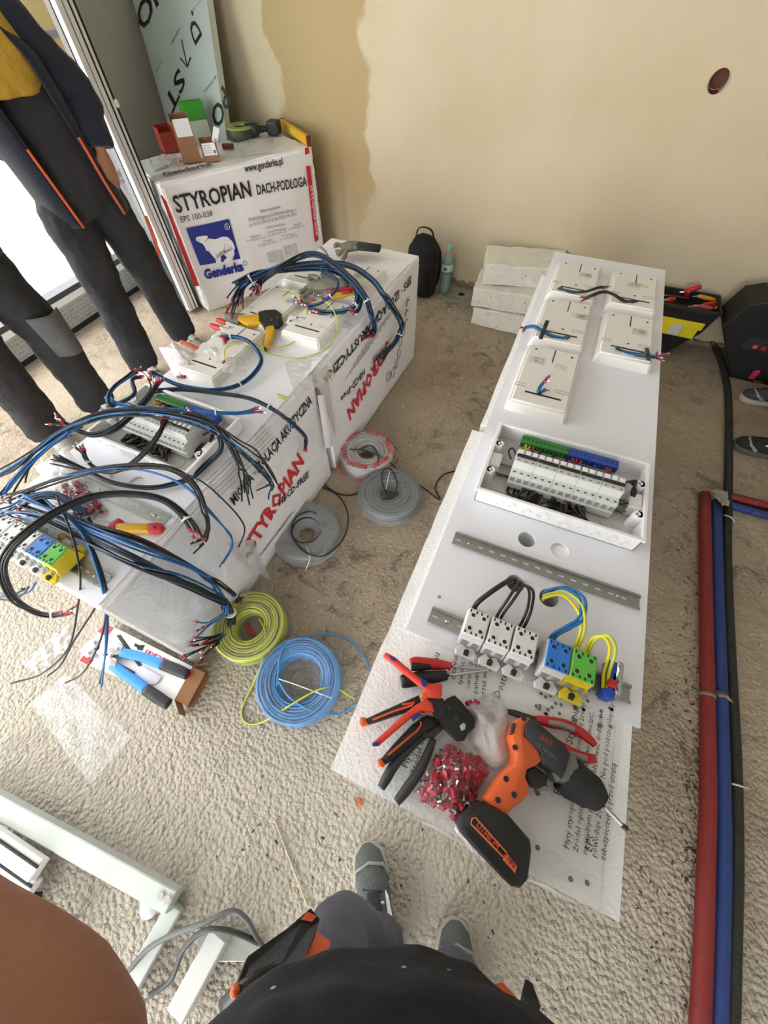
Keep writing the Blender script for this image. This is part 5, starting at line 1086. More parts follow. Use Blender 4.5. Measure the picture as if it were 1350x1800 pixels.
# screwdrivers
t = thing('screwdriver', 'small screwdriver with red and black grip on the right pack', 'screwdriver', at(*q4((450, 115))[0], ZT)); zz = ZT+.013
prod(t, 'grip', M_red, r4(zz, (365, 112), (385, 108), (440, 112), (500, 118), (520, 118), (537, 124)), [.009, .012, .012, .010, .0075, .009], 12)
prod(t, 'black_inlay', M_black, r4(zz+.004, (368, 122), (400, 124), (450, 122)), [.009, .010, .007], 10)
prod(t, 'shaft', M_steel, r4(zz, (535, 124), (640, 132), (730, 138)), [.0026, .0026, .0018], 8)
t = thing('screwdriver', 'black-gripped screwdriver beside the red one on the right pack', 'screwdriver', at(*q4((430, 175))[0], ZT))
prod(t, 'grip', M_black, r4(zz, (325, 188), (340, 186), (400, 176), (470, 168), (520, 162)), [.011, .0135, .0135, .012, .009], 12)
prod(t, 'shaft', M_steel, r4(zz, (520, 162), (640, 146), (700, 140)), [.003, .003, .002], 8)
# red and grey combination pliers
t = thing('combination_pliers', 'combination pliers with red and grey grips behind the drill', 'pliers', at(*q4((1000, 430))[0], ZT)); zz = ZT+.012
prod(t, 'grip', M_red, r4(zz, (892, 348), (915, 352), (960, 362), (1020, 372), (1080, 400), (1125, 435), (1146, 458)), [.006, .008, .010, .010, .0095, .008, .006], 10)
prod(t, 'grey_inlay', mat('grey_grip', '8a8a84', .6), r4(zz+.007, (950, 362), (1010, 372), (1060, 392)), [.005, .006, .005], 8)
prod(t, 'grip', M_red, r4(zz, (985, 445), (1020, 472), (1060, 498), (1110, 512), (1146, 514)), [.006, .009, .010, .009, .007], 10)
prod(t, 'grey_inlay', mat('grey_grip', '8a8a84', .6), r4(zz+.007, (1040, 488), (1080, 506), (1110, 512)), [.004, .006, .005], 8)
pslab(t, 'jaw', mat('dark_steel', '4d4a45', .4, metal=.9), q4((772, 305), (800, 308), (870, 330), (915, 345), (920, 375), (890, 370), (830, 345), (780, 325)), ZT+.003, ZT+.018, .003)
# bag of red sleeves and its milky mouth
def poly_bag(name, label, poly, z, h, m, seed):
    P = [at(x, y, z) for x, y in poly]; c_ = sum(P, V())/len(P); t = thing(name, label, 'bag', (c_.x, c_.y, z)); k = MB(); R = 9; n = len(P); S_ = spline(P, 3, True); n = len(S_)
    vs = [c_+V((0, 0, h))]; fs = []
    for r in range(1, R+1):
        f = r/R
        for i in range(n):
            q = c_.lerp(S_[i], f); vs.append(V((q.x, q.y, z+.002+h*(1-f*f)**.6+.28*h*noise.noise(V((q.x*38, q.y*38, seed)))*(1-f**4))))
    for i in range(n): fs.append((0, 1+i, 1+(i+1) % n))
    for r in range(R-1):
        for i in range(n): a = 1+r*n+i; b_ = 1+r*n+(i+1) % n; fs.append((a, a+n, b_+n, b_))
    k.add(vs, fs); k.build('bag', m, t, True, True); return t
t = poly_bag('ferrule_bag', 'clear bag full of bright red crimp sleeves beside the drill', q4((530, 432), (575, 440), (640, 500), (702, 552), (690, 590), (665, 650), (625, 690), (575, 765), (535, 785), (475, 765), (410, 700), (362, 668), (400, 630), (440, 570), (490, 480)), ZT, .038, film('tight_clear_film', white=.03, gloss=.15, bump=.9, bscale=40), 2)
M_rdk2 = M_rdk
sleeves(t, 250, q4((515, 470), (685, 545), (570, 765), (395, 662)), ZT, .026, 21, 1.5)
t = poly_bag('ferrule_bag', 'milky crumpled bag with a few red sleeves above the drill', q4((600, 400), (612, 350), (600, 290), (640, 262), (700, 240), (745, 255), (775, 300), (782, 360), (790, 440), (785, 520), (750, 565), (700, 560), (650, 500), (615, 450)), ZT, .034, film('milky_film', white=.45, gloss=.25), 5)
sleeves(t, 16, q4((610, 270), (710, 270), (720, 340), (640, 350)), ZT, .012, 31, 1.3)
t = poly_bag('empty_film', 'crumpled clear film under the battery of the drill', q4((560, 780), (640, 780), (720, 900), (800, 1010), (720, 985), (640, 930), (590, 870), (555, 820)), ZT-.003, .012, M_film, 8)
# ------------------------------------------------------------------ cable coils and loose cables on the floor
def coil(name, label, px, py, R, ri, h, r, m, z0=.004, cat='cable coil', wobble=.003, tilt=0., film_m=None, mats=None):
    c_ = at(px, py, h/2); t = thing(name, label, cat, (c_.x, c_.y, z0)); t.rotation_euler = (tilt, 0, random.random()*6); rnd = random.Random(px)
    nr = max(2, int((R-ri)/(2.1*r))); nz = max(2, int(h/(2.1*r))); mats = mats or [m]; parts = [MB() for _ in mats]
    for i in range(nr):
        for j in range(nz):
            if 0 < i < nr-1 and 0 < j < nz-1: continue
            rr = ri+r+(R-ri-2*r)*i/(nr-1); zz = r+(h-2*r)*j/(nz-1); ox, oy = rnd.uniform(-wobble, wobble), rnd.uniform(-wobble, wobble); ph = rnd.random()*6
            parts[(i+j) % len(mats)].sweep([(ox+rr*math.cos(a*PI/22), oy+rr*math.sin(a*PI/22), zz+wobble*math.sin(a*PI/11+ph)) for a in range(44)], r, 6, closed=True)
    for mm, p_ in zip(mats, parts): p_.build('wire_turns', mm, t, smooth=True)
    if film_m:
        k = MB(); n = 36
        def fz(u, v):
            a = u*2*PI; s_ = v; rr = (R+.006)*(1-.0*s_); 
            prof = [(R+.012, .0), (R+.010, h*.5), (R+.004, h+.004), ((R+ri)/2, h+.008), (ri+.01, h+.004), (ri*.55, h*.35)]
            x = s_*(len(prof)-1); i = min(int(x), len(prof)-2); f = x-i; pr = prof[i][0]*(1-f)+prof[i+1][0]*f; pz = prof[i][1]*(1-f)+prof[i+1][1]*f
            w_ = noise.noise(V((math.cos(a)*4, math.sin(a)*4, s_*3+px)))*.008
            return ((pr+w_)*math.cos(a), (pr+w_)*math.sin(a), max(.001, pz+w_*.5))
        k.grid(fz, n, 15); k.build('film_wrap', film_m, t, smooth=True)
    return t
M_gc = mat('grey_wire_jacket', '55595b', .5)
Fc = film('coil_film', white=.10, gloss=.3, bump=.8, bscale=22)
cy = coil('wire_coil', 'yellow-green wire coil in clear film on the floor', 443, 1104, .130, .056, .075, .0042, M_wgy, film_m=Fc, mats=[M_wgy, mat('lime_wire_jacket', 'a3b62f', .4), M_wyel])
cb = coil('wire_coil', 'blue wire coil in clear film on the floor', 528, 1196, .142, .080, .07, .004, mat('bright_blue_jacket', '3f8fd0', .4), film_m=Fc)
cg = coil('wire_coil', 'grey wire coil wrapped flat in film near the right pack', 685, 872, .140, .045, .06, .0045, M_gc, film_m=film('grey_coil_film', white=.18, gloss=.25, bump=.5), mats=[M_gc, mat('slate_wire_jacket', '6b7073', .5)])
cd = coil('wire_coil', 'black wire coil in a clear crumpled bag by the left pack', 540, 938, .140, .06, .055, .0045, M_wblk, film_m=film('loose_film', white=.3, gloss=.3, bump=1., bscale=12))
cr = coil('wire_coil', 'white wire coil in a bag with red print beside the left pack', 645, 801, .128, .05, .07, .0045, mat('pale_wire_jacket', 'cfcbc4', .5), film_m=film('red_print_film', white=.22, gloss=.3, bump=.9, bscale=14))
k = MB()
for i, s_ in enumerate(('UNITERM', 'UNITERM', 'UNITERM', 'ELEKTRO', 'UNITERM', 'ELEKTRO')):
    a = i*PI/3
    text_mb(k, s_, .034, Matrix.Rotation(a, 4, 'Z') @ frame((.124, -.055, .082), (0, 1, 0), (-1, 0, .1)), width=.10, offset=.001); text_mb(k, s_, .034, Matrix.Rotation(a+.4, 4, 'Z') @ frame((.152, -.06, .018), (0, 1, 0), (-.12, 0, 1)), width=.11, offset=.001)
k.build('red_lettering', M_rink, cr)
k = MB(); text_mb(k, 'UNITERM', .03, frame((-.045, -.01, .012), (1, .25, 0), (0, 1, 0)), width=.09, offset=.001); k.build('red_lettering', M_rink, cy)
k = MB(); k.prism(circ(0, 0, .052, 20), .006, .008); k.build('paper_insert', mat('grey_paper', '8f8c84', .7), cy)
k = MB(); text_mb(k, 'UNITERM', .028, Matrix.Rotation(-1.2, 4, 'Z') @ frame((.156, -.06, .012), (0, 1, 0), (-.3, 0, 1)), width=.12, offset=.001); k.build('red_lettering', M_rink, cb)
def p3(*pts): return [(370+p[0]/3., 740+p[1]/3., p[2]) for p in pts]
def cable(name, label, pts, r, m, cat='cable', k=8):
    W = [at(*p) for p in pts]; t = thing(name, label, cat, (W[0].x, W[0].y, 0)); q = MB(); q.sweep(spline(W, k), r, 7); q.build('jacket', m, t, True, True); return t
cable('loose_cable', 'black cable curling over the bagged coil by the left pack', p3((500, 415, .004), (515, 355, .006), (590, 350, .006), (680, 400, .008), (725, 500, .05), (700, 620, .07), (600, 710, .07), (500, 690, .07), (430, 600, .07), (450, 510, .068), (530, 478, .066), (610, 535, .05)), .0034, M_wblk)
cable('loose_cable', 'black cable looping between the white and grey coils', p3((905, 415, .07), (960, 395, .075), (985, 330, .08), (950, 255, .085), (910, 260, .085), (905, 320, .08), (930, 380, .075), (960, 405, .072)), .0032, M_wblk)
cable('loose_cable', 'long black cable swinging from the white coil under the right pack', p3((735, 150, .08), (800, 150, .08), (650, 158, .01), (575, 230, .006), (595, 325, .006), (680, 385, .006), (775, 378, .006), (860, 285, .05), (886, 190, .085), (850, 132, .085), (800, 150, .085), (905, 190, .08), (1000, 265, .02), (1120, 350, .006), (1210, 415, .006), (1185, 350, .006), (1225, 285, .006), (1300, 262, .006)), .0034, M_wblk)
cable('loose_wire', 'blue wire end curving from the blue coil to the right pack', p3((350, 1400, .07), (380, 1200, .08), (500, 1140, .05), (620, 1122, .02), (740, 1160, .008), (815, 1250, .006), (835, 1310, .006)), .003, mat('bright_blue_jacket', '3f8fd0', .4))
cable('loose_wire', 'blue wire end crossing the rim of the blue coil', p3((360, 1375, .08), (420, 1460, .08), (540, 1530, .07), (680, 1545, .01), (770, 1485, .006)), .003, mat('bright_blue_jacket', '3f8fd0', .4))
cable('loose_wire', 'yellow-green wire end trailing across the blue coil', p3((255, 1040, .05), (288, 1110, .08), (275, 1260, .06), (210, 1420, .006), (165, 1530, .004), (190, 1592, .004), (270, 1590, .01), (400, 1512, .08), (550, 1425, .085), (650, 1408, .06), (760, 1465, .006)), .003, M_wgy)
for lab, pts in (('white tie string lying on the bagged black coil', ((505, 660, .068), (525, 720, .066), (500, 790, .02))), ('white tie string crossing the blue coil', ((360, 1360, .082), (450, 1390, .084), (640, 1462, .08))), ('white tie string between the yellow and blue coils', ((375, 1155, .02), (410, 1158, .03), (440, 1150, .06))), ('white tie string on the grey coil', ((945, 265, .09), (935, 310, .08), (925, 360, .075)))):
    cable('tie_string', lab, p3(*pts), .0016, M_tie, 'string', 5)
# ------------------------------------------------------------------ crimping tool on its box, bubble wrap, film bag
def c2(*pts): return [(p[0]/3.375, 1000+p[1]/3.375)+tuple(p[2:]) for p in pts]
zb = .06; A_, B_, C_, D_ = [at(*p, zb) for p in c2((622, 318), (1142, 580), (1035, 775), (462, 548))]
t = thing('tool_box', 'flat white and red printed carton open at one end on the floor', 'carton', ((A_+C_)/2*1).xy.to_3d())
k = MB(); vs = [A_, B_, C_, D_]+[V((q.x, q.y, .001)) for q in (A_, B_, C_, D_)]
k.add(vs, [(0, 3, 2, 1)]); tp = k.build('top_face', M_white, t, True)
k = MB(); k.add(vs, [(0, 1, 5, 4), (2, 3, 7, 6), (3, 0, 4, 7), (4, 5, 6, 7)]); k.build('carton_sides', M_white, t, True)
dB = (B_-A_).normalized()*.05
for q0, q1, off in ((B_, C_, V((0, 0, -.01))), (V((B_.x, B_.y, .004)), V((C_.x, C_.y, .004)), V((0, 0, 0)))):
    k = MB(); k.add([q0, q1, q1+dB*1.0+off, q0+dB*1.0+off], [(0, 1, 2, 3)]); k.build('end_flap', M_card, t, True)
for q0, sg in ((B_, 1), (C_, -1)):
    k = MB(); sd = (B_-C_).normalized()*sg*.03; k.add([q0, V((q0.x, q0.y, .004)), V((q0.x, q0.y, .004))+dB*.8+sd, q0+dB*.8+sd], [(0, 1, 2, 3)]); k.build('side_flap', M_card, t, True)
k = MB(); zz = zb+.0012
for i, ch in enumerate('HOGERT'):
    a = at(*c2((872+i*47, 478+i*22))[0], zz); b_ = at(*c2((912+i*47, 497+i*22))[0], zz); M_ = frame(a, b_-a, V((0, 0, 1)).cross(b_-a)); L = (b_-a).length; k.box(0, -L*.95, 0, L, 0, .0006, m=M_); k.build('red_print', M_rink, tp, True); k = MB()
for x in ((622, 322), (470, 545)):
    a = at(*c2(x)[0], zz); b_ = at(*c2((x[0]+48, x[1]+24))[0], zz); M_ = frame(a, b_-a, V((0, 0, 1)).cross(b_-a)); k.box(0, -.035 if x[1] < 400 else 0, 0, .045, .0 if x[1] < 400 else .02, .0006, m=M_); k.build('red_print', M_rink, tp, True); k = MB()
k = MB()
for i, ch in enumerate('HOGERT'):
    a = at(*c2((872+i*47, 478+i*22))[0], zz+.001); b_ = at(*c2((912+i*47, 497+i*22))[0], zz+.001); M_ = frame(a, b_-a, V((0, 0, 1)).cross(b_-a)); L = (b_-a).length; text_mb(k, ch, L*1.05, M_ @ Matrix.Translation((L*.18, -L*.82, 0)), offset=.001)
k.build('white_lettering', M_white, tp, True)
k = MB()
for poly in (((690, 395), (715, 388), (845, 572), (822, 580)), ((800, 440), (850, 462), (845, 480), (795, 458)), ((810, 455), (860, 450), (845, 485), (815, 478))):
    P = [at(*p, zz) for p in c2(*poly)]; k.add(P, [(0, 1, 2, 3)])
k.build('black_print', M_ink, tp, True)
zz = zb+.003
t = thing('lug_crimper', 'long-handled lug crimper with blue grips lying on the printed carton', 'crimper', at(*c2((700, 560))[0], zz))
for pts in (((715, 495, zz+.014), (800, 512, zz+.014), (880, 535, zz+.014), (965, 568, zz+.014)), ((665, 570, zz+.012), (740, 625, zz+.012), (800, 665, zz+.012), (865, 715, zz+.012))):
    prod(t, 'blue_handle', mat('handle_blue', '2f86dc', .4), c2(*pts), [(.016, .008)]*4, 12)
for pts in (((962, 566, zz+.014), (1040, 595, zz+.014), (1115, 628, zz+.014)), ((862, 713, zz+.012), (930, 760, zz+.012), (1002, 805, zz+.012))):
    prod(t, 'black_grip', M_black, c2(*pts), [(.018, .010), (.019, .011), (.017, .010)], 12)
for poly in (((480, 490), (520, 440), (560, 415), (610, 440), (600, 480), (560, 520), (520, 530)), ((560, 480), (620, 440), (690, 430), (730, 460), (720, 510), (660, 520), (600, 520)), ((590, 520), (640, 500), (700, 540), (690, 590), (640, 570))):
    pslab(t, 'steel_jaw', M_steel, [p[:2] for p in c2(*poly)], zz+.006, zz+.022, .002)
for x, y in ((530, 495), (700, 470), (660, 512), (565, 430)):
    k = MB(); p = at(*c2((x, y))[0], zz+.022); k.cyl(p, .009, .006, 6); k.cyl(p+V((0, 0, .006)), .005, .004, 10); k.build('hex_bolt', M_steel, t, True)
pslab(t, 'toggle', M_black, [p[:2] for p in c2((640, 520), (680, 545), (800, 610), (780, 640), (660, 570))], zz, zz+.012, .002)
pslab(t, 'die_plate', mat('grey_plate', 'c9c9d2', .4), [p[:2] for p in c2((790, 620), (850, 580), (960, 640), (930, 680), (880, 690))], zz+.001, zz+.004, .0005)
# bubble wrap with real bumps
P = [at(*p, .002) for p in c2((345, 600), (490, 640), (790, 1000), (548, 1282))]; P0 = [at(*p, .002) for p in c2((198, 800), (400, 620), (790, 1000), (548, 1282))]
t = thing('bubble_wrap', 'translucent bubble wrap pouch lying flat on the rough floor', 'bubble wrap', ((P0[0]+P0[2])/2).xy.to_3d())
def bw(u, v):
    q = P0[0].lerp(P0[1], u).lerp(P0[3].lerp(P0[2], u), v); return tuple(q+V((0, 0, .010+.010*noise.noise(V((u*4, v*5, 2)))+.0012*abs(math.sin(u*60))*abs(math.sin(v*80)))))
k = MB(); k.grid(bw, 76, 100); k.build('pouch', film('bubble_film', white=.12, gloss=.2, bump=.5, bscale=90, rough=.25), t, True, True)
P1 = [at(*p, .002) for p in c2((150, 560), (415, 330), (445, 450), (230, 620))]
t = thing('clear_bag', 'empty clear bag above the bubble wrap', 'bag', ((P1[0]+P1[2])/2).xy.to_3d())
k = MB(); k.grid(lambda u, v: tuple(P1[0].lerp(P1[1], u).lerp(P1[3].lerp(P1[2], u), v)+V((0, 0, .012+.016*noise.noise(V((u*6, v*4, 5)))))), 26, 16); k.build('bag', M_film, t, True, True)
# ------------------------------------------------------------------ pipes along the floor on the right
def pipe(name, label, px, z, r, m, cat='pipe', ext=None, n=12):
    W = [at(x, y, z) for x, y in px]
    if ext: W.append(W[-1]+(W[-1]-W[-2]).normalized()*ext)
    t = thing(name, label, cat, (W[0].x, W[0].y, 0)); k = MB(); k.sweep(spline(W, 5), r, n); k.build('sleeve', m, t, True, True); return t, W
M_pr = mat('red_foam_sleeve', '7f2522', .55, var=.12, vscale=30, bump=.15, bscale=80); M_pb = mat('blue_foam_sleeve', '223a76', .55, var=.12, vscale=30, bump=.15, bscale=80); M_pk = mat('black_conduit', '23241f', .6, bump=.3, bscale=90, var=.3, vscale=20)
pr, W = pipe('heating_pipe', 'red foam-sleeved pipe running along the floor on the right', [(1239, 868), (1241, 1049), (1243.5, 1217), (1245, 1397), (1241, 1531), (1238, 1635), (1231, 1798)], .024, .0225, M_pr, ext=.6)
pb, W = pipe('heating_pipe', 'blue foam-sleeved pipe between the red pipe and the black conduit', [(1259, 882), (1262, 1049), (1267, 1217), (1271, 1397), (1271, 1531), (1268, 1635), (1263, 1798)], .022, .0205, M_pb, ext=.6)
pk, W = pipe('conduit', 'black conduit running from the toolbox along the blue pipe', [(1246, 597), (1262, 620), (1277, 670), (1281, 719), (1281, 800), (1280, 880), (1278, 972), (1283, 1125), (1289, 1247), (1294, 1370), (1295, 1531), (1292, 1635), (1287, 1798)], .018, .0165, M_pk, ext=.6)
pipe('heating_pipe', 'short red pipe branching off to the right photo edge', [(1283, 873), (1320, 882), (1352, 890)], .022, .020, M_pr, ext=.7)
pipe('heating_pipe', 'short blue pipe branching off to the right photo edge', [(1283, 888), (1320, 898), (1352, 907)], .018, .0175, M_pb, ext=.7)
for lab, a in (('pale tie wrap round the conduit near the pipe bend', ((1272, 905), (1284, 909), (1292, 918))), ('pale tie wrap round the conduit near the bottom right', ((1282, 1376), (1300, 1381), (1318, 1386)))):
    cable('tie_wrap', lab, [(a[0][0], a[0][1], .02), (a[1][0], a[1][1], .04), (a[2][0], a[2][1], .008)], .003, mat('grey_white_tie', 'c9c6ba', .6), 'tie', 4)
t = thing('tape_wrap', 'grey tape wrapped round the red and blue pipes', 'tape', at(1253, 1222, 0).xy.to_3d())
k = MB()
for (x0, x1, rr, zz) in ((1233, 1255, .0235, .024), (1256, 1277, .0215, .022)):
    c_ = at((x0+x1)/2, 1222, zz); k.sweep([c_-V((0, .007, 0)), c_+V((0, .007, 0))], rr, 14)
k.build('band', mat('dusty_tape', '7d745f', .8, var=.2), t, True, True)
k = MB(); q = at(1262, 1222, .04); k.sweep([q, q+V((.02, .004, .006)), q+V((.045, -.006, .0))], [(.004, .014), (.004, .012), (.001, .003)], 6); k.build('loose_end', mat('dusty_tape', '7d745f', .8, var=.2), t, True)
t = thing('pipe_rag', 'dusty white film torn at the end of the pipes', 'film', at(1268, 875, 0).xy.to_3d())
P = [at(1246, 862, .03), at(1276, 866, .04), at(1280, 892, .03), at(1266, 890, .05)]
k = MB(); k.grid(lambda u, v: tuple(P[0].lerp(P[1], u).lerp(P[3].lerp(P[2], u), v)+V((0, 0, .01+.012*noise.noise(V((u*5, v*5, 9)))))), 10, 8); k.build('rag', mat('dusty_film', 'a39c92', .6, var=.2), t, True, True)

# ------------------------------------------------------------------ along the back wall
def foam_block(label, x, y, z, w_, d, h, rz, seed):
    t = thing('foam_block', label, 'polystyrene', (x, y, z), rz, 'foam blocks by the wall')
    b = bmesh.new(); bmesh.ops.create_cube(b, size=1)
    for v in b.verts: v.co = V((v.co.x*w_, v.co.y*d, h/2+v.co.z*h))
    bmesh.ops.bevel(b, geom=b.edges[:], offset=.006, segments=1, affect='EDGES'); bmesh.ops.subdivide_edges(b, edges=[e for e in b.edges if e.calc_length() > .05], cuts=10, use_grid_fill=True)
    for v in b.verts: v.co += noise.noise_vector(v.co*14+V((seed, 0, 0)))*.006
    MB().bm(b).build('foam', mat('weathered_foam', 'e4e0d4', .85, bump=.5, bscale=110, var=.08, vscale=20), t, smooth=40)
    rnd = random.Random(seed); k = MB()
    for i in range(16):
        x_, z_ = rnd.uniform(-w_/2+.02, w_/2-.02), rnd.uniform(.01, h-.015); s_ = rnd.uniform(.003, .006)
        k.sweep([(x_, -d/2-.0045, z_), (x_+rnd.uniform(-.006, .006), -d/2-.0045, z_+rnd.uniform(-.003, .003))], [s_*.6, s_*.4], 5)
        if i % 2: k.sweep([(x_, rnd.uniform(-d/2+.02, d/2-.02), h+.003), (x_+.004, rnd.uniform(-d/2+.02, d/2-.02)*0+.0, h+.003)][:1]*1+[(x_+.003, 0, h+.002)], [.002, .002], 4) if False else None
    o = k.build('pit_marks', mat('grey_pit', '6d675c', .9), t); o['kind'] = 'stuff'
    return t
foam_block('bottom white foam block of the pile by the wall', -.20, 2.70, 0, .52, .30, .118, -.05, 2)
foam_block('middle white foam block of the pile by the wall', -.23, 2.715, .121, .54, .28, .116, .08, 5)
foam_block('top white foam block of the pile by the wall', -.235, 2.80, .24, .50, .27, .118, .24, 8)
# backpack
bq = at(731, 525, 0); t = thing('backpack', 'black backpack standing against the wall behind the left stack', 'backpack', (bq.x, bq.y+.09, 0), -.1); t.scale = (.92, .92, .80); M_bp = mat('black_fabric', '141416', .9, bump=.3, bscale=150)
k = MB(); k.sweep([(0, 0, .0), (0, 0, .03), (0, .01, .2), (0, .02, .36), (0, .03, .44), (0, .035, .465)], [(.10, .07), (.125, .09), (.13, .10), (.118, .085), (.075, .05), (.03, .02)], 20, ref=(0, 1, 0)); remesh(k.build('main_body', M_bp, t, smooth=True), .008, 3, .012, .08)
k = MB(); k.sweep([(0, -.07, .05), (0, -.085, .08), (0, -.082, .2), (0, -.06, .26)], [(.07, .02), (.09, .035), (.085, .03), (.05, .015)], 16, ref=(0, 1, 0)); k.build('front_pocket', M_bp, t, smooth=True)
k = MB(); k.sweep(spline([(-.07, .02, .45), (-.05, .02, .50), (.0, .02, .515), (.05, .02, .50), (.075, .02, .44)], 5), [(.012, .004)]*21, 8); k.build('carry_handle', M_bp, t, smooth=True)
for s_ in (-1, 1): k = MB(); k.sweep(spline([(s_*.05, .07, .42), (s_*.09, .12, .30), (s_*.1, .11, .12), (s_*.09, .05, .03)], 5), .012, 8); k.build('shoulder_strap', M_bp, t, smooth=True)
k = MB(); k.sweep([(-.09, -.07, .27), (0, -.10, .285), (.09, -.07, .27)], .003, 6); k.build('zip', mat('dark_zip', '3a3a3c', .5), t, smooth=True)
# water bottle
bq = at(781, 512, 0); t = thing('water_bottle', 'half full clear green-tinted plastic water bottle by the backpack', 'bottle', (bq.x, bq.y, 0))
Mb_ = film('bottle_plastic', col=(190, 225, 215), white=.22, gloss=.3, bump=.1)
k = MB(); k.lathe([(.0, .002), (.038, .002), (.042, .01), (.042, .08), (.039, .09), (.042, .10), (.042, .19), (.036, .225), (.02, .26), (.014, .275), (.014, .29)], 24); k.build('bottle_shell', Mb_, t, smooth=60)
k = MB(); k.lathe([(0, .004), (.037, .004), (.040, .012), (.040, .135), (0, .135)], 24); k.build('water', mat('water', 'a9c7bf', .05, trans=.6), t, smooth=60)
k = MB(); k.lathe([(.0427, .15), (.0427, .195)], 24); k.build('paper_label', mat('bottle_label', 'bcd0c6', .5, var=.2, vscale=30), t, smooth=True)
k = MB(); k.lathe([(.017, .282), (.017, .305), (.0, .307)], 16); k.build('cap', mat('aqua_cap', '8fc9c4', .4), t, smooth=60)
k = MB(); p = frame((.02, -.0385, .165), (1, .4, 0), (0, 0, 1)); k.ball((0, -.043, .17), (.014, .0015, .012), 10); k.build('label_emblem', mat('label_teal', '2f6a66', .5), t)
# slotted plate on the floor
Pg = [at(779, 521, .02), at(829, 534, .02), at(838, 512, .02), at(792, 503, .02)]; d = Pg[1]-Pg[0]; t = thing('slotted_plate', 'galvanised slotted plate leaning low by the foam blocks', 'metal plate', (Pg[0].x, Pg[0].y, .012), math.atan2(d.y, d.x)); W_, D_ = d.length, (Pg[3]-Pg[0]).length
k = MB(); hs = []
for i in range(6):
    for j in range(4):
        if 1 <= j <= 2 and 2 <= i <= 3: continue
        hs.append(slot(.02+i*(W_-.04)/5, .025+j*(D_-.05)/3, .022, .007))
hs.append(circ(W_/2, D_/2, .026, 16)); k.holed([(0, 0), (W_, 0), (W_, D_), (0, D_)], hs, .010, .013); k.build('plate', M_zinc, t)
k = MB(); k.box(0, 0, -.012, W_, .002, .013); k.box(0, D_-.002, -.012, W_, D_, .013); k.box(0, 0, -.012, .002, D_, .013); k.build('lip', M_zinc, t)
# open toolbox
t = thing('toolbox', 'open black toolbox with yellow front by the wall', 'toolbox', (.62, 2.76, 0)); M_tb = mat('black_tough_plastic', '17171a', .55, bump=.1)
x0, x1, y0, y1 = .34, .88, 2.68, 2.86
def frus(mb, b, t_, z0, z1):
    vs = [(b[0], b[1], z0), (b[2], b[1], z0), (b[2], b[3], z0), (b[0], b[3], z0), (t_[0], t_[1], z1), (t_[2], t_[1], z1), (t_[2], t_[3], z1), (t_[0], t_[3], z1)]
    mb.add(vs, [(3, 2, 1, 0), (0, 1, 5, 4), (1, 2, 6, 5), (2, 3, 7, 6), (3, 0, 4, 7)])
k = MB(); frus(k, (x0+.09, y0+.03, x1-.12, y1-.01), (x0, y0, x1-.02, y1), 0, .17); k.build('lower_bin', M_tb, t, True)
k = MB(); k.box(x0, y0-.012, .135, x1-.045, y0+.004, .20, .003); k.box(x0+.26, y0-.014, .19, x1-.03, y0+.004, .232, .003); k.build('yellow_front', mat('bright_yellow', 'e0cf16', .45), t, True)
for xx in (.69, .42): k = MB(); k.box(xx, y0-.026, .145, xx+.06, y0-.008, .205, .004); k.build('latch', M_grey, t, True)
k = MB(); frus(k, (x0, y0, x1-.02, y1), (x0-.01, y0-.02, x1+.005, y1+.005), .17, .30); k.build('upper_bin', M_tb, t, True)
k = MB(); k.box(x0-.012, y0-.024, .29, x1+.01, y0-.012, .305); k.box(x0-.012, y1, .29, x1+.01, y1+.01, .305); k.box(x1-.002, y0-.02, .29, x1+.01, y1+.005, .305); k.build('rim', M_tb, t, True)
k = MB(); k.box(x0, y0-.01, .24, x1-.012, y1, .245); k.build('tray_floor', M_dark, t, True)
tools = [('red-handled pliers jutting above the toolbox rim', [(1204, 513, .30), (1218, 508, .325), (1232, 504, .34)], .016, M_red), ('second red plier handle resting on the toolbox rim', [(1206, 520, .29), (1212, 511, .33)], .011, M_red), ('yellow and red insulated driver in the toolbox', [(1228, 520, .30), (1242, 524, .29), (1258, 528, .28)], .012, M_yellow), ('red insulated driver at the right of the toolbox', [(1238, 535, .28), (1256, 534, .28), (1264, 532, .28)], .014, M_red), ('pink-red handle along the front of the toolbox', [(1220, 538, .29), (1240, 541, .285), (1252, 542, .285)], .012, mat('faded_red', 'b35a55', .5)), ('red handle at the left end of the toolbox', [(1172, 527, .29), (1186, 527, .29)], .015, M_red), ('long dark red driver lying in the toolbox tray', [(1172, 519, .27), (1195, 522, .27), (1212, 524, .27)], .007, mat('dark_red_plastic', '6d2218', .5)), ('yellow-tipped probe at the toolbox front corner', [(1256, 542, .275), (1264, 538, .28)], .008, M_yellow)]
for lab, pts, r, m in tools:
    tt = thing('hand_tool', lab, 'tool', at(*pts[0])); W = [at(*p) for p in pts]; k = MB(); S_ = spline(W, 4); n_ = len(S_); k.sweep(S_, [r*(.75+.25*math.sin(PI*i/(n_-1))) for i in range(n_)], 10); k.build('handle', m, tt, True, True)
    d = (W[0]-W[-1]).normalized() if len(W) > 1 else V((1, 0, 0)); k = MB(); k.sweep([W[0], W[0]+V((d.x, d.y, -.2))*.03], [r*.35, r*.25], 8); k.build('shank', M_steel, tt, True)
t = thing('black_case', 'black hard case with open tool tray at the right photo edge', 'case', (1.3, 2.78, 0))
k = MB(); k.prism([(1.12, 0), (.905, .27), (.945, .40), (1.02, .43), (1.7, .43), (1.7, 0)], 0, .22, .01, m=Matrix(((1, 0, 0, 0), (0, 0, -1, 2.815), (0, 1, 0, 0), (0, 0, 0, 1)))); k.build('shell', mat('matt_black_case', '0e0e10', .6, bump=.1), t, True)
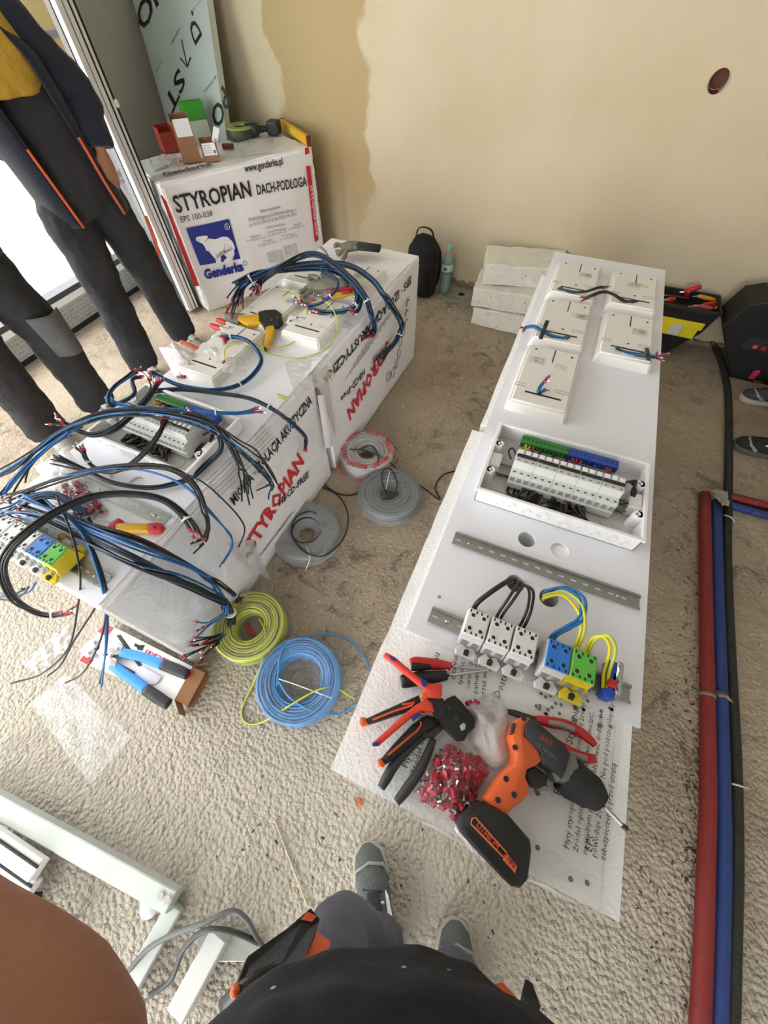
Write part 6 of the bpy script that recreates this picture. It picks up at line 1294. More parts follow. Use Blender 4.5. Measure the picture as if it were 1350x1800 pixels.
k = MB(); k.box(1.05, 2.588, .18, 1.5, 2.598, .25, .004); k.build('tray_recess', mat('dim_slot', '262427', .6), t, True)
for i, (x, c) in enumerate(((1.10, M_orange), (1.14, M_red), (1.20, M_tw), (1.27, M_orange))): k = MB(); k.box(x, 2.578, .195, x+.022, 2.592, .215, .004); k.build('bit_holder', c, t, True)
k = MB(); k.box(1.20, 2.58, .02, 1.23, 2.60, .08, .006); k.build('pink_clip', mat('magenta_plastic', 'b8285a', .5), t, True)
A_ = at(1322, 668, .01); t = thing('wood_offcut', 'brown wooden stick end at the right photo edge', 'wood', (A_.x, A_.y, 0)); k = MB(); k.sweep([A_, A_+V((.3, .05, 0))], [(.018, .01), (.018, .01)], 8, ref=(0, 0, 1)); k.build('stick', mat('brown_wood', '7a4b2a', .7, var=.2), t, True)
# ------------------------------------------------------------------ aluminium frames at the near left
M_al = mat('pale_aluminium', 'c9d0cb', .38, metal=.35, var=.06, vscale=10)
def bar(root, name, a, b_, w_, h, m, bev=.003):
    d = b_-a; L = d.length; M_ = frame(a, d, V((0, 0, 1)).cross(d)); k = MB(); k.box(0, -w_/2, -h, L, w_/2, 0, bev, m=M_); return k.build(name, m, root, True)
t = thing('aluminium_frame', 'pale aluminium frame leg with two bolts lying on the floor', 'frame', at(150, 1490, 0).xy.to_3d())
a, b_ = at(-90, 1372, .07), at(300, 1588, .07); bar(t, 'long_profile', a, b_, .05, .05, M_al)
for px, py in ((284, 1573), (296, 1580)): k = MB(); p = at(px, py, .07); k.cyl(p, .008, .005, 8); k.lathe([(.011, 0), (.011, .002), (.005, .002)], 12, m=Matrix.Translation(p)); k.build('bolt', M_steel, t, True, 40)
a2, b2 = at(306, 1592, .035), at(222, 1745, .035); bar(t, 'cross_profile', a2, b2, .045, .03, M_al)
k = MB(); p = at(262, 1594, .012); k.lathe([(0, .004), (.02, .004), (.026, .0), (0, 0)], 16, m=Matrix.Translation(p)); k.build('foot_pad', M_grey, t, True, 40)
t = thing('white_profile_bundle', 'white door profiles stacked at the left photo edge', 'profiles', at(20, 1560, 0).xy.to_3d())
for (p0, p1, w_, h, z_) in (((-70, 1440), (62, 1532), .05, .03, .10), ((-70, 1480), (52, 1566), .045, .03, .075), ((-80, 1520), (45, 1612), .05, .03, .05)):
    a, b_ = at(*p0, z_), at(*p1, z_); o = bar(t, 'profile', a, b_, w_, h, M_white); d = (b_-a).normalized(); sd = V((-d.y, d.x, 0))
    k = MB(); k.sweep([a+sd*w_*.2+V((0, 0, .003)), b_+sd*w_*.2+V((0, 0, .003))], .004, 6); k.build('gasket', M_gask, o, True)
k = MB(); p = at(52, 1574, .04); k.sweep([p, p+V((.02, .01, -.01)), p+V((.03, -.01, -.015))], .006, 6); k.build('end_clip', M_black, t, True)
t = thing('steel_bracket', 'bare steel square bar with bracket near the photographer', 'bracket', at(360, 1700, 0).xy.to_3d())
a, b_ = at(384, 1644, .075), at(305, 1790, .075); bar(t, 'square_bar', a, b_, .05, .06, mat('bright_steel_tube', 'd2d4d2', .4, metal=.4))
k = MB(); P = [at(340, 1632, .02), at(400, 1640, .02), at(462, 1655, .02), at(455, 1690, .012), at(352, 1690, .012)]; k.prism([q[:2] for q in P], .008, .014, .001); k.build('base_plate', M_zinc, t, True)
cable('grey_hose', 'grey cable looping over the steel bracket', [(222, 1712, .03), (260, 1668, .05), (310, 1640, .08), (360, 1622, .10), (405, 1602, .10), (432, 1615, .09), (452, 1650, .04), (462, 1665, .02)], .0065, mat('grey_hose', '5c5e5c', .5))
cable('grey_hose', 'dark cable bent along the steel square bar', [(262, 1750, .02), (300, 1722, .03), (322, 1670, .08), (352, 1640, .10), (385, 1634, .105), (420, 1642, .08), (455, 1658, .03)], .0065, mat('dark_hose', '3c3e3d', .5))
t = thing('spring', 'small white coil of plastic hose by the aluminium frame', 'hose', at(100, 1640, 0).xy.to_3d()); k = MB(); c_ = at(98, 1640, .05); k.sweep([c_+V((.03*math.cos(i*.5)+i*.0005, i*.0009-.02, .03*math.sin(i*.5))) for i in range(60)], .005, 6); k.build('coil', M_grey, t, True, True)
# ------------------------------------------------------------------ crumbs, chips and offcuts on the screed
def scatter(name, label, n, m, smin, smax, region, seed, flat=.4):
    rnd = random.Random(seed); k = MB(); i = 0
    while i < n:
        px, py = region(rnd); p = at(px, py, 0); s_ = rnd.uniform(smin, smax)
        a = rnd.random()*6.28; M_ = Matrix.LocRotScale(V((p.x, p.y, s_*flat*.4)), Matrix.Rotation(a, 3, 'Z'), V((s_*rnd.uniform(.6, 1.8), s_*rnd.uniform(.5, 1), s_*flat)))
        q = [(-.5, -.5, -.4), (.5, -.4, -.5), (.4, .5, -.4), (-.5, .4, -.5), (-.1, 0, .6), (.2, .1, .5)]
        k.add(q, [(0, 1, 5, 4), (1, 2, 5), (2, 3, 4, 5), (3, 0, 4), (3, 2, 1, 0)], M_); i += 1
    o = k.build(name, m); tag(o, label, 'debris', kind='stuff'); return o
def regA(r): return (r.uniform(600, 860), r.uniform(600, 1120))
def regB(r): return (r.gauss(1190, 40), r.uniform(900, 1700))
def regC(r): return (r.uniform(380, 1000), r.uniform(1280, 1790))
def regD(r): return (r.uniform(1110, 1345), r.uniform(660, 1800))
def regAll(r): return r.choice((regA, regB, regC, regD))(r)
scatter('dark_crumbs', 'dark mortar crumbs scattered over the screed', 420, mat('dark_crumb', '4a443c', .95), .003, .008, regAll, 1)
scatter('dark_crumbs', 'band of dark crumbs along the red pipe', 230, mat('dark_crumb', '4a443c', .95), .003, .010, lambda r: (r.gauss(1222, 14), r.uniform(890, 1560)), 2)
scatter('pale_chips', 'pale plaster chips scattered between the stacks', 150, mat('pale_chip', 'c3bcae', .9), .003, .008, lambda r: r.choice((regA, regC))(r), 3)
scatter('foam_crumbs', 'white foam crumbs at the foot of the left stack', 90, M_eps, .003, .007, lambda r: (r.uniform(660, 820), r.uniform(500, 740)), 4)
t = thing('wire_clipping', 'tiny orange clippings in front of the right pack', 'offcuts', at(632, 1408, 0).xy.to_3d())
for a, b_ in (((627, 1402), (633, 1412)), ((630, 1412), (637, 1416)), ((632, 1404), (628, 1410))): k = MB(); k.sweep([at(*a, .004), at(*b_, .005)], .004, 6); k.build('clipping', M_orange, t, True)
cable('straw', 'thin pale straw on the floor left of the shoe', [(482, 1440, .004), (505, 1500, .004), (540, 1592, .006)], .002, mat('straw', 'cfc3a8', .7), 'straw', 4)
# ------------------------------------------------------------------ people
M_skin = mat('skin', 'a06e55', .55, var=.08, vscale=60, bump=.05, bscale=300)
M_hair = mat('dark_hair', '2a211b', .7)
def cam_pt(px, py, d): return EYE+ray(px, py).normalized()*d
def hand(k, wrist, d, palm_n, curl=.35, s=1., thumb_side=1, spread=.2):
    """palm, four unequal bent fingers and a thumb from the side of the palm, added to a body mesh"""
    d = V(d).normalized(); n = V(palm_n); n = (n-d*n.dot(d)).normalized(); sd = d.cross(n)*thumb_side
    c_ = wrist+d*.05*s; k.sweep([wrist, wrist+d*.03*s, wrist+d*.07*s, wrist+d*.095*s], [(.022*s, .017*s), (.034*s, .015*s), (.040*s, .014*s), (.036*s, .010*s)], 12, ref=n)
    for i, (off, L) in enumerate(((.030, .075), (.010, .085), (-.011, .078), (-.030, .062))):
        b_ = wrist+d*.092*s+sd*off*s; dd = (d+sd*off*spread*8).normalized(); P = [b_]; a = 0
        for q in (.42, .33, .25):
            a += curl*(1.1 if q < .4 else .8); P.append(P[-1]+(dd*math.cos(a)+n*math.sin(a))*L*q*s)
        k.sweep(P, [.0092*s, .0088*s, .008*s, .0065*s], 8)
        k.ball(P[-1], .0066*s, 8)
    P = [wrist+d*.028*s+sd*.024*s]; P.append(P[-1]+(d*.6+sd*.75+n*.3).normalized()*.034*s); P.append(P[-1]+(d*.85+sd*.4+n*.4).normalized()*.030*s); P.append(P[-1]+(d*.95+sd*.1+n*.4).normalized()*.022*s)
    k.sweep(P, [.014*s, .0115*s, .0105*s, .0075*s], 9); k.ball(P[-1], .0075*s, 8)
def shoe(root, toe, heel, m_up, m_sole, m_lace=None, w=.048, name='shoe'):
    toe, heel = V((toe[0], toe[1], 0)), V((heel[0], heel[1], 0)); d = toe-heel; L = d.length; M_ = frame(heel, d, V((0, 0, 1)).cross(d)); q = L/.29
    out = [(0, 0), (.004, .022), (.02, .034), (.08, .036), (.15, .043), (.21, .050), (.255, .045), (.28, .028), (.29, .004), (.283, -.024), (.26, -.042), (.21, -.048), (.15, -.040), (.08, -.034), (.02, -.032), (.004, -.022)]
    k = MB(); k.prism([(x*q, y*w/.048) for x, y in out], .001, .030, .006, m=M_); k.build('sole', m_sole, root, True, 40)
    k = MB(); X = [.006, .03, .08, .13, .18, .23, .265, .283]; H = [.085, .10, .105, .095, .072, .055, .047, .034]; W_ = [.026, .034, .036, .040, .044, .043, .034, .014]
    k.sweep([M_ @ V((x*q, 0, .012+h/2)) for x, h in zip(X, H)], [(wd*w/.048, h/2) for wd, h in zip(W_, H)], 16, ref=(0, 0, 1)); up = k.build('upper', m_up, root, True, True)
    k = MB(); k.sweep([M_ @ V((x*q, 0, z_)) for x, z_ in ((.085, .118), (.12, .112), (.16, .098), (.19, .083))], [(.020, .006), (.021, .006), (.020, .006), (.014, .005)], 10, ref=(0, 0, 1)); k.build('tongue', m_lace or m_up, root, True, True)
    k = MB(); k.sweep([M_ @ V((x*q, y*w/.048, z_)) for x, y, z_ in ((.20, -.046, .034), (.235, -.036, .054), (.247, 0, .063), (.235, .036, .054), (.20, .046, .034))], [(.004, .009)]*5, 8, ref=(0, 0, 1)); k.build('toe_band', mat('light_grey_rand', '8f918c', .7), root, True, True)
    for sg in (-1, 1): k = MB(); k.sweep([M_ @ V((x*q, sg*y*w/.048, z_)) for x, y, z_ in ((.09, .030, .098), (.13, .031, .088), (.17, .030, .074), (.195, .024, .066))], [(.009, .004), (.010, .004), (.009, .004), (.005, .003)], 8); k.build('eyestay', M_white if m_lace else m_up, root, True, True)
    if m_lace:
        for i in range(5):
            x = .10+i*.021; z_ = .122-i*.0085; k = MB(); k.sweep([M_ @ V((x*q, -.026, z_-.012)), M_ @ V((x*q+.004, 0, z_)), M_ @ V((x*q+.012, .026, z_-.012))], .0028, 5); k.build('lace', M_white if i % 2 else M_black, root, True)
    return up
def figure(label, J, mt, head=True, vox=.007, hands=(), group=None, extra=None):
    """continuous body under the clothes; J holds joint positions"""
    k = MB(); g = J
    k.sweep(spline([g['pelvis']-V((0, 0, .06)), g['pelvis'], g['waist'], g['chest'], g['neck']-V((0, 0, .03))], 4), [(.11, .08)]*4+[(.135, .085)]*4+[(.12, .08)]*4+[(.14, .085)]*4+[(.06, .055)], 16, ref=g['fwd'])
    k.sweep([g['neck']-V((0, 0, .05)), g['neck'], g['head']-V((0, 0, .06))], [.06, .055, .055], 12)
    for s_ in 'LR':
        k.sweep([g['pelvis'].lerp(g['hip'+s_], .6), g['hip'+s_], g['hip'+s_].lerp(g['knee'+s_], .5), g['knee'+s_], g['knee'+s_].lerp(g['ank'+s_], .35), g['ank'+s_], g['ank'+s_]-V((0, 0, .05))], [.06, .066, .056, .044, .044, .030, .034], 12)
        k.sweep([g['neck'].lerp(g['sh'+s_], .5), g['sh'+s_], g['sh'+s_].lerp(g['el'+s_], .5), g['el'+s_], g['el'+s_].lerp(g['wr'+s_], .4), g['wr'+s_]], [.045, .048, .042, .034, .032, .025], 12)
    for h in hands: hand(k, *h)
    if extra: extra(k)
    if head:
        c_ = g['head']; F = g['fwd'].normalized(); k.ball(c_, (.077, .077, .11), 16); k.ball(c_+F*.02, (.07, .07, .1), 16); k.ball(c_+F*.045-V((0, 0, .055)), (.05, .05, .05), 12)
        S_ = F.cross(V((0, 0, 1))); k.sweep([c_+F*.085+V((0, 0, .02)), c_+F*.108-V((0, 0, .018)), c_+F*.09-V((0, 0, .03))], [.008, .014, .012], 8)
        for q in (-1, 1): k.ball(c_+S_*q*.078-F*.005, (.014, .02, .032), 8)
        k.sweep([c_+F*.088-V((0, 0, .05))-S_*.022, c_+F*.098-V((0, 0, .05)), c_+F*.088-V((0, 0, .05))+S_*.022], .007, 6)
    o = k.build('person', M_skin, None, smooth=True); remesh(o, vox, 3); tag(o, label, 'person', group)
    if head:
        c_ = g['head']; F = g['fwd'].normalized(); S_ = F.cross(V((0, 0, 1)))
        k = MB(); k.ball(c_-F*.015+V((0, 0, .03)), (.086, .086, .10), 16); hr = k.build('hair', M_hair, o, smooth=True)
        for q in (-1, 1): k = MB(); k.ball(c_+F*.084+S_*q*.032+V((0, 0, .012)), .011, 10); k.build('eye', M_white, o, smooth=True)
    return o
def trousers(o, g, m, knee_w=.085, hem_w=.085, hip_w=.115, top=None, extra=None, disp=.022, name='trousers'):
    k = MB(); top = top or g['waist']-V((0, 0, .02))
    k.sweep(spline([g['pelvis']-V((0, 0, .09)), g['pelvis'], top], 4), [(.14, .115)]*4+[(.175, .13)]*4+[(.165, .12)], 18, ref=g['fwd'])
    for s_ in 'LR':
        H, K, A_ = g['hip'+s_], g['knee'+s_], g['ank'+s_]
        k.sweep(spline([g['pelvis'].lerp(H, .5)+V((0, 0, .02)), H-V((0, 0, .03)), H.lerp(K, .5), K, K.lerp(A_, .5), A_-V((0, 0, .015))], 3), [.10]*3+[hip_w]*3+[hip_w*.92]*3+[knee_w]*3+[knee_w*.98]*3+[hem_w], 14)
    if extra: extra(k)
    p = k.build(name, m, o, True, True); remesh(p, .010, 3, disp, .09); return p
def jacket_open(o, g, m, hem_z, gap=.7, wid=1., name='jacket', m_trim=None, bell=1.0, top_z=None, trim_w=.006):
    """open jacket shell wrapped round the torso, front edges apart"""
    F = g['fwd'].normalized(); Ls = V((0, 0, 1)).cross(F); base, ch = g['pelvis'], g['chest']
    def pt(u, v):
        a = gap+(2*PI-2*gap)*u; z_ = hem_z+(g['neck'].z-.01-hem_z)*v; f = (z_-base.z)/(ch.z-base.z); c_ = base.lerp(ch, f) if f < 1 else ch.lerp(g['neck'], min(1, (z_-ch.z)/(g['neck'].z-ch.z)))
        rx, ry = (.205, .165) if v < .75 else (.205-.13*(v-.75)/.25, .165-.085*(v-.75)/.25)
        rx *= wid*(1+.10*bell*(1-v)); ry *= 1+.14*bell*(1-v)
        w_ = 1+.05*noise.noise(V((math.cos(a)*2, math.sin(a)*2, z_*5)))
        q = c_+F*math.cos(a)*ry*w_+Ls*math.sin(a)*rx*w_; return V((q.x, q.y, z_))
    k = MB(); k.grid(lambda u, v: tuple(pt(u, v)), 40, 26); j = k.build(name, m, o, True, True); s_ = j.modifiers.new('thickness', 'SOLIDIFY'); s_.thickness = .012
    if m_trim:
        for u in (0, 1):
            k = MB(); k.sweep([pt(u, v/12) for v in range(6)], trim_w, 6); k.build('orange_piping', m_trim, j, True, True)
    return j
def torso_shirt(o, g, m):
    k = MB(); k.sweep([g['waist']-V((0, 0, .06)), g['chest'], g['chest']+V((0, 0, .12)), g['neck']], [(.165, .125), (.178, .13), (.15, .11), (.07, .07)], 18, ref=g['fwd']); q = k.build('shirt', m, o, True, True); return remesh(q, .010, 3, .012, .06)
def sleeve(o, g, s_, m, r0=.085, r1=.06, name='sleeve'):
    k = MB(); S_, E_, W_ = g['sh'+s_], g['el'+s_], g['wr'+s_]
    k.sweep(spline([g['neck'].lerp(S_, .55)-V((0, 0, .03)), S_, S_.lerp(E_, .5), E_, E_.lerp(W_, .5), W_], 3), [.07]*3+[r0]*3+[r0*.92]*3+[r0*.85]*3+[r0*.78]*3+[r1], 14)
    q = k.build(name, m, o, True, True); remesh(q, .010, 3, .018, .06); return q
def stand(c, F, hip=.9, lean=(0, 0), fh=None):
    F = V((F[0], F[1], 0)).normalized(); L_ = V((0, 0, 1)).cross(F); c = V((c[0], c[1], 0)); g = {'fwd': F, 'left': L_}
    g['pelvis'] = c+V((0, 0, hip)); g['waist'] = g['pelvis']+V((0, 0, .16)); g['chest'] = g['pelvis']+V((0, 0, .40)); g['neck'] = g['pelvis']+V((0, 0, .58)); g['head'] = g['pelvis']+V((0, 0, .74))+F*.03
    for s_, q in (('L', 1), ('R', -1)):
        g['hip'+s_] = g['pelvis']+L_*q*.09-V((0, 0, .04)); g['sh'+s_] = g['chest']+L_*q*.19+V((0, 0, .10))
        g['el'+s_] = g['sh'+s_]+L_*q*.06-V((0, 0, .28)); g['wr'+s_] = g['el'+s_]+F*.06-V((0, 0, .24))
    return g
M_tr = mat('charcoal_work_cloth', '232223', .9, bump=.4, bscale=160, var=.25, vscale=9)
M_trg = mat('grey_work_cloth', '565656', .9, bump=.4, bscale=160, var=.2, vscale=10)
M_navy = mat('navy_fleece', '0d1122', .95, bump=.4, bscale=200, var=.25, vscale=10, sheen=.15)
M_ylw = mat('mustard_cloth', 'b08a2a', .9, bump=.3, bscale=120, var=.15, vscale=12)
M_opip = mat('orange_trim_cloth', 'c9552a', .8)
# --- worker by the window
g = stand((-2.17, 1.47), (.95, -.30), .86); g['chest'] = V((-2.17, 1.40, 1.26)); g['neck'] = V((-2.17, 1.37, 1.44)); g['head'] = V((-2.14, 1.35, 1.60))
g['ankL'] = at(322, 585, .09); g['ankR'] = at(252, 640, .09); g['kneeL'] = V((-2.13, 1.60, .48)); g['kneeR'] = V((-2.16, 1.34, .48))
g['shL'] = V((-2.13, 1.50, 1.36)); g['elL'] = V((-2.06, 1.625, 1.15)); g['wrL'] = V((-2.03, 1.585, .985)); g['shR'] = V((-2.22, 1.29, 1.38)); g['elR'] = V((-2.36, 1.24, 1.13)); g['wrR'] = V((-2.38, 1.42, 1.0))
pa = figure('worker in navy jacket and mustard shirt standing by the open window leaf', g, None, hands=[(g['wrL'], (.0, -.10, -1), (-1, 0, 0), .25, 1., -1), (g['wrR'], (-.1, .8, -.4), (-1, 0, 0), .3, 1., 1)])
trousers(pa, g, M_tr, .088, .083, .105, top=V((-2.17, 1.47, 1.22)))
k = MB(); F = g['fwd']; k.sweep([g['chest']+V((0, 0, -.09)), g['chest']+V((0, 0, .0)), g['chest']+V((0, 0, .12)), g['neck']], [(.165, .13), (.18, .135), (.15, .11), (.07, .07)], 18, ref=F); remesh(k.build('shirt', M_ylw, pa, True, True), .010, 3, .012, .06)
jk = jacket_open(pa, g, M_navy, .76, .62, m_trim=M_opip, bell=-.1, wid=.86)
sleeve(pa, g, 'L', M_navy, .080, .06); sleeve(pa, g, 'R', M_navy, .080, .06)
k = MB(); p = at(262, 425, .5); 
k = MB(); k.sweep([V((-2.06, 1.69, .70)), V((-2.045, 1.67, .60)), V((-2.045, 1.65, .52))], [(.004, .012), (.004, .014), (.003, .008)], 6); k.build('orange_pocket_edge', M_opip, pa, True)
Mshg = mat('grey_suede', '9a9790', .85, var=.1, vscale=30)
for s_ in 'LR': a = g['ank'+s_]; shoe(pa, (a.x+.20, a.y-.05), (a.x-.08, a.y+.02), Mshg, M_white, M_grey)
# --- second worker, mostly left of the picture
g = stand((-2.20, .80), (.97, -.1), .88)
g['ankL'] = V((-2.14, .93, .09)); g['ankR'] = V((-2.20, .66, .09)); g['kneeL'] = V((-2.10, .92, .49)); g['kneeR'] = V((-2.16, .68, .49)); g['hipL'] = V((-2.18, .90, .84)); g['hipR'] = V((-2.20, .71, .84))
g['elL'] = V((-2.16, 1.04, 1.12)); g['wrL'] = V((-2.0, .86, 1.14)); g['elR'] = V((-2.22, .5, 1.12)); g['wrR'] = V((-2.02, .66, 1.14))
pb_ = figure('worker in grey work trousers half cut off by the left photo edge', g, None, hands=[(g['wrL'], (.3, -1, .1), (-1, 0, 0), .3, 1., -1), (g['wrR'], (.3, 1, .1), (1, 0, 0), .3, 1., 1)])
trousers(pb_, g, M_tr, .092, .095, .108)
torso_shirt(pb_, g, mat('black_shirt', '1b1c1f', .9)); jacket_open(pb_, g, M_navy, .80, .5, m_trim=M_opip); sleeve(pb_, g, 'L', M_navy, .08, .06); sleeve(pb_, g, 'R', M_navy, .08, .06)
a, b_, c_, d_ = [V(q) for q in ((-2.045, .86, .60), (-2.05, 1.00, .58), (-2.035, .98, .40), (-2.03, .87, .42))]
k = MB(); k.grid(lambda u, v: tuple(a.lerp(b_, u).lerp(d_.lerp(c_, u), v)+V((.045*math.sin(PI*u)+.012, 0, 0))), 8, 8); q = k.build('knee_patch', M_trg, pb_, True, True); s_ = q.modifiers.new('thickness', 'SOLIDIFY'); s_.thickness = .008
for s_ in 'LR': a = g['ank'+s_]; shoe(pb_, (a.x+.20, a.y-.05), (a.x-.08, a.y+.02), Mshg, M_white, M_grey)
# --- person at the right edge: only shoes and a trouser hem show
g = stand((1.62, 2.10), (-1, -.1), .86)
t1_, t2_ = at(1297, 700, 0), at(1284, 782, 0)
g['ankR'] = V((t1_.x+.22, t1_.y+.03, .09)); g['ankL'] = V((t2_.x+.22, t2_.y+.02, .09)); g['kneeR'] = V((1.44, 2.32, .48)); g['kneeL'] = V((1.42, 1.95, .48))
pc = figure('person in blue trousers whose shoes show at the right photo edge', g, None, hands=[(g['wrL'], (-.1, 0, -1), (1, 0, 0), .3, 1., -1), (g['wrR'], (-.1, 0, -1), (-1, 0, 0), .3, 1., 1)])
M_bt = mat('blue_work_cloth', '27407a', .9, bump=.3, bscale=150, var=.2, vscale=10)
trousers(pc, g, M_bt, .085, .08, .105); torso_shirt(pc, g, mat('grey_shirt', '7d8084', .9)); jacket_open(pc, g, M_bt, .8, .3); sleeve(pc, g, 'L', M_bt); sleeve(pc, g, 'R', M_bt)
shoe(pc, t1_, (t1_.x+.29, t1_.y+.04), mat('dark_mesh', '3d3c3e', .8, bump=.4, bscale=200), mat('pale_sole', 'b9b4a6', .7), M_dark)
shoe(pc, t2_, (t2_.x+.29, t2_.y-.01), mat('black_mesh', '1c1c20', .8, bump=.4, bscale=200), mat('dark_sole', '55524d', .7), M_dark)
# --- the photographer
Fm, Rm = V((-.39, .92, 0)), V((.92, .39, 0))
g = stand((.17, -.38), Fm, .90)
g['pelvis'] = V((.195, -.50, .86)); g['waist'] = V((.115, -.285, 1.04)); g['chest'] = V((.105, -.31, 1.26)); g['neck'] = V((.10, -.36, 1.44)); g['head'] = V((.085, -.36, 1.60)); g['left'] = -Rm
for s_, q in (('L', -1), ('R', 1)): g['hip'+s_] = g['pelvis']+Rm*q*.09-V((0, 0, .03)); g['sh'+s_] = g['chest']+Rm*q*.185+V((0, 0, .10))
tL, tR = at(644, 1479, .03), at(800, 1613, .03); hL = at(672, 1660, 0); dL = (hL-tL); dL.z = 0; dL.normalize(); dR = V((.30, -.95, 0)).normalized()
hL = tL+dL*.285; hR = tR+dR*.285; g['ankL'] = V((tL.x, tL.y, .10))+dL*.20; g['ankR'] = V((tR.x, tR.y, .10))+dR*.21
g['kneeL'] = at(592, 1650, .46); g['kneeR'] = at(795, 1745, .44)
th0, th1, th2, th3 = cam_pt(-430, 1640, .118), cam_pt(-235, 1745, .108), cam_pt(-35, 1825, .100), cam_pt(140, 1905, .096)
g['wrL'] = cam_pt(-1000, 1950, .24); g['elL'] = V((-.24, -.34, 1.18)); g['wrR'] = V((.13, -.10, 1.45)); g['elR'] = V((.30, -.18, 1.20))
wl_ = g['wrL']
def left_hand(k):
    """palm outside the frame, thumb crossing the lens corner, fingers curled round the back"""
    pc_ = cam_pt(-760, 1760, .16); n_ = (EYE-pc_).normalized(); d_ = (pc_-wl_).normalized(); sdv = d_.cross(n_); back = -ray(675, 900).normalized()
    k.sweep([wl_, wl_.lerp(pc_, .5), pc_, pc_+d_*.035], [(.026, .020), (.036, .018), (.042, .017), (.036, .012)], 14, ref=n_)
    k.sweep(spline([pc_, th0, th1, th2, th3], 4), [.018]*4+[.0155]*4+[.0142, .0139, .0134, .0130, .0126, .0122, .0118, .0112, .0095], 16); k.ball(th3, .0088, 12)
    for i in range(4):
        b0_ = pc_+d_*.03+sdv*(.028-.019*i); k.sweep([b0_, b0_+d_*.03+back*.012, b0_+d_*.045+back*.035, b0_+d_*.035+back*.055], [.010, .0095, .009, .007], 9)
pm = figure('photographer in dark jacket and grey work trousers, thumb over the lens corner', g, None, vox=.0036, hands=[(g['wrR'], (-.25, .35, .55), (-.3, .6, -.3), .45, 1., 1)], extra=left_hand)
M_gk = mat('purple_grey_work_cloth', '4c4a52', .9, bump=.35, bscale=160, var=.15, vscale=12)
trousers(pm, g, M_gk, .060, .062, .078, disp=.012)
k = MB(); W1 = g['waist']
k.sweep(spline([g['pelvis']+V((-.02, .03, .02)), g['waist']-V((0, 0, .04)), g['waist']+V((0, 0, .05)), g['chest'], g['neck']-V((0, 0, .02))], 4), [(.19, .14)]*4+[(.215, .165)]*4+[(.215, .160)]*4+[(.20, .14)]*4+[(.08, .08)], 22, ref=Fm)
M_nv = mat('blue_black_fleece', '0f1218', .97, bump=.12, bscale=260, var=.3, vscale=30)
nt = M_nv.node_tree; p_ = nt.nodes['Principled BSDF']; src = p_.inputs['Base Color'].links[0].from_socket      # dried paint flecks on the fleece
tc = nt.nodes.new('ShaderNodeTexCoord'); vr = nt.nodes.new('ShaderNodeTexVoronoi'); vr.inputs['Scale'].default_value = 38; nt.links.new(tc.outputs['Object'], vr.inputs['Vector'])
rp_ = nt.nodes.new('ShaderNodeValToRGB'); rp_.color_ramp.elements[0].color = (1, 1, 1, 1); rp_.color_ramp.elements[0].position = .06; rp_.color_ramp.elements[1].color = (0, 0, 0, 1); rp_.color_ramp.elements[1].position = .10; nt.links.new(vr.outputs['Distance'], rp_.inputs[0])
mxp = nt.nodes.new('ShaderNodeMixRGB'); nt.links.new(rp_.outputs[0], mxp.inputs[0]); nt.links.new(src, mxp.inputs[1]); mxp.inputs[2].default_value = lin('9aa0a8'); nt.links.new(mxp.outputs[0], p_.inputs['Base Color'])
jm = k.build('jacket', M_nv, pm, True, True); remesh(jm, .009, 4, .018, .07)
sleeve(pm, g, 'L', M_nv, .07, .05); sleeve(pm, g, 'R', M_nv, .07, .05)
k = MB(); p = th3.lerp(th2, -.05)+(EYE-th3).normalized()*.0068; k.ball(p, (.0048, .0048, .004), 12); k.build('thumbnail', mat('nail', 'ab7c66', .3), pm, True, True)
M_sg = mat('grey_knit_shoe', '5c5f5c', .85, bump=.6, bscale=260, var=.12, vscale=40); M_ss = mat('dusty_pale_sole', 'a9a594', .8)
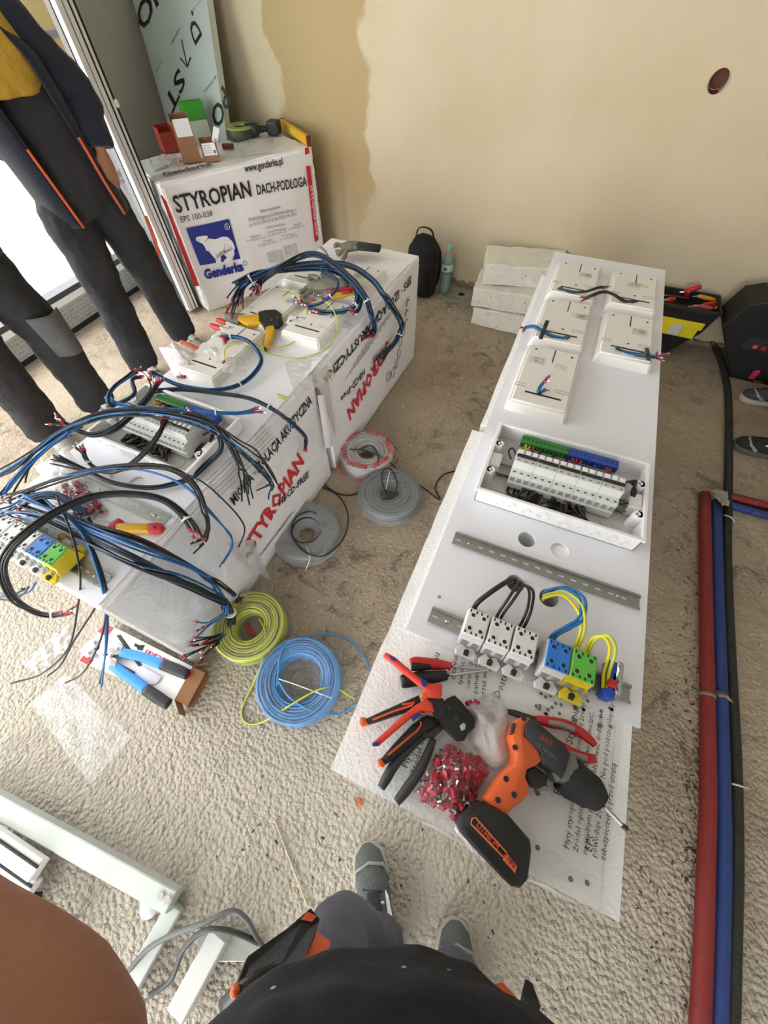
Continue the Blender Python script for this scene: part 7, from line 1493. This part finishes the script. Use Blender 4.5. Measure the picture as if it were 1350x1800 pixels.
shoe(pm, tL, hL, M_sg, M_ss, mat('black_tongue', '26272a', .8), w=.05)
shoe(pm, tR, hR, M_sg, M_ss, mat('black_tongue', '26272a', .8), w=.05)
# tool pockets with orange lining at both thighs
def tri(name, m, pts, z0, root, th=.006):
    P = [at(px, py, z_) for px, py, z_ in pts]; nn = (P[1]-P[0]).cross(P[2]-P[0]).normalized(); n_ = len(P); k = MB(); vs = P+[q-nn*th for q in P]
    k.add(vs, [tuple(range(n_)), tuple(range(2*n_-1, n_-1, -1))]+[(i, (i+1) % n_, n_+(i+1) % n_, n_+i) for i in range(n_)]); return k.build(name, m, root, True)
M_pk2 = mat('black_pocket_cloth', '2b2b2e', .9, bump=.3, bscale=150)
pk_ = tri('tool_pocket', M_pk2, [(408, 1745, .80), (430, 1690, .78), (500, 1640, .74), (540, 1605, .72), (556, 1625, .72), (545, 1660, .76), (530, 1690, .80), (470, 1740, .84)], 0, pm, .012)
tri('orange_lining', M_opip, [(536, 1686, .795), (552, 1642, .75), (580, 1662, .76), (572, 1690, .79)], 0, pm, .004)
tri('orange_lining', M_opip, [(528, 1618, .735), (540, 1604, .73), (556, 1612, .73), (548, 1622, .735)], 0, pm, .004)
k = MB(); k.sweep([at(x, y, z_) for x, y, z_ in ((492, 1648, .752), (512, 1642, .75), (532, 1636, .745))], .0022, 5); k.build('orange_stitching', M_orange, pm, True)
k = MB(); k.sweep(spline([at(392, 1772, .86), at(420, 1745, .88), at(455, 1722, .88), at(490, 1706, .86)], 4), [(.008, .004)]*13, 8); k.build('loop_strap', M_black, pm, True, True)
k = MB(); p = at(414, 1742, .885); k.ball(p, .006, 8); k.build('orange_toggle', M_orange, pm, True)
tri('orange_lining', M_opip, [(828, 1738, .80), (840, 1718, .78), (852, 1742, .79), (880, 1735, .78), (915, 1775, .80), (905, 1785, .82), (870, 1765, .81), (850, 1760, .81)], 0, pm, .006)
tri('tool_pocket', M_pk2, [(912, 1770, .80), (918, 1740, .77), (930, 1748, .77), (945, 1790, .79), (930, 1800, .82)], 0, pm, .012)
